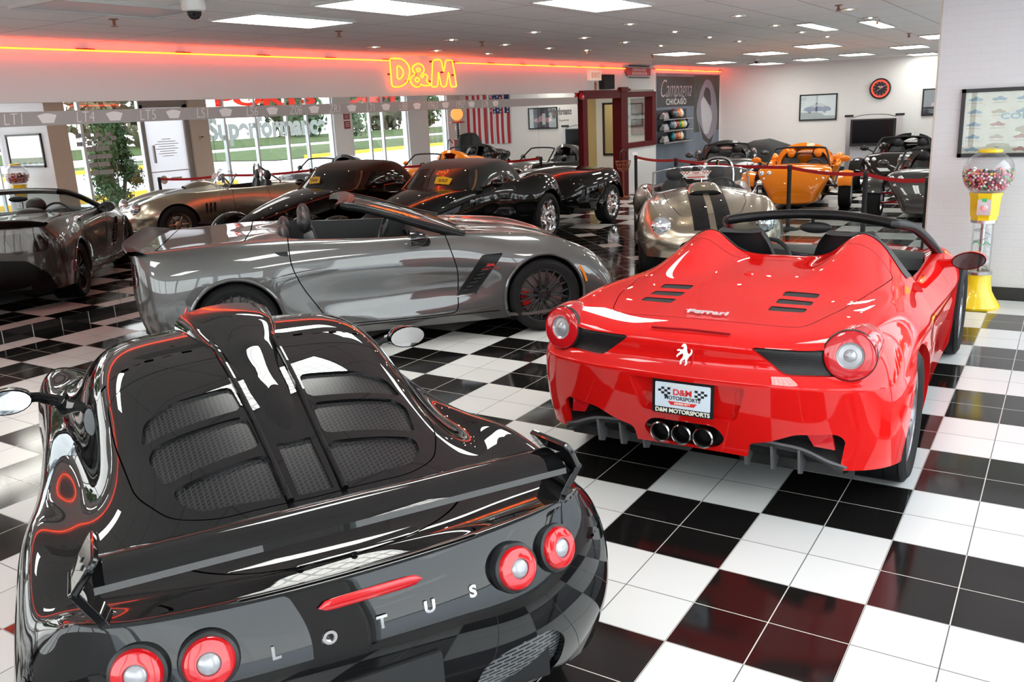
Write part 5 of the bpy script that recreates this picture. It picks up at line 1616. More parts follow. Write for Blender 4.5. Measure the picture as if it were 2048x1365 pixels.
    for i, h in enumerate(H):
        u = i/12*2-1
        base = Vector((2.09-.15*u*u, u*.78, .935-.005*u*u))
        G.append([tuple(Vector(h).lerp(base, t)+Vector((0, 0, .03*math.sin(math.pi*t)))) for t in np.linspace(0, 1, 8)])
    MB().grid(G).build('windscreen', M_wglass, car)
    MB().sphere((1.18, 0, 1.16), .1, 16, 10, (.25, 1.2, .4)).build('rear_view_mirror', M_black, car)
    MB().box((.42, -.76, zf+.1), (2.1, .76, zf+.12)).build('cabin_floor', M_leather, car, smooth=False)
    for s in (-1, 1):
        seat(car, .80, s*.37, .40, w=.52, hgt=.58, rec=.32, head=True)
    ds_ = MB(); G = []
    for y in np.linspace(-.74, .74, 17):
        bz = .945+.05*math.exp(-((y-.37)/.17)**2)
        G.append([(2.06-.15*(y/.7)**2, y, .93), (1.85, y, bz), (1.66, y, bz-.02), (1.62, y, bz-.12), (1.75, y, .66)])
    ds_.grid(G); ds_.build('dashboard', M_leather, car)
    MB().box((.75, -.09, .35), (1.7, .09, .66)).build('center_console', M_leather, car, smooth=False)
    steering(car, (1.40, .37, .90), .38)
    hull = MB(); rows = []
    for x, w, z0, z1 in ((-.80, .6, .26, .92), (-.6, .85, .24, .9), (-.43, .85, .2, .9), (-.42, .6, .14, .92), (.42, .6, .14, .92), (.44, .84, .14, .84), (.46, .84, .14, .30), (2.05, .84, .14, .30), (2.1, .84, .14, .80), (2.28, .84, .15, .78), (2.30, .55, .15, .76), (3.12, .55, .15, .62), (3.14, .75, .16, .52), (3.4, .6, .17, .42)):
        rows.append([(x, -w, z0), (x, w, z0), (x, w, z1), (x, -w, z1)])
    hull.grid(rows, closed_v=True); hull.poly(rows[0]); hull.poly(rows[-1]); hull.build('chassis', M_under, car, smooth=False)
    for s in (-1, 1):
        wheel(car, 0, s*.80, .342, .335, .268, 10, pbsdf('black_rim', (.010, .010, .011), .28), s, 'y', cal=(2.4, M_redcal), cap=M_black, dish=.03)
        wheel(car, 2.71, s*.815, .335, .285, .258, 10, pbsdf('black_rim', (.010, .010, .011), .28), s, 'y', cal=(.2, M_redcal), cap=M_black, dish=.02)
    return car
build_corvette()

nodes(M_gray)[2].inputs['Coat IOR'].default_value = 1.75
# ------------------------------------------------------------------ black retro roadster with open front wheels, and its trailer
def arch_lip(sk, c, r, ymin, d=.04):
    sk.lip(d, sel=lambda q: abs(q.y) > ymin and abs(math.hypot(q.x-c[0], q.z-c[1])-r) < .01, toward=lambda co, n: Vector((0, -1 if co.y > 0 else 1, 0)))
def build_prowler():
    car = thing('roadster', 'black retro roadster with soft top up, chrome wheels and a SOLD card', 'car', (-6.552, 8.329, 0), pose_car(3.160))
    K = 4
    tail = [tailcol(y, q) for y, q in ((0, [(-.72, .30), (-.85, .48), (-.88, .70), (-.70, .90)]), (.35, [(-.72, .30), (-.85, .48), (-.88, .70), (-.70, .90)]), (.62, [(-.65, .31), (-.76, .48), (-.78, .70), (-.62, .92)]))]
    tail.append([(-.45, .82, .32), (-.50, .86, .50), (-.50, .86, .72), (-.42, .80, .94)])
    S = [(-.25, [(.86, .30), (.92, .48), (.93, .74), (.82, 1.0)], [(.62, .97), (.32, .96), (0, .96)]),
         (.05, [(.86, .26), (.94, .46), (.95, .78), (.82, 1.05)], [(.62, .99), (.32, .98), (0, .98)]),
         (.35, [(.82, .25), (.90, .45), (.90, .76), (.76, 1.0)], [(.60, .985), (.32, .99), (0, .99)]),
         (.75, [(.70, .24), (.76, .42), (.78, .70), (.71, .96)], [(.58, .98), (.32, .985), (0, .985)]),
         (1.2, [(.64, .24), (.70, .42), (.74, .68), (.69, .945)], [(.56, .965), (.31, .98), (0, .98)]),
         (1.7, [(.58, .24), (.63, .42), (.66, .66), (.61, .92)], [(.50, .965), (.28, .985), (0, .99)]),
         (2.2, [(.48, .26), (.53, .42), (.55, .62), (.49, .84)], [(.39, .905), (.22, .925), (0, .93)]),
         (2.7, [(.36, .28), (.41, .42), (.42, .58), (.37, .75)], [(.30, .805), (.16, .825), (0, .83)]),
         (3.15, [(.25, .30), (.29, .42), (.29, .54), (.25, .64)], [(.20, .685), (.10, .70), (0, .705)])]
    nose = [[(3.42, .15, .32), (3.45, .17, .42), (3.44, .17, .50), (3.40, .14, .565)]]
    for y in (.10, .05, 0): nose.append([(3.50, y, .32), (3.53, y, .42), (3.52, y, .50), (3.47, y, .57)])
    V, F, T, B = cage_mesh(tail, [station(*s) for s in S], nose, K)
    A, fc = cc_smooth(V, F, 4, .75, 3)
    sk = Skin(A, fc)
    sk.trim(f_cyl(0, .372, .43, .45)); arch_lip(sk, (0, .372), .43, .45)
    door = rpoly([(.80, .30), (.72, .70), (.72, 1.1), (1.68, 1.1), (1.72, .6), (1.66, .30)], .08)
    ds = sk.split(f_side(door, .4)); ds.gap(f_side(door, .4), .004)
    sk.build('body', M_blk, car)
    for q in halves(ds): q.build('door', M_blk, car)
    # soft top and glass: one cabin shell split by regions
    ct = [tailcol(y, q) for y, q in ((0, [(.10, .97), (.22, 1.14), (.42, 1.29)]), (.28, [(.11, .97), (.23, 1.14), (.43, 1.285)]), (.46, [(.16, .97), (.28, 1.13), (.47, 1.265)]))]
    ct.append([(.26, .60, .965), (.36, .58, 1.10), (.54, .53, 1.235)])
    cs = [(.80, [(.665, .955), (.655, 1.10), (.60, 1.26)], [(.50, 1.315), (.28, 1.33), (0, 1.335)]), (1.10, [(.665, .945), (.65, 1.09), (.60, 1.25)], [(.50, 1.305), (.28, 1.325), (0, 1.33)]), (1.34, [(.66, .935), (.64, 1.06), (.58, 1.19)], [(.48, 1.255), (.27, 1.28), (0, 1.29)])]
    cn = [[(1.60, .63, .925), (1.53, .60, 1.01), (1.46, .52, 1.10)]]
    for y, d in ((.44, 0), (.26, .06), (0, .08)): cn.append([(1.74+d, y, .965), (1.62+d, y, 1.06), (1.50+d, y, 1.16)])
    V, F, T, B = cage_mesh(ct, [station(*s) for s in cs], cn, K)
    A, fc = cc_smooth(V, F, 4, .6, 2)
    cb = Skin(A, fc)
    gl = rpoly([(.50, .97), (.60, 1.16), (1.26, 1.17), (1.50, .96)], .05)
    sg = cb.split(f_side(gl, .4))
    wsf = lambda P: np.maximum(1.355+.09*(1-np.abs(P[:, 1])/.6)-P[:, 0]-.9*(P[:, 2]-1.27), np.abs(P[:, 1])-.585)
    wg = cb.split(wsf)
    cb.build('soft_top', pbsdf('soft_top_cloth', (0.010, 0.009, 0.009), 0.7, sheen=.2), car)
    tint = pbsdf('tinted_glass', (0.010, 0.012, 0.011), 0.02, coat=.8)
    for q in halves(sg): q.build('side_window', tint, car)
    wo = wg.build('windscreen', tint, car)
    for s in (-1, 1):
        MB().tube(catmull([(1.66, s*.615, .94), (1.55, s*.60, 1.02), (1.44, s*.555, 1.12), (1.38, s*.52, 1.20)], 4), .018, 8).build('pillar_trim', pbsdf('pillar_bronze', (0.25, 0.20, 0.13), .25, metal=.9), car)
        # mirrors
        mb = MB(); mb.sphere((1.38, s*.86, 1.02), .1, 14, 8, (.6, 1, .6)); mb.tube([(1.45, s*.66, .95), (1.40, s*.78, 1.0)], .02, 6); mb.build('side_mirror', M_blk, car)
        MB().sphere((2.54, s*.475, .60), .07, 14, 8, (1, .18, .42)).build('side_marker', M_lens_amber, car)
        # cycle fenders and open front wheels
        G = []
        for a in np.linspace(-.25, 3.0, 22):
            c_, s_ = math.cos(a), math.sin(a)
            G.append([(2.88+(rr)*c_, s*(.80+yy), .317+rr*s_) for yy, rr in ((-.14, .345), (-.13, .37), (-.07, .395), (0, .402), (.07, .395), (.13, .37), (.14, .345))])
        MB().grid(G).build('front_fender', M_blk, car)
        for zz in (.22, .40):
            MB().tube([(2.75, s*.32, zz+.03), (2.88, s*.70, zz)], .018, 6).tube([(3.0, s*.25, zz+.03), (2.88, s*.70, zz)], .018, 6).build('suspension_arm', M_steel, car)
        wheel(car, 2.88, s*.80, .317, .225, .216, 5, M_chrome, s, 'five', twist=.15)
        wheel(car, 0, s*.775, .372, .295, .262, 5, M_chrome, s, 'five', twist=.15, dish=.03)
        fb = MB(); fb.sphere((3.30, s*.42, .40), .2, 14, 8, (.45, 1.3, .32)); fb.build('front_bumper', M_blk, car)
    MB().tube(catmull([(-.72, -.72, .52), (-.92, -.45, .52), (-.96, 0, .52), (-.92, .45, .52), (-.72, .72, .52)], 6), .06, 10).build('rear_bumper', M_blk, car)
    card = MB().quad((1.50, .12, 1.02), (1.50, .40, 1.03), (1.58, .40, 1.115), (1.58, .12, 1.105))
    M_ = face_M((1.71, .18, 1.09), (.9, .1, .45))
    k = MB().prism([(-.14, -.05), (.10, -.07), (.14, .02), (.0, .055), (-.12, .05)], .004, M_)
    ko = k.build('sold_card', pbsdf('card_yellow', (0.80, 0.50, 0.02), .5), car, smooth=False)
    t = MB(); add_text(t, 'SOLD', .06, M_ @ Matrix.Translation((0, -.01, .006)), depth=.002, bold=.001); t.build('card_print', M_black, ko, smooth=False)
    hull = MB(); rows = []
    for x, w, z0, z1 in ((-.7, .6, .3, .85), (-.45, .55, .25, .9), (.45, .55, .25, .9), (.48, .70, .24, .9), (1.6, .55, .24, .85), (2.6, .36, .28, .75), (3.3, .18, .32, .58)): rows.append([(x, -w, z0), (x, w, z0), (x, w, z1), (x, -w, z1)])
    hull.grid(rows, closed_v=True); hull.poly(rows[0]); hull.poly(rows[-1]); hull.build('chassis', M_under, car, smooth=False)
    # trailer with the same tail
    tr = thing('car_trailer', 'small black trailer with chrome wheels hitched behind the black roadster', 'trailer', (-6.552, 8.329, 0), pose_car(3.160))
    X0 = -2.34
    tail = [tailcol(y, [(X0+a, z) for a, z in q]) for y, q in ((0, [(-.72, .30), (-.85, .48), (-.88, .70), (-.70, .88)]), (.35, [(-.72, .30), (-.85, .48), (-.88, .70), (-.70, .88)]), (.62, [(-.65, .31), (-.76, .48), (-.78, .70), (-.62, .88)]))]
    tail.append([(X0-.45, .80, .32), (X0-.50, .84, .50), (X0-.50, .84, .70), (X0-.42, .78, .88)])
    S = [(X0-.2, [(.84, .30), (.90, .48), (.90, .70), (.80, .90)], [(.62, .93), (.32, .96), (0, .97)]), (X0+.1, [(.84, .27), (.90, .46), (.90, .72), (.80, .90)], [(.62, .94), (.32, .98), (0, .99)]),
         (X0+.45, [(.80, .26), (.86, .44), (.86, .68), (.76, .87)], [(.60, .92), (.32, .96), (0, .97)]), (X0+.8, [(.66, .26), (.72, .42), (.72, .64), (.64, .80)], [(.50, .86), (.27, .89), (0, .90)])]
    nose = [[(X0+1.02, .48, .28), (X0+1.08, .50, .42), (X0+1.06, .49, .58), (X0+.98, .42, .72)]]
    for y in (.32, .16, 0): nose.append([(X0+1.14, y, .29), (X0+1.20, y, .42), (X0+1.18, y, .57), (X0+1.08, y, .73)])
    V, F, T, B = cage_mesh(tail, [station(*s) for s in S], nose, K)
    A, fc = cc_smooth(V, F, 4, .75, 3)
    sk = Skin(A, fc); sk.trim(f_cyl(X0, .33, .40, .45)); arch_lip(sk, (X0, .33), .40, .45)
    sk.build('trailer_body', M_blk, tr)
    for s in (-1, 1):
        G = []
        for a in np.linspace(-.1, 3.0, 18):
            G.append([(X0+rr*math.cos(a), s*(.86+yy), .33+rr*math.sin(a)) for yy, rr in ((-.06, .44), (0, .43), (.07, .405), (.09, .385))])
        MB().grid(G).build('wheel_arch', M_blk, tr)
        wheel(tr, X0, s*.80, .330, .24, .225, 5, M_chrome, s, 'five', twist=.15)
        MB().sphere((X0+.66, s*.72, .62), .07, 14, 8, (1, .25, .5)).build('side_marker', M_lens_amber, tr)
    MB().tube([(X0+1.1, 0, .36), (-1.0, 0, .36)], .03, 8).tube([(X0+1.0, .3, .34), (-1.15, 0, .36)], .02, 8).tube([(X0+1.0, -.3, .34), (-1.15, 0, .36)], .02, 8).build('tow_bar', M_black, tr)
    MB().box((X0-.6, -.5, .22), (X0+.9, .5, .5)).build('trailer_chassis', M_under, tr, smooth=False)
build_prowler()

# ------------------------------------------------------------------ gold roadster with black stripes
M_gold = paint('champagne_paint', (0.46, 0.40, 0.31), metal=0.9, rough=0.26, flake=0.1)
def build_cobra():
    car = thing('roadster', 'champagne gold open roadster with two black stripes and round headlamps', 'car', (-3.471, 8.776, 0), pose_car(3.581))
    K = 5
    tail = [tailcol(y, q) for y, q in ((0, [(-.80, .32), (-.90, .45), (-.92, .60), (-.82, .76)]), (.2, [(-.80, .32), (-.90, .45), (-.92, .60), (-.82, .76)]), (.4, [(-.78, .32), (-.86, .45), (-.88, .60), (-.78, .77)]), (.58, [(-.70, .32), (-.76, .45), (-.76, .61), (-.66, .79)]))]
    tail.append([(-.55, .66, .32), (-.58, .72, .45), (-.58, .73, .62), (-.50, .66, .80)])
    S = [(-.30, [(.78, .28), (.84, .42), (.85, .60), (.74, .83)], [(.56, .83), (.38, .82), (.19, .82), (0, .82)]),
         (0, [(.80, .24), (.86, .42), (.87, .62), (.74, .86)], [(.56, .86), (.38, .85), (.19, .85), (0, .85)]),
         (.35, [(.77, .20), (.82, .38), (.83, .58), (.71, .85)], [(.54, .87), (.38, .87), (.19, .87), (0, .87)]),
         (.80, [(.70, .18), (.74, .34), (.755, .54), (.69, .81)], [(.54, .86), (.36, .88), (.18, .88), (0, .88)]),
         (1.20, [(.68, .18), (.72, .34), (.735, .54), (.68, .80)], [(.54, .87), (.36, .90), (.18, .92), (0, .92)]),
         (1.60, [(.70, .18), (.74, .34), (.755, .54), (.69, .81)], [(.54, .865), (.36, .91), (.18, .94), (0, .945)]),
         (1.95, [(.77, .20), (.82, .38), (.82, .58), (.72, .85)], [(.55, .84), (.36, .87), (.18, .90), (0, .905)]),
         (2.28, [(.79, .24), (.85, .42), (.85, .60), (.71, .86)], [(.55, .81), (.36, .82), (.18, .85), (0, .855)]),
         (2.60, [(.76, .26), (.82, .42), (.82, .58), (.68, .80)], [(.52, .755), (.35, .755), (.18, .775), (0, .78)]),
         (2.83, [(.68, .28), (.74, .42), (.73, .56), (.62, .73)], [(.48, .695), (.33, .69), (.17, .70), (0, .705)])]
    nose = [[(2.97, .55, .29), (2.99, .60, .42), (2.99, .59, .54), (2.95, .52, .64)]]
    for y, d in ((.40, 0), (.27, .03), (.13, .05), (0, .055)): nose.append([(3.03+d, y, .28), (3.08+d, y, .40), (3.07+d, y, .50), (3.02+d, y, .60)])
    V, F, T, B = cage_mesh(tail, [station(*s) for s in S], nose, K)
    A, fc = cc_smooth(V, F, 4, .75, 3)
    sk = Skin(A, fc)
    for c, r in (((0, .335), .37), ((2.286, .335), .365)):
        sk.trim(f_cyl(c[0], c[1], r, .42)); arch_lip(sk, c, r, .42)
    tub, zf = tubskin(sk, f_top(rpoly([(.42, -.3), (.42, .50), (.60, .58), (1.15, .58), (1.36, .48), (1.40, .2), (1.40, -.3)], .1), .6), .5, 'cockpit_tub', car, M_leather)
    mouth = rpoly([(-.26, .30), (.26, .30), (.32, .39), (.22, .49), (-.22, .49), (-.32, .39)], .09)
    ms = sk.split(f_end(mouth, 2.8, sgn=1, sym=False))
    sk.lip(.04, sel=lambda c: c.x > 2.9 and abs(c.y) < .36 and .28 < c.z < .51, toward=lambda co, n: Vector((-1, 0, 0)))
    scoop = rpoly([(2.13, -.20), (2.13, .20), (2.19, .15), (2.19, -.15)], .03)
    st = rpoly([(-1, .035), (3.3, .035), (3.3, .215), (-1, .215)], .002)
    stripes = sk.split(lambda P: np.maximum(poly2(np.stack([P[:, 0], np.abs(P[:, 1])], 1), st), .60-P[:, 2]))
    vents = [sk.split(f_side([(1.62+k*.075, .50), (1.66+k*.075, .50), (1.64+k*.075, .66), (1.60+k*.075, .66)], .5)) for k in range(3)]
    sk.gap(f_side(rpoly([(.62, .30), (.60, .60), (.66, 1.0), (1.25, 1.0), (1.28, .6), (1.24, .30)], .08), .5), .003)
    sk.gap(f_top(rpoly([(1.48, -.50), (1.48, .50), (2.2, .46), (2.7, .34), (2.75, -.34), (2.2, -.46)], .1), .6, sym=False), .003)
    sk.build('body', M_gold, car)
    for v in ms.bm.verts: v.co.x -= .05
    ms.build('grille_mouth', M_blackm, car)
    for q in halves(stripes):
        fr_ = q.split(lambda P: 1.0-P[:, 0])
        q.build('stripe', M_blk, car); fr_.build('stripe', M_blk, car)
    for v in vents:
        for q in halves(v): q.offset(-.01).build('side_vent', M_blackm, car)
    sc = MB(); G = []
    for u in np.linspace(0, 1, 9):
        x = 1.42+.54*u
        zb = np.interp(x, (1.2, 1.6, 1.95, 2.28), (.92, .945, .905, .855))
        h = .095*math.sin(math.pi*(.12+.70*u))*(1 if u < .9 else .95)
        G.append([(x, t*.21, zb-.015+h*(1-abs(t)**4)) for t in np.linspace(-1, 1, 13)])
    so = sc.grid(G).build('hood_scoop', M_gold, car)
    l_ = G[-1]
    sm = MB(); sm.add([(p[0]-.015, p[1]*.92, p[2]-.006) for p in l_]+[(p[0]-.015, p[1]*.92, .83) for p in l_], [(i, i+1, len(l_)+i+1, len(l_)+i) for i in range(len(l_)-1)])
    sm.build('scoop_mouth', M_under, so, smooth=False)
    # windscreen
    Hh = [(1.24-.10*(t*t), t*.60, 1.185-.05*t*t-.02*t**4) for t in np.linspace(-1, 1, 13)]
    Bb = [(1.46-.12*(t*t), t*.62, .935-.09*t*t) for t in np.linspace(-1, 1, 13)]
    MB().grid([[tuple(Vector(b).lerp(Vector(h), k)) for k in (0, .5, 1)] for b, h in zip(Bb, Hh)]).build('windscreen', glass_mat('clear_screen', (.9, .93, .92), .10), car)
    ch = MB(); ch.tube(Hh, .008, 6); ch.tube(Bb, .014, 6); ch.tube([Bb[0], Hh[0]], .012, 6); ch.tube([Bb[-1], Hh[-1]], .012, 6); ch.tube([Bb[6], Hh[6]], .006, 6)
    ch.build('screen_frame', M_chrome, car)
    MB().sphere((1.30, 0, 1.02), .09, 12, 8, (.4, 1.1, .45)).build('rear_view_mirror', M_chrome, car)
    MB().tube(catmull([(.50, .10, .85), (.50, .11, 1.10), (.50, .20, 1.22), (.50, .40, 1.22), (.50, .49, 1.10), (.50, .50, .85)], 5), .024, 8).tube([(.50, .30, 1.22), (.05, .30, .86)], .02, 8).build('roll_bar', M_chrome, car)
    # dealer sticker in the windscreen
    Ms = face_M((1.40, -.07, 1.085), (.72, 0, .55))
    k = MB().prism([(-.20, .055), (.20, .055), (.12, -.055), (-.12, -.055)], .002, Ms)
    so = k.build('dealer_sticker', pbsdf('sticker_white', (.75, .72, .68), .5), car, smooth=False)
    t = MB(); add_text(t, 'D&M', .04, Ms @ Matrix.Translation((0, .028, .004)), depth=.001, bold=.001); add_text(t, 'MOTORSPORTS', .027, Ms @ Matrix.Translation((0, -.006, .004)), depth=.001); t.prism([(-.12, -.025), (.12, -.025), (.105, -.045), (-.105, -.045)], .001, Ms @ Matrix.Translation((0, 0, .003)))
    for i in range(5):
        for j in range(2):
            if (i+j) % 2 == 0:
                for s in (-1, 1): t.prism([(s*(.08+.02*i), .05-.018*j), (s*(.10+.02*i), .05-.018*j), (s*(.10+.02*i), .032-.018*j), (s*(.08+.02*i), .032-.018*j)], .001, Ms @ Matrix.Translation((0, 0, .002)))
    t.build('sticker_print', pbsdf('sticker_red', (.5, .08, .06), .5), so, smooth=False)
    for s in (-1, 1):
        Mx = axM((2.955, s*.575, .655), (.93, s*.06, .22)) @ Matrix.Scale(1.2, 4)
        q = MB().lathe([(.085, -.05), (.088, .01), (.078, .02)], 28, Mx).build('headlamp_rim', M_chrome, car)
        MB().lathe([(.080, .012), (.06, .035), (.03, .046), (0, .05)], 28, Mx).build('headlamp', pbsdf('headlamp_glass', (.75, .82, .88), .05, metal=.7, coat=1), q)
        MB().lathe([(.042, -.02), (.042, .012), (.02, .024), (0, .026)], 20, axM((2.98, s*.50, .46), (.95, s*.1, 0))).build('turn_lamp', M_lens_clear, car)
        MB().tube([(3.0, s*.19, .30), (3.14, s*.19, .33), (3.15, s*.19, .55)], .02, 8).build('bumper_upright', M_chrome, car)
        seat(car, .62, s*.29, .40, w=.42, hgt=.50, rec=.30)
        MB().tube([(2.0, s*.76, .32), (1.2, s*.80, .22), (.35, s*.80, .20)], .045, 10).build('side_pipe', M_black, car)
        mb = MB(); mb.sphere((1.42, s*.72, .96), .035, 12, 8, (.6, 1, 1)); mb.tube([(1.42, s*.64, .84), (1.42, s*.70, .94)], .006, 6); mb.build('side_mirror', M_chrome, car)
        wheel(car, 0, s*.70, .335, .29, .20, 6, M_steel, s, 'single', dish=.07)
        wheel(car, 2.286, s*.70, .330, .24, .20, 6, pbsdf('rim_bronze', (.45, .33, .24), .3, metal=1.0), s, 'single', dish=.05)
    steering(car, (1.08, .29, .86), .45)
    G = []
    for y in np.linspace(-.56, .56, 9): G.append([(1.42, y, .90-.06*(y/.56)**2), (1.34, y, .90-.06*(y/.56)**2), (1.30, y, .72), (1.32, y, .6)])
    MB().grid(G).build('dashboard', M_leather, car)
    MB().box((.45, -.55, zf+.1), (1.5, .55, zf+.12)).build('cabin_floor', M_leather, car, smooth=False)
    hull = MB(); rows = []
    for x, w, z0, z1 in ((-.75, .5, .34, .72), (-.4, .5, .26, .8), (.4, .5, .18, .80), (.42, .66, .18, .76), (.44, .66, .18, .30), (1.45, .66, .18, .30), (1.5, .66, .18, .74), (1.85, .66, .18, .74), (1.9, .45, .2, .78), (2.65, .45, .26, .66), (2.95, .42, .28, .52)): rows.append([(x, -w, z0), (x, w, z0), (x, w, z1), (x, -w, z1)])
    hull.grid(rows, closed_v=True); hull.poly(rows[0]); hull.poly(rows[-1]); hull.build('chassis', M_under, car, smooth=False)
build_cobra()

# ------------------------------------------------------------------ three wheelers
def build_trex(label, loc, h, pm, frame_m, seat_m):
    car = thing('three_wheeler', label, 'three wheeler', loc, pose_car(h), 'three wheelers behind the rope')
    rows = []
    def sec(x, wb, wt, z0, z1, cr=.03):
        return [(x, -wb, z0), (x, -wb*1.04, z0+.04), (x, -(wb+wt)/2*1.02, (z0+z1)/2), (x, -wt, z1-.05), (x, -wt*.94, z1), (x, -wt*.5, z1+cr), (x, 0, z1+cr*1.3), (x, wt*.5, z1+cr), (x, wt*.94, z1), (x, wt, z1-.05), (x, (wb+wt)/2*1.02, (z0+z1)/2), (x, wb*1.04, z0+.04), (x, wb, z0), (x, 0, z0-.01)]
    nosez = [(.74, .30, .34, .17, .36), (.72, .33, .42, .15, .44), (.60, .36, .58, .13, .63), (.50, .37, .66, .125, .73), (.42, .38, .67, .12, .765), (.10, .42, .62, .12, .775), (-.22, .42, .60, .12, .765)]
    m = MB()
    rows = [sec(*q) for q in nosez]
    m.grid(rows, closed_v=True); m.poly(rows[0]); m.poly(rows[-1])
    o = m.build('nose_body', pm, car, angle=60); md = o.modifiers.new('s', 'SUBSURF'); md.levels = 2; md.render_levels = 2
    # tub with open cockpit
    m = MB()
    R2 = []
    for x, w, z in ((-.20, .60, .74), (-.6, .66, .72), (-1.0, .68, .72), (-1.3, .66, .80)):
        R2.append([(x, -.44, .12), (x, -w*.9, .3), (x, -w, z), (x, -w+.08, z+.015), (x, -w+.11, z-.02), (x, -.40, .24), (x, .40, .24), (x, w-.11, z-.02), (x, w-.08, z+.015), (x, w, z), (x, w*.9, .3), (x, .44, .12)])
    m.grid(R2, closed_v=True); m.poly(R2[-1])
    m.build('cockpit_body', pm, car, angle=50)
    m = MB()
    R3 = [sec(x, wb, wt, z0, z1, .05) for x, wb, wt, z0, z1 in ((-1.30, .50, .64, .14, .84), (-1.6, .48, .60, .16, .88), (-1.9, .36, .46, .22, .90), (-2.15, .2, .30, .40, .86), (-2.3, .12, .2, .55, .78))]
    m.grid(R3, closed_v=True); m.poly(R3[0]); m.poly(R3[-1])
    o = m.build('engine_cover', pm, car, angle=60); md = o.modifiers.new('s', 'SUBSURF'); md.levels = 1; md.render_levels = 1
    # roll hoop shell and head rests
    m = MB(); G = []
    for t in np.linspace(0, 1, 21):
        a = math.pi*t
        y = .50*math.cos(a); z = .72+.40*math.sin(a)**.8
        G.append([(-1.30, y*1.08, z-.02), (-1.12, y*1.05, z+.01), (-1.08, y*.90, z-.06), (-1.25, y*.80, z-.10), (-1.55, y*.9, z-.16)])
    m.grid(G, closed_v=True); m.build('roll_hoop', pm, car, angle=60)
    for s in (-1, 1):
        seat(car, -.95, s*.25, .24, mat=M_leather, w=.40, hgt=.56, rec=.35)
        h_ = MB(); h_.sphere((-1.12, s*.25, .93), .1, 12, 8, (.6, 1, 1)); h_.build('head_rest', seat_m, car)
        MB().sphere((.52, s*.56, .665), .055, 14, 8).build('head_lamp', M_lens_clear, car)
        MB().sphere((.54, s*.43, .675), .05, 14, 8).build('head_lamp', M_lens_clear, car)
        MB().sphere((.585, s*.50, .575), .04, 12, 8).build('fog_lamp', M_lens_clear, car)
        m = MB(); m.sphere((-1.50, s*.62, .80), .17, 14, 10, (1.4, .5, .7)); m.build('side_pod', pm, car)
        m = MB(); m.sphere((-.35, s*.80, .86), .07, 12, 8, (.6, 1.3, .8)); m.tube([(-.3, s*.60, .78), (-.34, s*.74, .84)], .012, 6); m.build('side_mirror', pm, car)
        G = []
        for a in np.linspace(.35, 2.5, 14): G.append([(.375*math.cos(a), s*(.85+yy), .315+(.375-abs(yy)*.25)*math.sin(a)) for yy in (-.12, -.08, 0, .08, .12)])
        m = MB().grid(G); m.grid([[(p[0]*.96, p[1], p[2]-.012) for p in r] for r in G]); m.build('front_fender', pm, car)
        wheel(car, 0, s*.85, .315, .215, .215, 5, M_steel, s, 'five', twist=.1)
        for zz in (.24, .40):
            m = MB(); m.tube([(.22, s*.44, zz+.03), (0, s*.76, zz)], .016, 6); m.tube([(-.25, s*.44, zz+.03), (0, s*.76, zz)], .016, 6); m.build('suspension_arm', frame_m, car)
        m = MB(); m.tube([(-.05, s*.45, .62), (-.02, s*.70, .36)], .035, 10); m.build('shock_absorber', M_steel, car)
    m = MB(); m.tube(catmull([(-.02, -.56, .76), (-.30, -.47, 1.02), (-.36, -.38, 1.07), (-.38, 0, 1.085), (-.36, .38, 1.07), (-.30, .47, 1.02), (-.02, .56, .76)], 5), .018, 8); m.build('screen_hoop', M_blackm, car)
    steering(car, (-.45, .25, .72), .4, .15)
    mm = MB(); mm.tube([(-1.2, .55, .75), (-1.6, .4, .62), (-2.3, .12, .5)], .025, 8); mm.tube([(-1.2, -.55, .75), (-1.6, -.4, .62), (-2.3, -.12, .5)], .025, 8); mm.build('rear_frame', frame_m, car)
    wheel(car, -2.28, 0, .33, .30, .215, 5, M_steel, 1, 'five')
    m = MB(); m.box((-.25, -.40, .10), (-2.1, .40, .25)); m.build('floor_pan', M_under, car, smooth=False)
    return car
M_orange = paint('orange_paint', (0.80, 0.22, 0.010))
M_dgray = paint('dark_gray_paint', (0.035, 0.035, 0.033), metal=.4, rough=.35)
M_dblack = paint('black_trike_paint', (0.012, 0.012, 0.012))
M_redtube = pbsdf('red_tube', (.55, .015, .02), .3, coat=.5)
build_trex('bright orange open three wheeler with two headrest humps behind the red rope', (-3.15, 13.25, 0), R(188), M_orange, M_black, M_orange)
build_trex('dark gray three wheeler cut off by the brick wall end', (-.72, 12.15, 0), R(183), M_dgray, M_redtube, M_leather)
build_trex('dark green gray three wheeler in front of the poster wall', (-5.15, 15.2, 0), R(200), M_dgray, M_black, M_leather)
build_trex('black three wheeler with red frame tubes behind the dark gray one', (-1.9, 16.6, 0), R(180), M_dblack, M_redtube, M_leather)

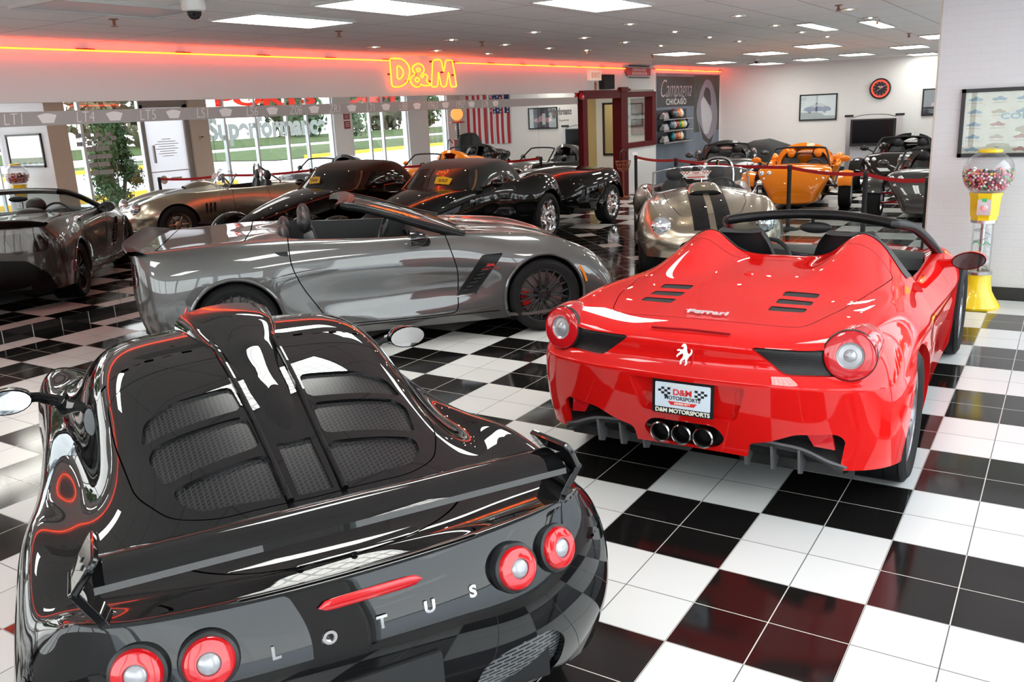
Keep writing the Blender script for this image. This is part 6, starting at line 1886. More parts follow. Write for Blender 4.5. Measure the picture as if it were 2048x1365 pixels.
# ------------------------------------------------------------------ covered vehicles
def cover(label, loc, rz, L, Wd, prof, logo=False):
    t = thing('covered_vehicle', label, 'vehicle', loc, rz)
    m = plaster('black_cover_cloth', (.008, .008, .009), .65, 25, .25)
    G = []
    n, k = 34, 26
    for i in range(n+1):
        u = i/n
        h = np.interp(u, [q[0] for q in prof], [q[1] for q in prof])
        w = Wd/2*(math.sin(math.pi*min(1, max(0.0, u*.96+.02)))**.35)
        row = []
        for j in range(k+1):
            v = j/k*2-1
            pr = 1-abs(v)**3.2
            z = h*max(0, pr)
            y = w*v*(1+.03*math.sin(9*u+7*v)*abs(v))
            row.append(((u-.5)*L+.03*math.sin(11*v+5*u), y, max(.01, z+.012*math.sin(23*u+5*v)*abs(v))))
        G.append(row)
    c = MB().grid(G).build('cloth_cover', m, t, angle=70)
    if logo:
        lm = MB(); Ml = face_M((-.05, -.29, 1.10), (-.25, -1, .45))
        lm.lathe([(.085, 0), (.105, 0)], 28, Ml); add_text(lm, 'T', .1, Ml, depth=.002); lm.build('cover_logo', pbsdf('logo_grey', (.5, .5, .5), .5), t, smooth=False)
cover('low vehicle under a black cloth cover against the far wall', (-5.75, 19.0, 0), .12, 3.4, 1.9, [(0, .35), (.12, .62), (.3, .74), (.5, .98), (.62, 1.02), (.75, .86), (.9, .62), (1, .3)])
cover('tall vehicle under a black cover with a round pale logo', (-.35, 19.4, 0), 1.2, 2.2, 1.2, [(0, .4), (.2, .8), (.38, 1.38), (.55, 1.40), (.68, .9), (.85, .75), (1, .4)], True)
# ------------------------------------------------------------------ neon
M_neon = emis('neon_tube', (1.0, 0.045, 0.004), 22.0)
M_neony = emis('neon_letter', (1.0, 0.11, 0.006), 9.5)
M_sock = pbsdf('neon_socket', (0.10, 0.02, 0.02), .5)
def neon_line(y0, y1, lab):
    t = thing('neon_line', lab, 'neon light', (MX, y0, 2.79), 0, 'red neon border tubes')
    MB().tube([(.055, 0, 0), (.055, y1-y0, 0)], .0085, 8).build('neon_tube', M_neon, t)
    k = int((y1-y0)/1.25)+1
    for i in range(k+1):
        y = (y1-y0)*i/k
        MB().box((.004, y-.012, .008), (.045, y+.012, .022)).box((.03, y-.10, .010), (.045, y+.10, .022)).build('neon_socket', M_sock, t, smooth=False)
neon_line(-6.1, 7.07, 'long glowing neon tube left of the neon letters')
neon_line(8.75, 15.25, 'glowing neon tube between the neon letters and the arrow sign')
neon_line(16.95, 21.6, 'short glowing neon tube above the tall poster')
nd = [(7.086, 2.82), (7.327, 2.826), (7.441, 2.796), (7.523, 2.731), (7.542, 2.641), (7.498, 2.532), (7.409, 2.453), (7.276, 2.417), (7.092, 2.417)]
ndi = [(7.244, 2.709), (7.285, 2.721), (7.349, 2.692), (7.392, 2.639), (7.365, 2.579), (7.3, 2.531), (7.232, 2.536)]
na = [(8.032, 2.44), (7.846, 2.437), (7.796, 2.452), (7.762, 2.428), (7.677, 2.413), (7.588, 2.44), (7.54, 2.501), (7.573, 2.562), (7.659, 2.606), (7.61, 2.66), (7.626, 2.715), (7.697, 2.749), (7.77, 2.757), (7.851, 2.74), (7.897, 2.688), (7.874, 2.632), (7.806, 2.582), (7.839, 2.555), (7.881, 2.595), (7.924, 2.602), (7.977, 2.565), (7.939, 2.509)]
nai = [[(7.757, 2.692), (7.801, 2.668), (7.751, 2.643), (7.708, 2.667)], [(7.709, 2.551), (7.762, 2.52), (7.702, 2.489), (7.654, 2.52)]]
nm = [(8.133, 2.804), (8.179, 2.826), (8.332, 2.83), (8.362, 2.796), (8.411, 2.638), (8.474, 2.811), (8.51, 2.827), (8.657, 2.827), (8.696, 2.654), (8.73, 2.432), (8.717, 2.416), (8.579, 2.416), (8.536, 2.652), (8.455, 2.433), (8.42, 2.417), (8.342, 2.417), (8.311, 2.446), (8.268, 2.649), (8.222, 2.433), (8.187, 2.414), (8.078, 2.415), (8.059, 2.44)]
t = thing('neon_sign', 'yellow neon letters D&M glowing on the wall band above the mirror', 'neon sign', (MX, 7.9, 2.62))
def letter(loops, nm_, rnd_=4):
    m = MB()
    for lp in loops:
        m.tube([(.06, y-7.9, z-2.62) for y, z in catmull([np.array(q) for q in lp], rnd_, closed=True)], .011, 8, closed=True)
    m.build(nm_, M_neony, t)
letter([[np.array(q) for q in rpoly(nd, .05, 3)], rpoly(ndi, .03, 3)], 'neon_letter', 1)
letter([na]+nai, 'neon_letter', 3)
letter([rpoly(nm, .03, 3)], 'neon_letter', 1)
for y, z in ((7.09, 2.6), (7.3, 2.42), (7.5, 2.5), (7.7, 2.6), (7.8, 2.43), (8.08, 2.5), (8.4, 2.64), (8.7, 2.6), (8.13, 2.8)):
    MB().box((.004, y-7.912, z-2.632), (.05, y-7.888, z-2.608)).build('neon_socket', M_sock, t, smooth=False)
# ------------------------------------------------------------------ frosted band with engine names on the mirror
M_band = pbsdf('frosted_band', (0.36, 0.345, 0.33), 0.55)
M_bandt = pbsdf('frosted_letter', (0.78, 0.77, 0.76), 0.5)
t = thing('frosted_band', 'gray frosted decal band with engine codes across the mirrored wall', 'decal', (MX, 0, 0))
MB().box((.0005, -6.1, 2.062), (.0015, 13.05, 2.20)).build('band_strip', M_band, t, smooth=False)
Wd = ['LT1', 'LT4', 'LT5', 'LS1', 'LS6', 'Z06', 'ZR1', 'L71', 'L88', '1963', '1957', 'L78']
for k in range(-3, 12):
    y = 1.43+k*.745
    m = MB(); add_text(m, Wd[k % 12], .16, face_M((MX+.0022, y, 2.128), (1, 0, 0)) , depth=.001, bold=-.003, sx=.85, shear=.15, align='CENTER')
    for i, v in enumerate(m.v): m.v[i] = (v[0]-MX, v[1], v[2])
    m.build('engine_code', M_bandt, t, smooth=False)
    m = MB()
    Me = face_M((.0022, y+.34, 2.131), (1, 0, 0))
    m.lathe([(0, .0), (.045, .0)], 18, Me)
    m.prism([(-.10, .03), (-.04, .045), (0, .05), (.04, .045), (.10, .03), (.06, -.045), (-.06, -.045)], .0005, Me)
    m.build('band_emblem', M_bandt, t, smooth=False)
Ms = face_M((MX+.003, 12.35, 1.93), (1, 0, 0))
m = MB(); add_text(m, 'Superformance', .20, Ms, depth=.001, sx=.68, bold=.004); add_text(m, 'Chicago Distributor', .05, Ms @ Matrix.Translation((0.1, -.17, 0)), depth=.001)
o = m.build('mirror_lettering', pbsdf('decal_grey', (.28, .28, .27), .5), None, smooth=False)
tag(o, 'gray dealer lettering on the mirror next to the red door frame', 'decal')
# ------------------------------------------------------------------ lettering on the glass of the street windows
def window_word(name, text, y, z, size, sx, m, label, x=XW+.092):
    mb = MB(); add_text(mb, text, size, face_M((x, y, z), (1, 0, 0)), depth=0, sx=sx, bold=size*.05)
    o = mb.build(name, m, None, smooth=False)
    return tag(o, label, 'lettering')
M_frost = vinyl('window_grey', (.40, .44, .43))
window_word('window_lettering', 'Superformance', 13.25, 1.86, .70, .95, M_frost, 'big pale lettering of a car maker on the street window')
window_word('window_lettering', 'PORTS', 13.25, 2.575, .42, 2.75, vinyl('window_red', (.75, .03, .02)), 'red lettering along the top of the street window')
window_word('window_lettering', 'D&M', 17.3, 2.575, .42, 2.6, MATS['window_red'], 'red lettering along the top of the window between white pillars')
wd = MB()
for i in range(8):
    for j in range(3):
        if (i+j) % 2 == 0: wd.box((XW+.072, 7.75+i*.12, 1.86-j*.09), (XW+.074, 7.87+i*.12, 1.95-j*.09))
for k, w in enumerate((.6, .66, .5, .62)): wd.box((XW+.072, 8.2-w/2, 1.56-k*.17), (XW+.074, 8.2+w/2, 1.66-k*.17))
tag(wd.build('window_decal', pbsdf('decal_pale', (.42, .40, .38), .6), None, smooth=False), 'pale checkered dealer decal on the glass before the shrub', 'decal')
rs = thing('notice', 'pair of dark red notices on the white pillar between windows', 'notice', (XW-.045, 16.05, 1.95))
MB().box((-.004, -.13, .02), (0, .13, .24)).box((-.004, -.13, -.24), (0, .13, -.02)).build('notice_board', pbsdf('notice_red', (.28, .02, .03), .5), rs, smooth=False)
m = MB()
for z in (.18, .12, .07, -.07, -.12, -.17): m.box((-.006, -.09, z-.012), (-.0045, .09, z+.012))
m.build('notice_print', pbsdf('notice_pink', (.6, .4, .4), .5), rs, smooth=False)
th = thing('thermostat', 'small beige thermostat on the tan pillar', 'thermostat', (XW-.045, 10.9, 1.72))
MB().box((-.03, -.06, -.04), (0, .06, .04)).build('housing', pbsdf('beige_plastic', (.62, .52, .44), .4), th, smooth=False)
MB().box((-.032, -.045, -.005), (-.03, .035, .02)).build('display', M_black, th, smooth=False)

# ------------------------------------------------------------------ long wall: arrow sign, speaker, exit box, poster, shelves
t = thing('arrow_sign', 'red arrow sign EXPANDED SHOWROOM on the wall band', 'sign', (MX+.03, 16.0, 2.73))
MB().prism([(-.72, 0), (-.60, .10), (-.60, .085), (.66, .085), (.66, -.085), (-.60, -.085), (-.60, -.10)], .02, face_M((0, 0, 0), (1, 0, 0))).build('sign_board', pbsdf('sign_red', (.60, .015, .02), .45), t, smooth=False)
m = MB(); add_text(m, 'EXPANDED', .085, face_M((.022, .03, .038), (1, 0, 0)), depth=.003, bold=.002, sx=1.75); add_text(m, 'SHOWROOM', .085, face_M((.022, .03, -.042), (1, 0, 0)), depth=.003, bold=.002, sx=1.62)
m.build('sign_letters', pbsdf('sign_pink', (.9, .62, .62), .5), t, smooth=False)
m = MB(); m.box((.0, -.5, .112), (.012, .62, .14)); m.box((.0, -.5, -.14), (.012, .62, -.112)); m.build('sign_rails', M_black, t, smooth=False)
t = thing('wall_speaker', 'black box speaker above the red door frame', 'speaker', (MX, 14.27, 2.5))
bevel(MB().box((.005, -.25, -.15), (.14, .25, .15)).build('cabinet', M_blackm, t, smooth=False), .01)
MB().box((.14, -.23, -.13), (.143, .23, .13)).build('speaker_cloth', pbsdf('speaker_cloth', (.02, .02, .02), .9), t, smooth=False)
t = thing('exit_sign', 'white lit exit box high above the red door frame', 'sign', (MX, 13.75, 2.63))
MB().box((.005, -.27, -.10), (.07, .27, .10)).build('sign_box', pbsdf('sign_white', (.75, .7, .65), .4, emit=(1, .6, .4), estr=.25), t, smooth=False)
m = MB(); add_text(m, 'EXIT', .14, face_M((.073, 0, 0), (1, 0, 0)), depth=.002, sx=1.3, bold=.002); m.build('sign_letters', pbsdf('sign_orange', (.85, .35, .15), .4), t, smooth=False)
t = thing('bottle', 'small brown bottle standing on the door header', 'bottle', (MX-.02, 13.85, 2.33))
MB().lathe([(0, 0), (.05, 0), (.05, .15), (.02, .20), (.02, .24), (0, .24)], 14).build('bottle_body', pbsdf('amber_glass', (.35, .10, .03), .2), t)
t = thing('beacon_lamp', 'small red lamp on the corner of the door frame', 'lamp', (MX+.06, 13.12, 2.16))
MB().lathe([(.05, 0), (.05, .06), (.03, .12), (0, .13)], 16).build('lamp_dome', M_lens_red, t); MB().lathe([(0, -.02), (.055, -.02), (.055, 0), (0, 0)], 16).build('lamp_base', M_black, t); MB().box((-.06, -.02, -.02), (0, .02, 0)).build('lamp_bracket', M_black, t, smooth=False)
PX = MX+.012
t = thing('wall_poster', 'tall gray blue poster wall with Campagna script and a vehicle picture', 'poster', (MX, 0, 0))
MB().box((.0025, 17.08, .05), (.010, 21.62, 2.72)).build('poster_sheet', noise_mat('poster_slate', (.10, .13, .17), (.17, .20, .26), 1.2, .5), t, smooth=False)
def flat(name, pts, m, d):
    return MB().prism(pts, .001, face_M((d, 0, 0), (1, 0, 0))).build(name, m, t, smooth=False)
flat('poster_black_field', [(17.12, 1.90), (19.62, 1.90), (19.62, 2.64), (17.12, 2.64)], noise_mat('poster_black', (.008, .009, .010), (.02, .024, .02), 3, .4), .0105)
flat('poster_green_field', [(19.62, 1.2), (21.6, 1.2), (21.6, 2.68), (19.62, 2.68)], noise_mat('poster_green', (.02, .035, .025), (.06, .07, .06), 2.5, .45), .0105)
flat('poster_vehicle', rpoly([(19.75, 1.75), (20.1, 2.3), (20.5, 2.6), (20.9, 2.55), (21.3, 2.2), (21.5, 1.6), (21.3, 1.0), (20.8, .75), (20.2, 1.0)], .25), pbsdf('poster_mauve', (.22, .20, .25), .4), .012)
flat('poster_vehicle_dark', rpoly([(19.95, 1.5), (20.3, .98), (20.9, .78), (21.4, 1.3), (21.2, 1.1), (20.8, .95), (20.35, 1.15)], .1), pbsdf('poster_dark', (.015, .017, .02), .4), .0135)
flat('poster_windscreen', rpoly([(20.12, 2.0), (20.35, 2.15), (20.95, 1.75), (21.05, 1.55), (20.75, 1.12), (20.4, 1.12), (20.2, 1.5)], .1), pbsdf('poster_silver', (.48, .47, .50), .4), .0135)
flat('poster_seat', rpoly([(20.3, 2.15), (20.5, 2.4), (20.85, 2.3), (20.95, 1.85), (20.7, 1.95)], .12), MATS['poster_dark'], .0150)
m = MB(); add_text(m, 'Campagna', .62, face_M((.0125, 18.35, 2.33), (1, 0, 0)), depth=.001, shear=.42, sx=.82, bold=-.012)
m.build('poster_script', pbsdf('script_pink', (.62, .50, .58), .4), t, smooth=False)
m = MB(); add_text(m, 'CHICAGO', .20, face_M((.0125, 18.38, 2.02), (1, 0, 0)), depth=.001, sx=1.35, space=1.15, bold=.003); m.build('poster_city', pbsdf('letter_white', (.70, .70, .68), .4), t, smooth=False)
cols = {'charcoal': (.03, .03, .035), 'slate': (.10, .14, .18), 'orange': (.75, .20, .02), 'white': (.75, .74, .70), 'red': (.35, .02, .02), 'green': (.05, .28, .05), 'yellow': (.75, .55, .05), 'teal': (.03, .22, .24), 'silver gray': (.35, .36, .37)}
rowsS = [(1.62, 'top', ['charcoal', 'slate', 'orange', 'white']), (1.35, 'middle', ['slate', 'silver gray', 'red', 'green', 'yellow', 'white', 'charcoal']), (1.06, 'bottom', ['teal', 'red', 'orange', 'white'])]
def egg(lab, y, z, c, sc=1.0):
    t = thing('paint_sample', lab, 'sample', (MX+.10, y, z), 0, 'paint samples on the poster shelves')
    MB().lathe([(0, .02), (.05*sc, .03), (.085*sc, .08), (.08*sc, .14), (.05*sc, .20), (.015*sc, .235), (0, .24)], 16).build('sample_shell', pbsdf('sample_'+c.replace(' ', '_'), cols[c], .15, coat=.6), t)
    MB().lathe([(0, 0), (.05, 0), (.05, .012), (.012, .03), (0, .03)], 12).build('sample_foot', M_black, t)
for z, nm_, cs_ in rowsS:
    t = thing('wall_shelf', 'narrow dark display shelf on the poster, %s of three' % nm_, 'shelf', (MX, 0, z), 0, 'display shelves on the poster')
    MB().box((.012, 17.1, -.02), (.20, 19.05, 0)).build('shelf_board', M_black, t, smooth=False)
    MB().box((.20, 17.1, -.03), (.206, 19.05, -.012)).build('shelf_edge', M_steel, t, smooth=False)
    MB().box((.012, 17.1, 0), (.02, 19.05, .22)).build('back_panel', pbsdf('shelf_back', (.02, .022, .024), .5), t, smooth=False)
    h = thing('model_engine', 'silver engine model at the left end of the %s poster shelf' % nm_, 'model', (MX+.11, 17.35, z), 0, 'engine models on the poster shelves')
    m = MB().box((-.06, -.16, 0), (.06, .16, .07)).box((-.05, -.12, .07), (.05, .14, .11))
    for q in (-.1, 0, .1): m.lathe([(0, .16), (.03, .15), (.03, .11)], 10, Matrix.Translation((0, q, 0)))
    m.build('engine_block', M_steel, h); MB().tube([(.03, -.15, .13), (.06, 0, .15), (.03, .15, .12)], .014, 6).build('engine_pipe', M_chrome, h)
    for i, c in enumerate(cs_):
        egg('%s paint sample shell on the %s poster shelf' % (c, nm_), 17.80+i*.175+(.12 if nm_ != 'middle' else 0), z, c)
# leaflet stand by the door
t = thing('leaflet_stand', 'slim black stand with a white leaflet beside the red door post', 'stand', (MX+.35, 15.1, 0))
MB().lathe([(0, 0), (.14, 0), (.14, .015), (.02, .03), (.014, .04), (.014, .82), (0, .82)], 18).build('stand_post', M_black, t)
MB().box((-.12, -.14, -.004), (.12, .14, .004), Matrix.Translation((.02, 0, .86)) @ Matrix.Rotation(R(55), 4, 'Y')).build('leaflet', pbsdf('leaflet_white', (.75, .75, .75), .5), t, smooth=False)
t = thing('flower_basket', 'rusty brown wire flower basket on a stand in the doorway', 'basket', (MX+.30, 14.55, 0))
m = MB()
for k in range(10):
    a = k*.628; m.tube([(0, 0, .55), (.12*math.cos(a), .12*math.sin(a), .62), (.17*math.cos(a), .17*math.sin(a), .80)], .006, 5)
for zz, rr in ((.64, .13), (.72, .15), (.80, .17)): m.tube([(rr*math.cos(a), rr*math.sin(a), zz) for a in np.linspace(0, 6.283, 19)[:-1]], .006, 5, closed=True)
m.build('wire_basket', pbsdf('rust', (.28, .09, .04), .5, metal=.4), t)
MB().lathe([(0, 0), (.15, 0), (.15, .02), (.02, .04), (.015, .55), (0, .55)], 16).build('stand_foot', pbsdf('rust'), t)
MB().tube(catmull([(0, -.16, .80), (0, -.14, .98), (0, 0, 1.05), (0, .14, .98), (0, .16, .80)], 5), .012, 6).build('basket_handle', M_black, t)
t = thing('framed_mirror', 'tall black framed mirror inside the office doorway', 'mirror', (-8.97, 17.455, 1.42))
m = MB()
for a_, b_ in (((-.25, -.66), (-.20, .66)), ((.20, -.66), (.25, .66)), ((-.25, .61), (.25, .66)), ((-.25, -.66), (.25, -.61))): m.box((a_[0], -.03, a_[1]), (b_[0], 0, b_[1]))
m.build('frame', M_black, t, smooth=False)
MB().box((-.20, -.012, -.61), (.20, -.002, .61)).build('mirror_glass', pbsdf('mirror_dim', (.6, .58, .5), .02, metal=1), t, smooth=False)
for z_, l_ in ((1.95, 'upper dark picture seen through the office window'), (1.45, 'lower red car picture seen through the office window')):
    t = thing('wall_picture', l_, 'picture', (-8.12, 17.455, z_), 0, 'office pictures')
    MB().box((-.30, -.03, -.20), (.30, 0, .20)).build('frame', M_black, t, smooth=False); MB().box((-.26, -.034, -.16), (.26, -.03, .16)).build('print', noise_mat('print_dark', (.05, .03, .03), (.30, .10, .09), 2.5, .4), t, smooth=False)
# ------------------------------------------------------------------ far wall
def framed(name, lab, x0, x1, z0, z1, mat, art=None, y=YB-.015, parent=None):
    t = thing(name, lab, 'picture', ((x0+x1)/2, y, (z0+z1)/2))
    w, h = (x1-x0)/2, (z1-z0)/2
    m = MB()
    for a, b in (((-w, -h), (w, -h+.035)), ((-w, h-.035), (w, h)), ((-w, -h), (-w+.035, h)), ((w-.035, -h), (w, h))): m.box((a[0], -.03, a[1]), (b[0], 0, b[1]))
    m.build('frame', M_black, t, smooth=False)
    MB().box((-w+.03, -.012, -h+.03), (w-.03, -.004, h-.03)).build('print', mat, t, smooth=False)
    if art: art(t, w, h)
    MB().box((-w+.03, -.018, -h+.03), (w-.03, -.016, h-.03)).build('glazing', M_glass, t, smooth=False)
    return t
def car_sketch(parent, cx, cz, s, m, y=-.0128, name='car_drawing'):
    P = [(-1, -.12), (-.95, .08), (-.6, .18), (-.3, .22), (-.1, .42), (.25, .42), (.5, .2), (.85, .14), (1, 0), (.98, -.15), (.7, -.18), (.62, -.3), (.48, -.3), (.4, -.18), (-.4, -.18), (-.48, -.3), (-.62, -.3), (-.7, -.18)]
    return MB().prism([(cx+p[0]*s, cz+p[1]*s) for p in P], .0005, face_M((0, y, 0), (0, -1, 0))).build(name, m, parent, smooth=False)
def art1(t, w, h):
    car_sketch(t, -.02, -.04, .36, pbsdf('sketch_blue', (.10, .13, .26), .6)); car_sketch(t, .02, .05, .18, pbsdf('sketch_grey', (.5, .5, .55), .6), -.0136)
framed('wall_picture', 'black framed blue car drawing on the far wall left of the clock', -5.33, -4.34, 1.36, 2.05, pbsdf('paper_cool', (.62, .66, .70), .6), art1)
def art2(t, w, h):
    car_sketch(t, 0, -.05, .33, pbsdf('print_pink', (.55, .25, .32), .5)); MB().box((-.1, -.0136, -.2), (.02, -.0128, .15)).build('print_tower', pbsdf('print_white', (.7, .7, .75), .5), t, smooth=False)
framed('wall_picture', 'dark framed night race picture on the far wall right of the television', -2.26, -1.18, 1.38, 2.05, noise_mat('print_night', (.02, .02, .035), (.10, .09, .13), 4, .4), art2)
t = thing('wall_clock', 'round wall clock with a glowing red neon ring on the far wall', 'clock', (-3.28, YB-.02, 2.11))
Mc = face_M((0, 0, 0), (0, -1, 0))
MB().lathe([(0, 0), (.262, 0), (.262, .05), (.235, .055), (.232, .02)], 48, Mc).build('clock_case', M_black, t)
MB().lathe([(0, .021), (.232, .021)], 40, Mc).build('clock_face', pbsdf('clock_black', (.01, .01, .012), .3), t)
MB().tube([(.20*math.cos(a), -.045, .20*math.sin(a)) for a in np.linspace(0, 2*math.pi, 49)[:-1]], .02, 8, closed=True).build('neon_ring', emis('clock_neon', (1, .06, .04), 2.2), t)
m = MB()
for k in range(12):
    a = k*math.pi/6; m.prism([(-.006, -.015), (.006, -.015), (.006, .015), (-.006, .015)], .001, Mc @ Matrix.Rotation(-a, 4, 'Z') @ Matrix.Translation((0, .155, .0225)))
m.prism([(-.07, .05), (-.02, .075), (0, .04), (.02, .075), (.07, .05), (.015, .02), (-.015, .02)], .001, Mc @ Matrix.Translation((0, 0, .0225)))
m.build('clock_marks', pbsdf('clock_mark', (.6, .3, .3), .4), t, smooth=False)
m = MB(); m.prism([(-.006, -.02), (.006, -.02), (.004, .11), (-.004, .11)], .001, Mc @ Matrix.Rotation(2.2, 4, 'Z') @ Matrix.Translation((0, 0, .026))); m.prism([(-.005, -.02), (.005, -.02), (.003, .15), (-.003, .15)], .001, Mc @ Matrix.Rotation(-1.0, 4, 'Z') @ Matrix.Translation((0, 0, .028))); m.build('clock_hands', M_chrome, t, smooth=False)
t = thing('television_stand', 'silver twin post television stand with a white grid panel at the far wall', 'stand', (-3.33, YB-.35, 0))
for s in (-1, 1):
    MB().box((s*.62-.055, -.04, .03), (s*.62+.055, .04, 1.42)).build('post', M_steel, t, smooth=False)
    MB().box((s*.62-.10, -.07, 1.42), (s*.62+.10, .07, 1.48)).build('post_cap', M_black, t, smooth=False)
    MB().box((s*.62-.08, -.25, 0), (s*.62+.08, .25, .03)).build('foot', M_black, t, smooth=False)
m = MB()
for i in range(13): m.box((-.56+i*.0933-.003, -.004, .06), (-.56+i*.0933+.003, .004, .66))
for i in range(8): m.box((-.565, -.008, .06+i*.085), (.565, -.003, .066+i*.085))
m.box((-.565, .004, .05), (.565, .02, .67))
m.build('grid_panel', pbsdf('grid_white', (.55, .56, .60), .5), t, smooth=False)
MB().tube(catmull([(-.55, 0, 1.40), (-.25, 0, 1.465), (.25, 0, 1.465), (.55, 0, 1.40)], 6), .008, 6).build('cable_arch', M_black, t)
tv = thing('television', 'black flat screen television mounted between the silver posts', 'television', (-3.33, YB-.44, 1.02))
bevel(MB().box((-.555, -.04, -.345), (.555, .03, .345)).build('casing', M_black, tv, smooth=False), .012)
MB().box((-.50, -.043, -.27), (.50, -.040, .31)).build('screen', pbsdf('tv_screen', (.006, .006, .008), .12), tv, smooth=False)
MB().box((-.3, .03, -.1), (.3, .035, .1)).build('mount', M_black, tv, smooth=False)
MB().box((-.02, -.045, -.315), (.02, -.043, -.305)).build('maker_mark', M_chrome, tv, smooth=False)
def flag(lab, x0, x1, z0, z1, canton):
    t = thing('flag', lab, 'flag', ((x0+x1)/2, YB-.05, (z0+z1)/2), 0)
    w, h = (x1-x0)/2, (z1-z0)/2
    red = pbsdf('flag_red', (.45, .025, .04), .7); wht = pbsdf('flag_white', (.72, .70, .70), .7); blu = pbsdf('flag_blue', (.02, .03, .12), .7)
    def cloth(xa, xb, za, zb, off=0): return [[(x, .025*math.sin(14*x)+.008*math.sin(5*z)-off, z) for z in np.linspace(za, zb, 12)] for x in np.linspace(xa, xb, 6)]
    n = 7
    r_ = MB(); q_ = MB()
    for k in range(n): (r_ if k % 2 == 0 else q_).grid(cloth(-w+2*w*k/n, -w+2*w*(k+1)/n, -h, h))
    r_.build('red_stripes', red, t); q_.build('white_stripes', wht, t)
    if canton:
        MB().grid(cloth(-w, w, h*.25, h, .006)).build('canton', blu, t)
        s_ = MB()
        for i in range(6):
            for j in range(5):
                cx = -w+w*2*(i+.5)/6; cz = h*.25+h*.75*(j+.5+(.5 if i % 2 else 0)*.8)/5.4
                P = [(.045*(1 if a % 2 == 0 else .42)*math.sin(a*math.pi/5), .045*(1 if a % 2 == 0 else .42)*math.cos(a*math.pi/5)) for a in range(10)]
                s_.prism(P, .002, face_M((cx, .025*math.sin(14*cx)-.014, cz), (0, -1, 0)))
        s_.build('stars', wht, t, smooth=False)
flag('striped flag with a blue starred field hanging on the far wall', -.46, .30, .95, 2.52, True)
flag('red and white striped flag hanging nearest the far window corner', .46, 1.24, .95, 2.55, False)
t = thing('gas_pump', 'old red gas pump with a glowing round globe in the far corner', 'gas pump', (.92, 20.6, 0))
MB().lathe([(0, 0), (.24, 0), (.24, .06), (.19, .08), (.19, 1.10), (.22, 1.12), (.22, 1.16), (0, 1.16)], 28).build('pump_body', pbsdf('pump_red', (.40, .02, .03), .3, coat=.4), t)
MB().lathe([(.09, 1.16), (.09, 1.68)], 24).build('glass_column', M_glass, t)
m = MB().lathe([(0, 1.16), (.03, 1.16), (.03, 1.68), (0, 1.68)], 12)
for k in range(6): m.lathe([(.03, 1.2+k*.08), (.06, 1.2+k*.08), (.06, 1.225+k*.08), (.03, 1.225+k*.08)], 12)
m.build('gauge_rod', M_black, t)
MB().lathe([(0, 1.68), (.24, 1.69), (.24, 1.73), (.08, 1.77), (0, 1.77)], 24).build('pump_cap', pbsdf('pump_red'), t)
MB().lathe([(0, -.06), (.17, -.06), (.20, -.03), (.20, .03), (.17, .06), (0, .06)], 28, axM((0, 0, 1.97), (-.3, -1, 0))).build('globe', pbsdf('globe_orange', (.9, .35, .1), .3, emit=(1, .35, .08), estr=1.2), t)
MB().tube(catmull([(.19, 0, 1.0), (.36, -.05, 1.15), (.42, -.05, .7), (.30, -.02, .3), (.2, 0, .5)], 5), .018, 6).build('pump_hose', M_black, t)
# ------------------------------------------------------------------ rope line
M_belt = pbsdf('red_belt', (.50, .012, .022), .45)
posts = [(-6.46, 13.39, 'leftmost of the row, before the white wall under the office window'), (-5.15, 12.3, 'second from the left, before the poster'), (-2.52, 10.36, 'standing before the orange three wheeler'), (-1.18, 9.11, 'right of the orange three wheeler'), (-.30, 8.2, 'hidden beside the brick wall end')]
for x, y, l in posts:
    t = thing('stanchion', 'black belt post '+l, 'stanchion', (x, y, 0), 0, 'belt posts along the rope line')
    MB().lathe([(0, 0), (.17, 0), (.17, .012), (.10, .035), (.032, .05), (.032, .90), (0, .90)], 24).build('post', M_blackm, t)
    MB().lathe([(.032, .90), (.036, .905), (.036, .985), (.030, .995), (0, .995)], 20).build('belt_head', M_black, t)
for i in range(len(posts)-1):
    a, b = Vector((posts[i][0], posts[i][1], .955)), Vector((posts[i+1][0], posts[i+1][1], .955))
    d = (b-a).normalized(); a2, b2 = a+d*.036, b-d*.036
    nrm = Vector((-d.y, d.x, 0))*.0015
    G = []
    for u in np.linspace(0, 1, 13):
        c = a2.lerp(b2, u); sag = .035*4*u*(1-u)
        G.append([tuple(c+nrm+Vector((0, 0, -.025-sag))), tuple(c+nrm+Vector((0, 0, .025-sag))), tuple(c-nrm+Vector((0, 0, .025-sag))), tuple(c-nrm+Vector((0, 0, -.025-sag)))])
    o = MB().grid(G, closed_v=True).build('rope_belt', M_belt, None, smooth=False)
    tag(o, ['red belt stretched between the two leftmost posts', 'long red belt crossing behind the gold roadster', 'red belt crossing right of the orange three wheeler', 'red belt vanishing behind the brick wall end'][i], 'belt', 'red barrier belts')
# ------------------------------------------------------------------ gumball machine and poster on the brick wall
t = thing('gumball_machine', 'yellow gumball machine with a clear globe on a spiral column', 'gumball machine', (.50, 5.72, 0))
M_gy = pbsdf('gum_yellow', (.85, .60, .015), .22, coat=.6)
MB().lathe([(0, 0), (.195, 0), (.20, .02), (.185, .05), (.15, .10), (.12, .16), (.105, .24), (.10, .32), (0, .32)], 40).build('flared_base', M_gy, t)
MB().lathe([(.11, .32), (.11, .345), (.09, .35)], 32).lathe([(.11, .80), (.11, .825), (0, .825)], 32).build('column_collar', M_steel, t)
MB().lathe([(.088, .34), (.088, .81)], 32).build('clear_column', glass_mat('clear_plastic', (.93, .95, .94), .10), t)
MB().lathe([(.02, .34), (.02, .81)], 14).build('inner_pole', M_steel, t)
MB().tube([(.068*math.cos(a), .068*math.sin(a), .36+.43*a/26.0) for a in np.linspace(0, 26, 110)], .007, 6).build('spiral_track', glass_mat('spiral_plastic', (.85, .88, .88), .16), t)
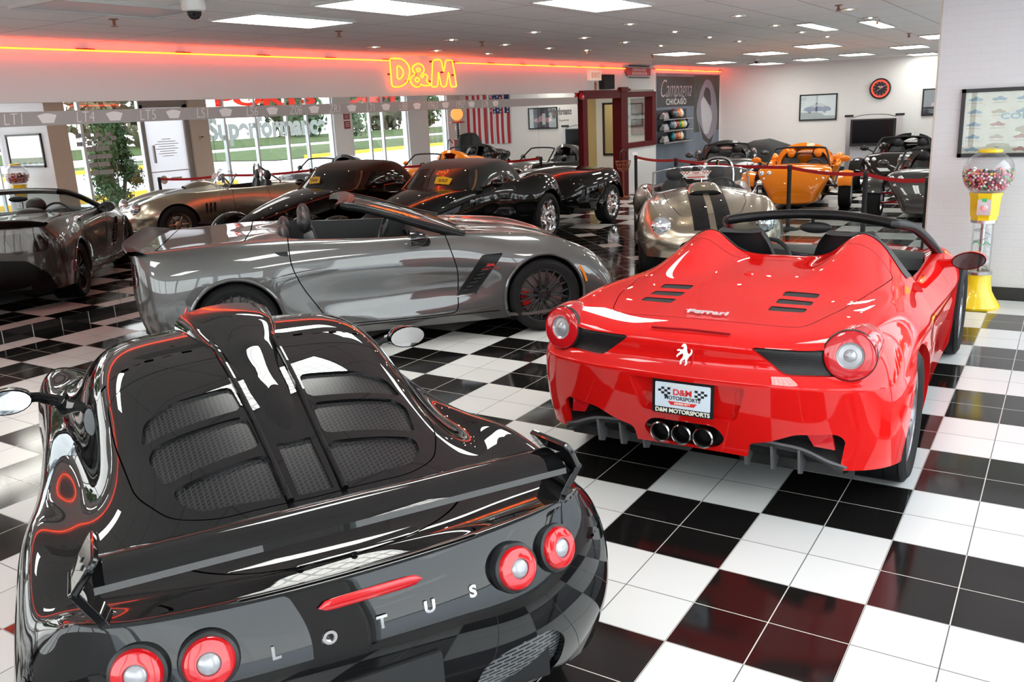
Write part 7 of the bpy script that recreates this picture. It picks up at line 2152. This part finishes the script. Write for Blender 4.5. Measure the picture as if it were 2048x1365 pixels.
m = MB(); m.tube(catmull([(-.08, -.042, .60), (-.03, -.09, .63), (.0, -.0925, .59), (.04, -.085, .63), (.075, -.055, .60)], 5), .004, 5); m.build('green_lettering', pbsdf('gum_green', (.05, .45, .15), .4), t)
MB().lathe([(.115, .825), (.115, .85), (.125, .87), (.135, 1.03), (.145, 1.06), (.15, 1.075), (0, 1.075)], 8, Matrix.Rotation(R(22.5), 4, 'Z')).build('dispenser_body', M_gy, t, angle=25)
m = MB(); m.box((-.055, -.145, .88), (.055, -.115, 1.02)); q = m.build('coin_plate', M_steel, t, smooth=False)
MB().lathe([(0, .02), (.025, .02), (.03, 0)], 18, axM((0, -.145, .945), (0, -1, 0))).box((-.006, -.185, .92), (.006, -.165, .97)).build('coin_knob', M_chrome, q)
MB().box((-.02, -.147, 1.0), (.02, -.1455, 1.03)).build('price_sticker', pbsdf('gum_green'), q, smooth=False)
c = Vector((0, 0, 1.245)); rg = .215
MB().lathe([(.10, -.165), (.15, -.155), (.19, -.10), (.212, -.035), (.215, .02), (.20, .08), (.165, .137), (.11, .178), (.09, .19)], 40, Matrix.Translation(c)).build('glass_globe', glass_mat('globe_plastic', (.96, .97, .97), .09), t)
MB().lathe([(.10, .185), (.105, .192), (.095, .212), (.04, .225), (0, .226)], 28, Matrix.Translation(c)).build('lid', M_gy, t)
gm = pbsdf('gum_fill', (.30, .08, .09), .5)
MB().lathe([(0, -.155), (.10, -.15), (.165, -.10), (.185, -.03), (.18, .005), (0, .01)], 28, Matrix.Translation(c)).build('gumball_fill', noise_mat('gum_fill_mix', (.05, .02, .02), (.5, .12, .16), 60, .5), t)
gc = [('pink', (.80, .22, .32)), ('white', (.82, .78, .74)), ('red', (.55, .02, .03)), ('black', (.02, .015, .015)), ('orange', (.80, .28, .03)), ('green', (.06, .30, .08)), ('yellow', (.80, .60, .06))]
protoG = {}
rg_ = random.Random(11)
placed = []
tries = 0
while len(placed) < 230 and tries < 9000:
    tries += 1
    a = rg_.uniform(-math.pi*.98, .35) if rg_.random() < .85 else rg_.uniform(0, 6.28)
    z = rg_.uniform(-.145, .035)
    rr = np.interp(z, (-.16, -.10, -.035, .02, .05), (.125, .178, .198, .201, .196))
    if z > .018: rr *= rg_.uniform(.4, 1)
    p_ = (rr*math.cos(a), rr*math.sin(a), z)
    if all((p_[0]-q[0])**2+(p_[1]-q[1])**2+(p_[2]-q[2])**2 > .0196**2 for q in placed): placed.append(p_)
for i, p_ in enumerate(placed):
    k = rg_.choices(range(7), (34, 20, 14, 14, 8, 6, 5))[0]
    nm_, cc = gc[k]
    if k not in protoG:
        o = MB().sphere((0, 0, 0), .0118, 10, 7).build('gumball', pbsdf('gum_'+nm_, cc, .25, coat=.4))
        protoG[k] = o
    else:
        o = protoG[k].copy(); COL.objects.link(o)
    o.location = (.50+p_[0], 5.72+p_[1], 1.245+p_[2])
    tag(o, '%s gumball inside the clear globe of the yellow gumball machine' % nm_, 'gumball', 'gumballs in the globe')
def art3(t, w, h):
    blu = pbsdf('chart_blue', (.22, .33, .42), .6); red = pbsdf('chart_red', (.40, .20, .18), .6); tan_ = pbsdf('chart_tan', (.45, .38, .28), .6)
    r3 = random.Random(2)
    for j in range(5):
        for i in range(6):
            if j == 2 and i in (2, 3): continue
            x = -w+.12+i*(2*w-.24)/5; z = h-.10-j*(2*h-.17)/4
            car_sketch(t, x, z, .062, r3.choice([blu, blu, blu, red, tan_]), name='car_drawing')
            MB().box((x-.06, -.0132, z-.036), (x+.06, -.0128, z-.030)).build('caption_line', tan_, t, smooth=False)
    car_sketch(t, 0, -.06, .15, tan_, -.0135)
    m = MB(); add_text(m, 'CORVETTE', .075, face_M((0, -.0135, .055), (0, -1, 0)), depth=.0005, sx=1.5, bold=.0015); m.build('chart_title', pbsdf('chart_title', (.15, .35, .5), .5), t, smooth=False)
framed('wall_picture', 'framed beige chart of many small cars on the white brick wall', .19, 1.42, 1.36, 1.99, noise_mat('chart_paper', (.60, .58, .50), (.70, .69, .62), 7, .5), art3, y=6.149)
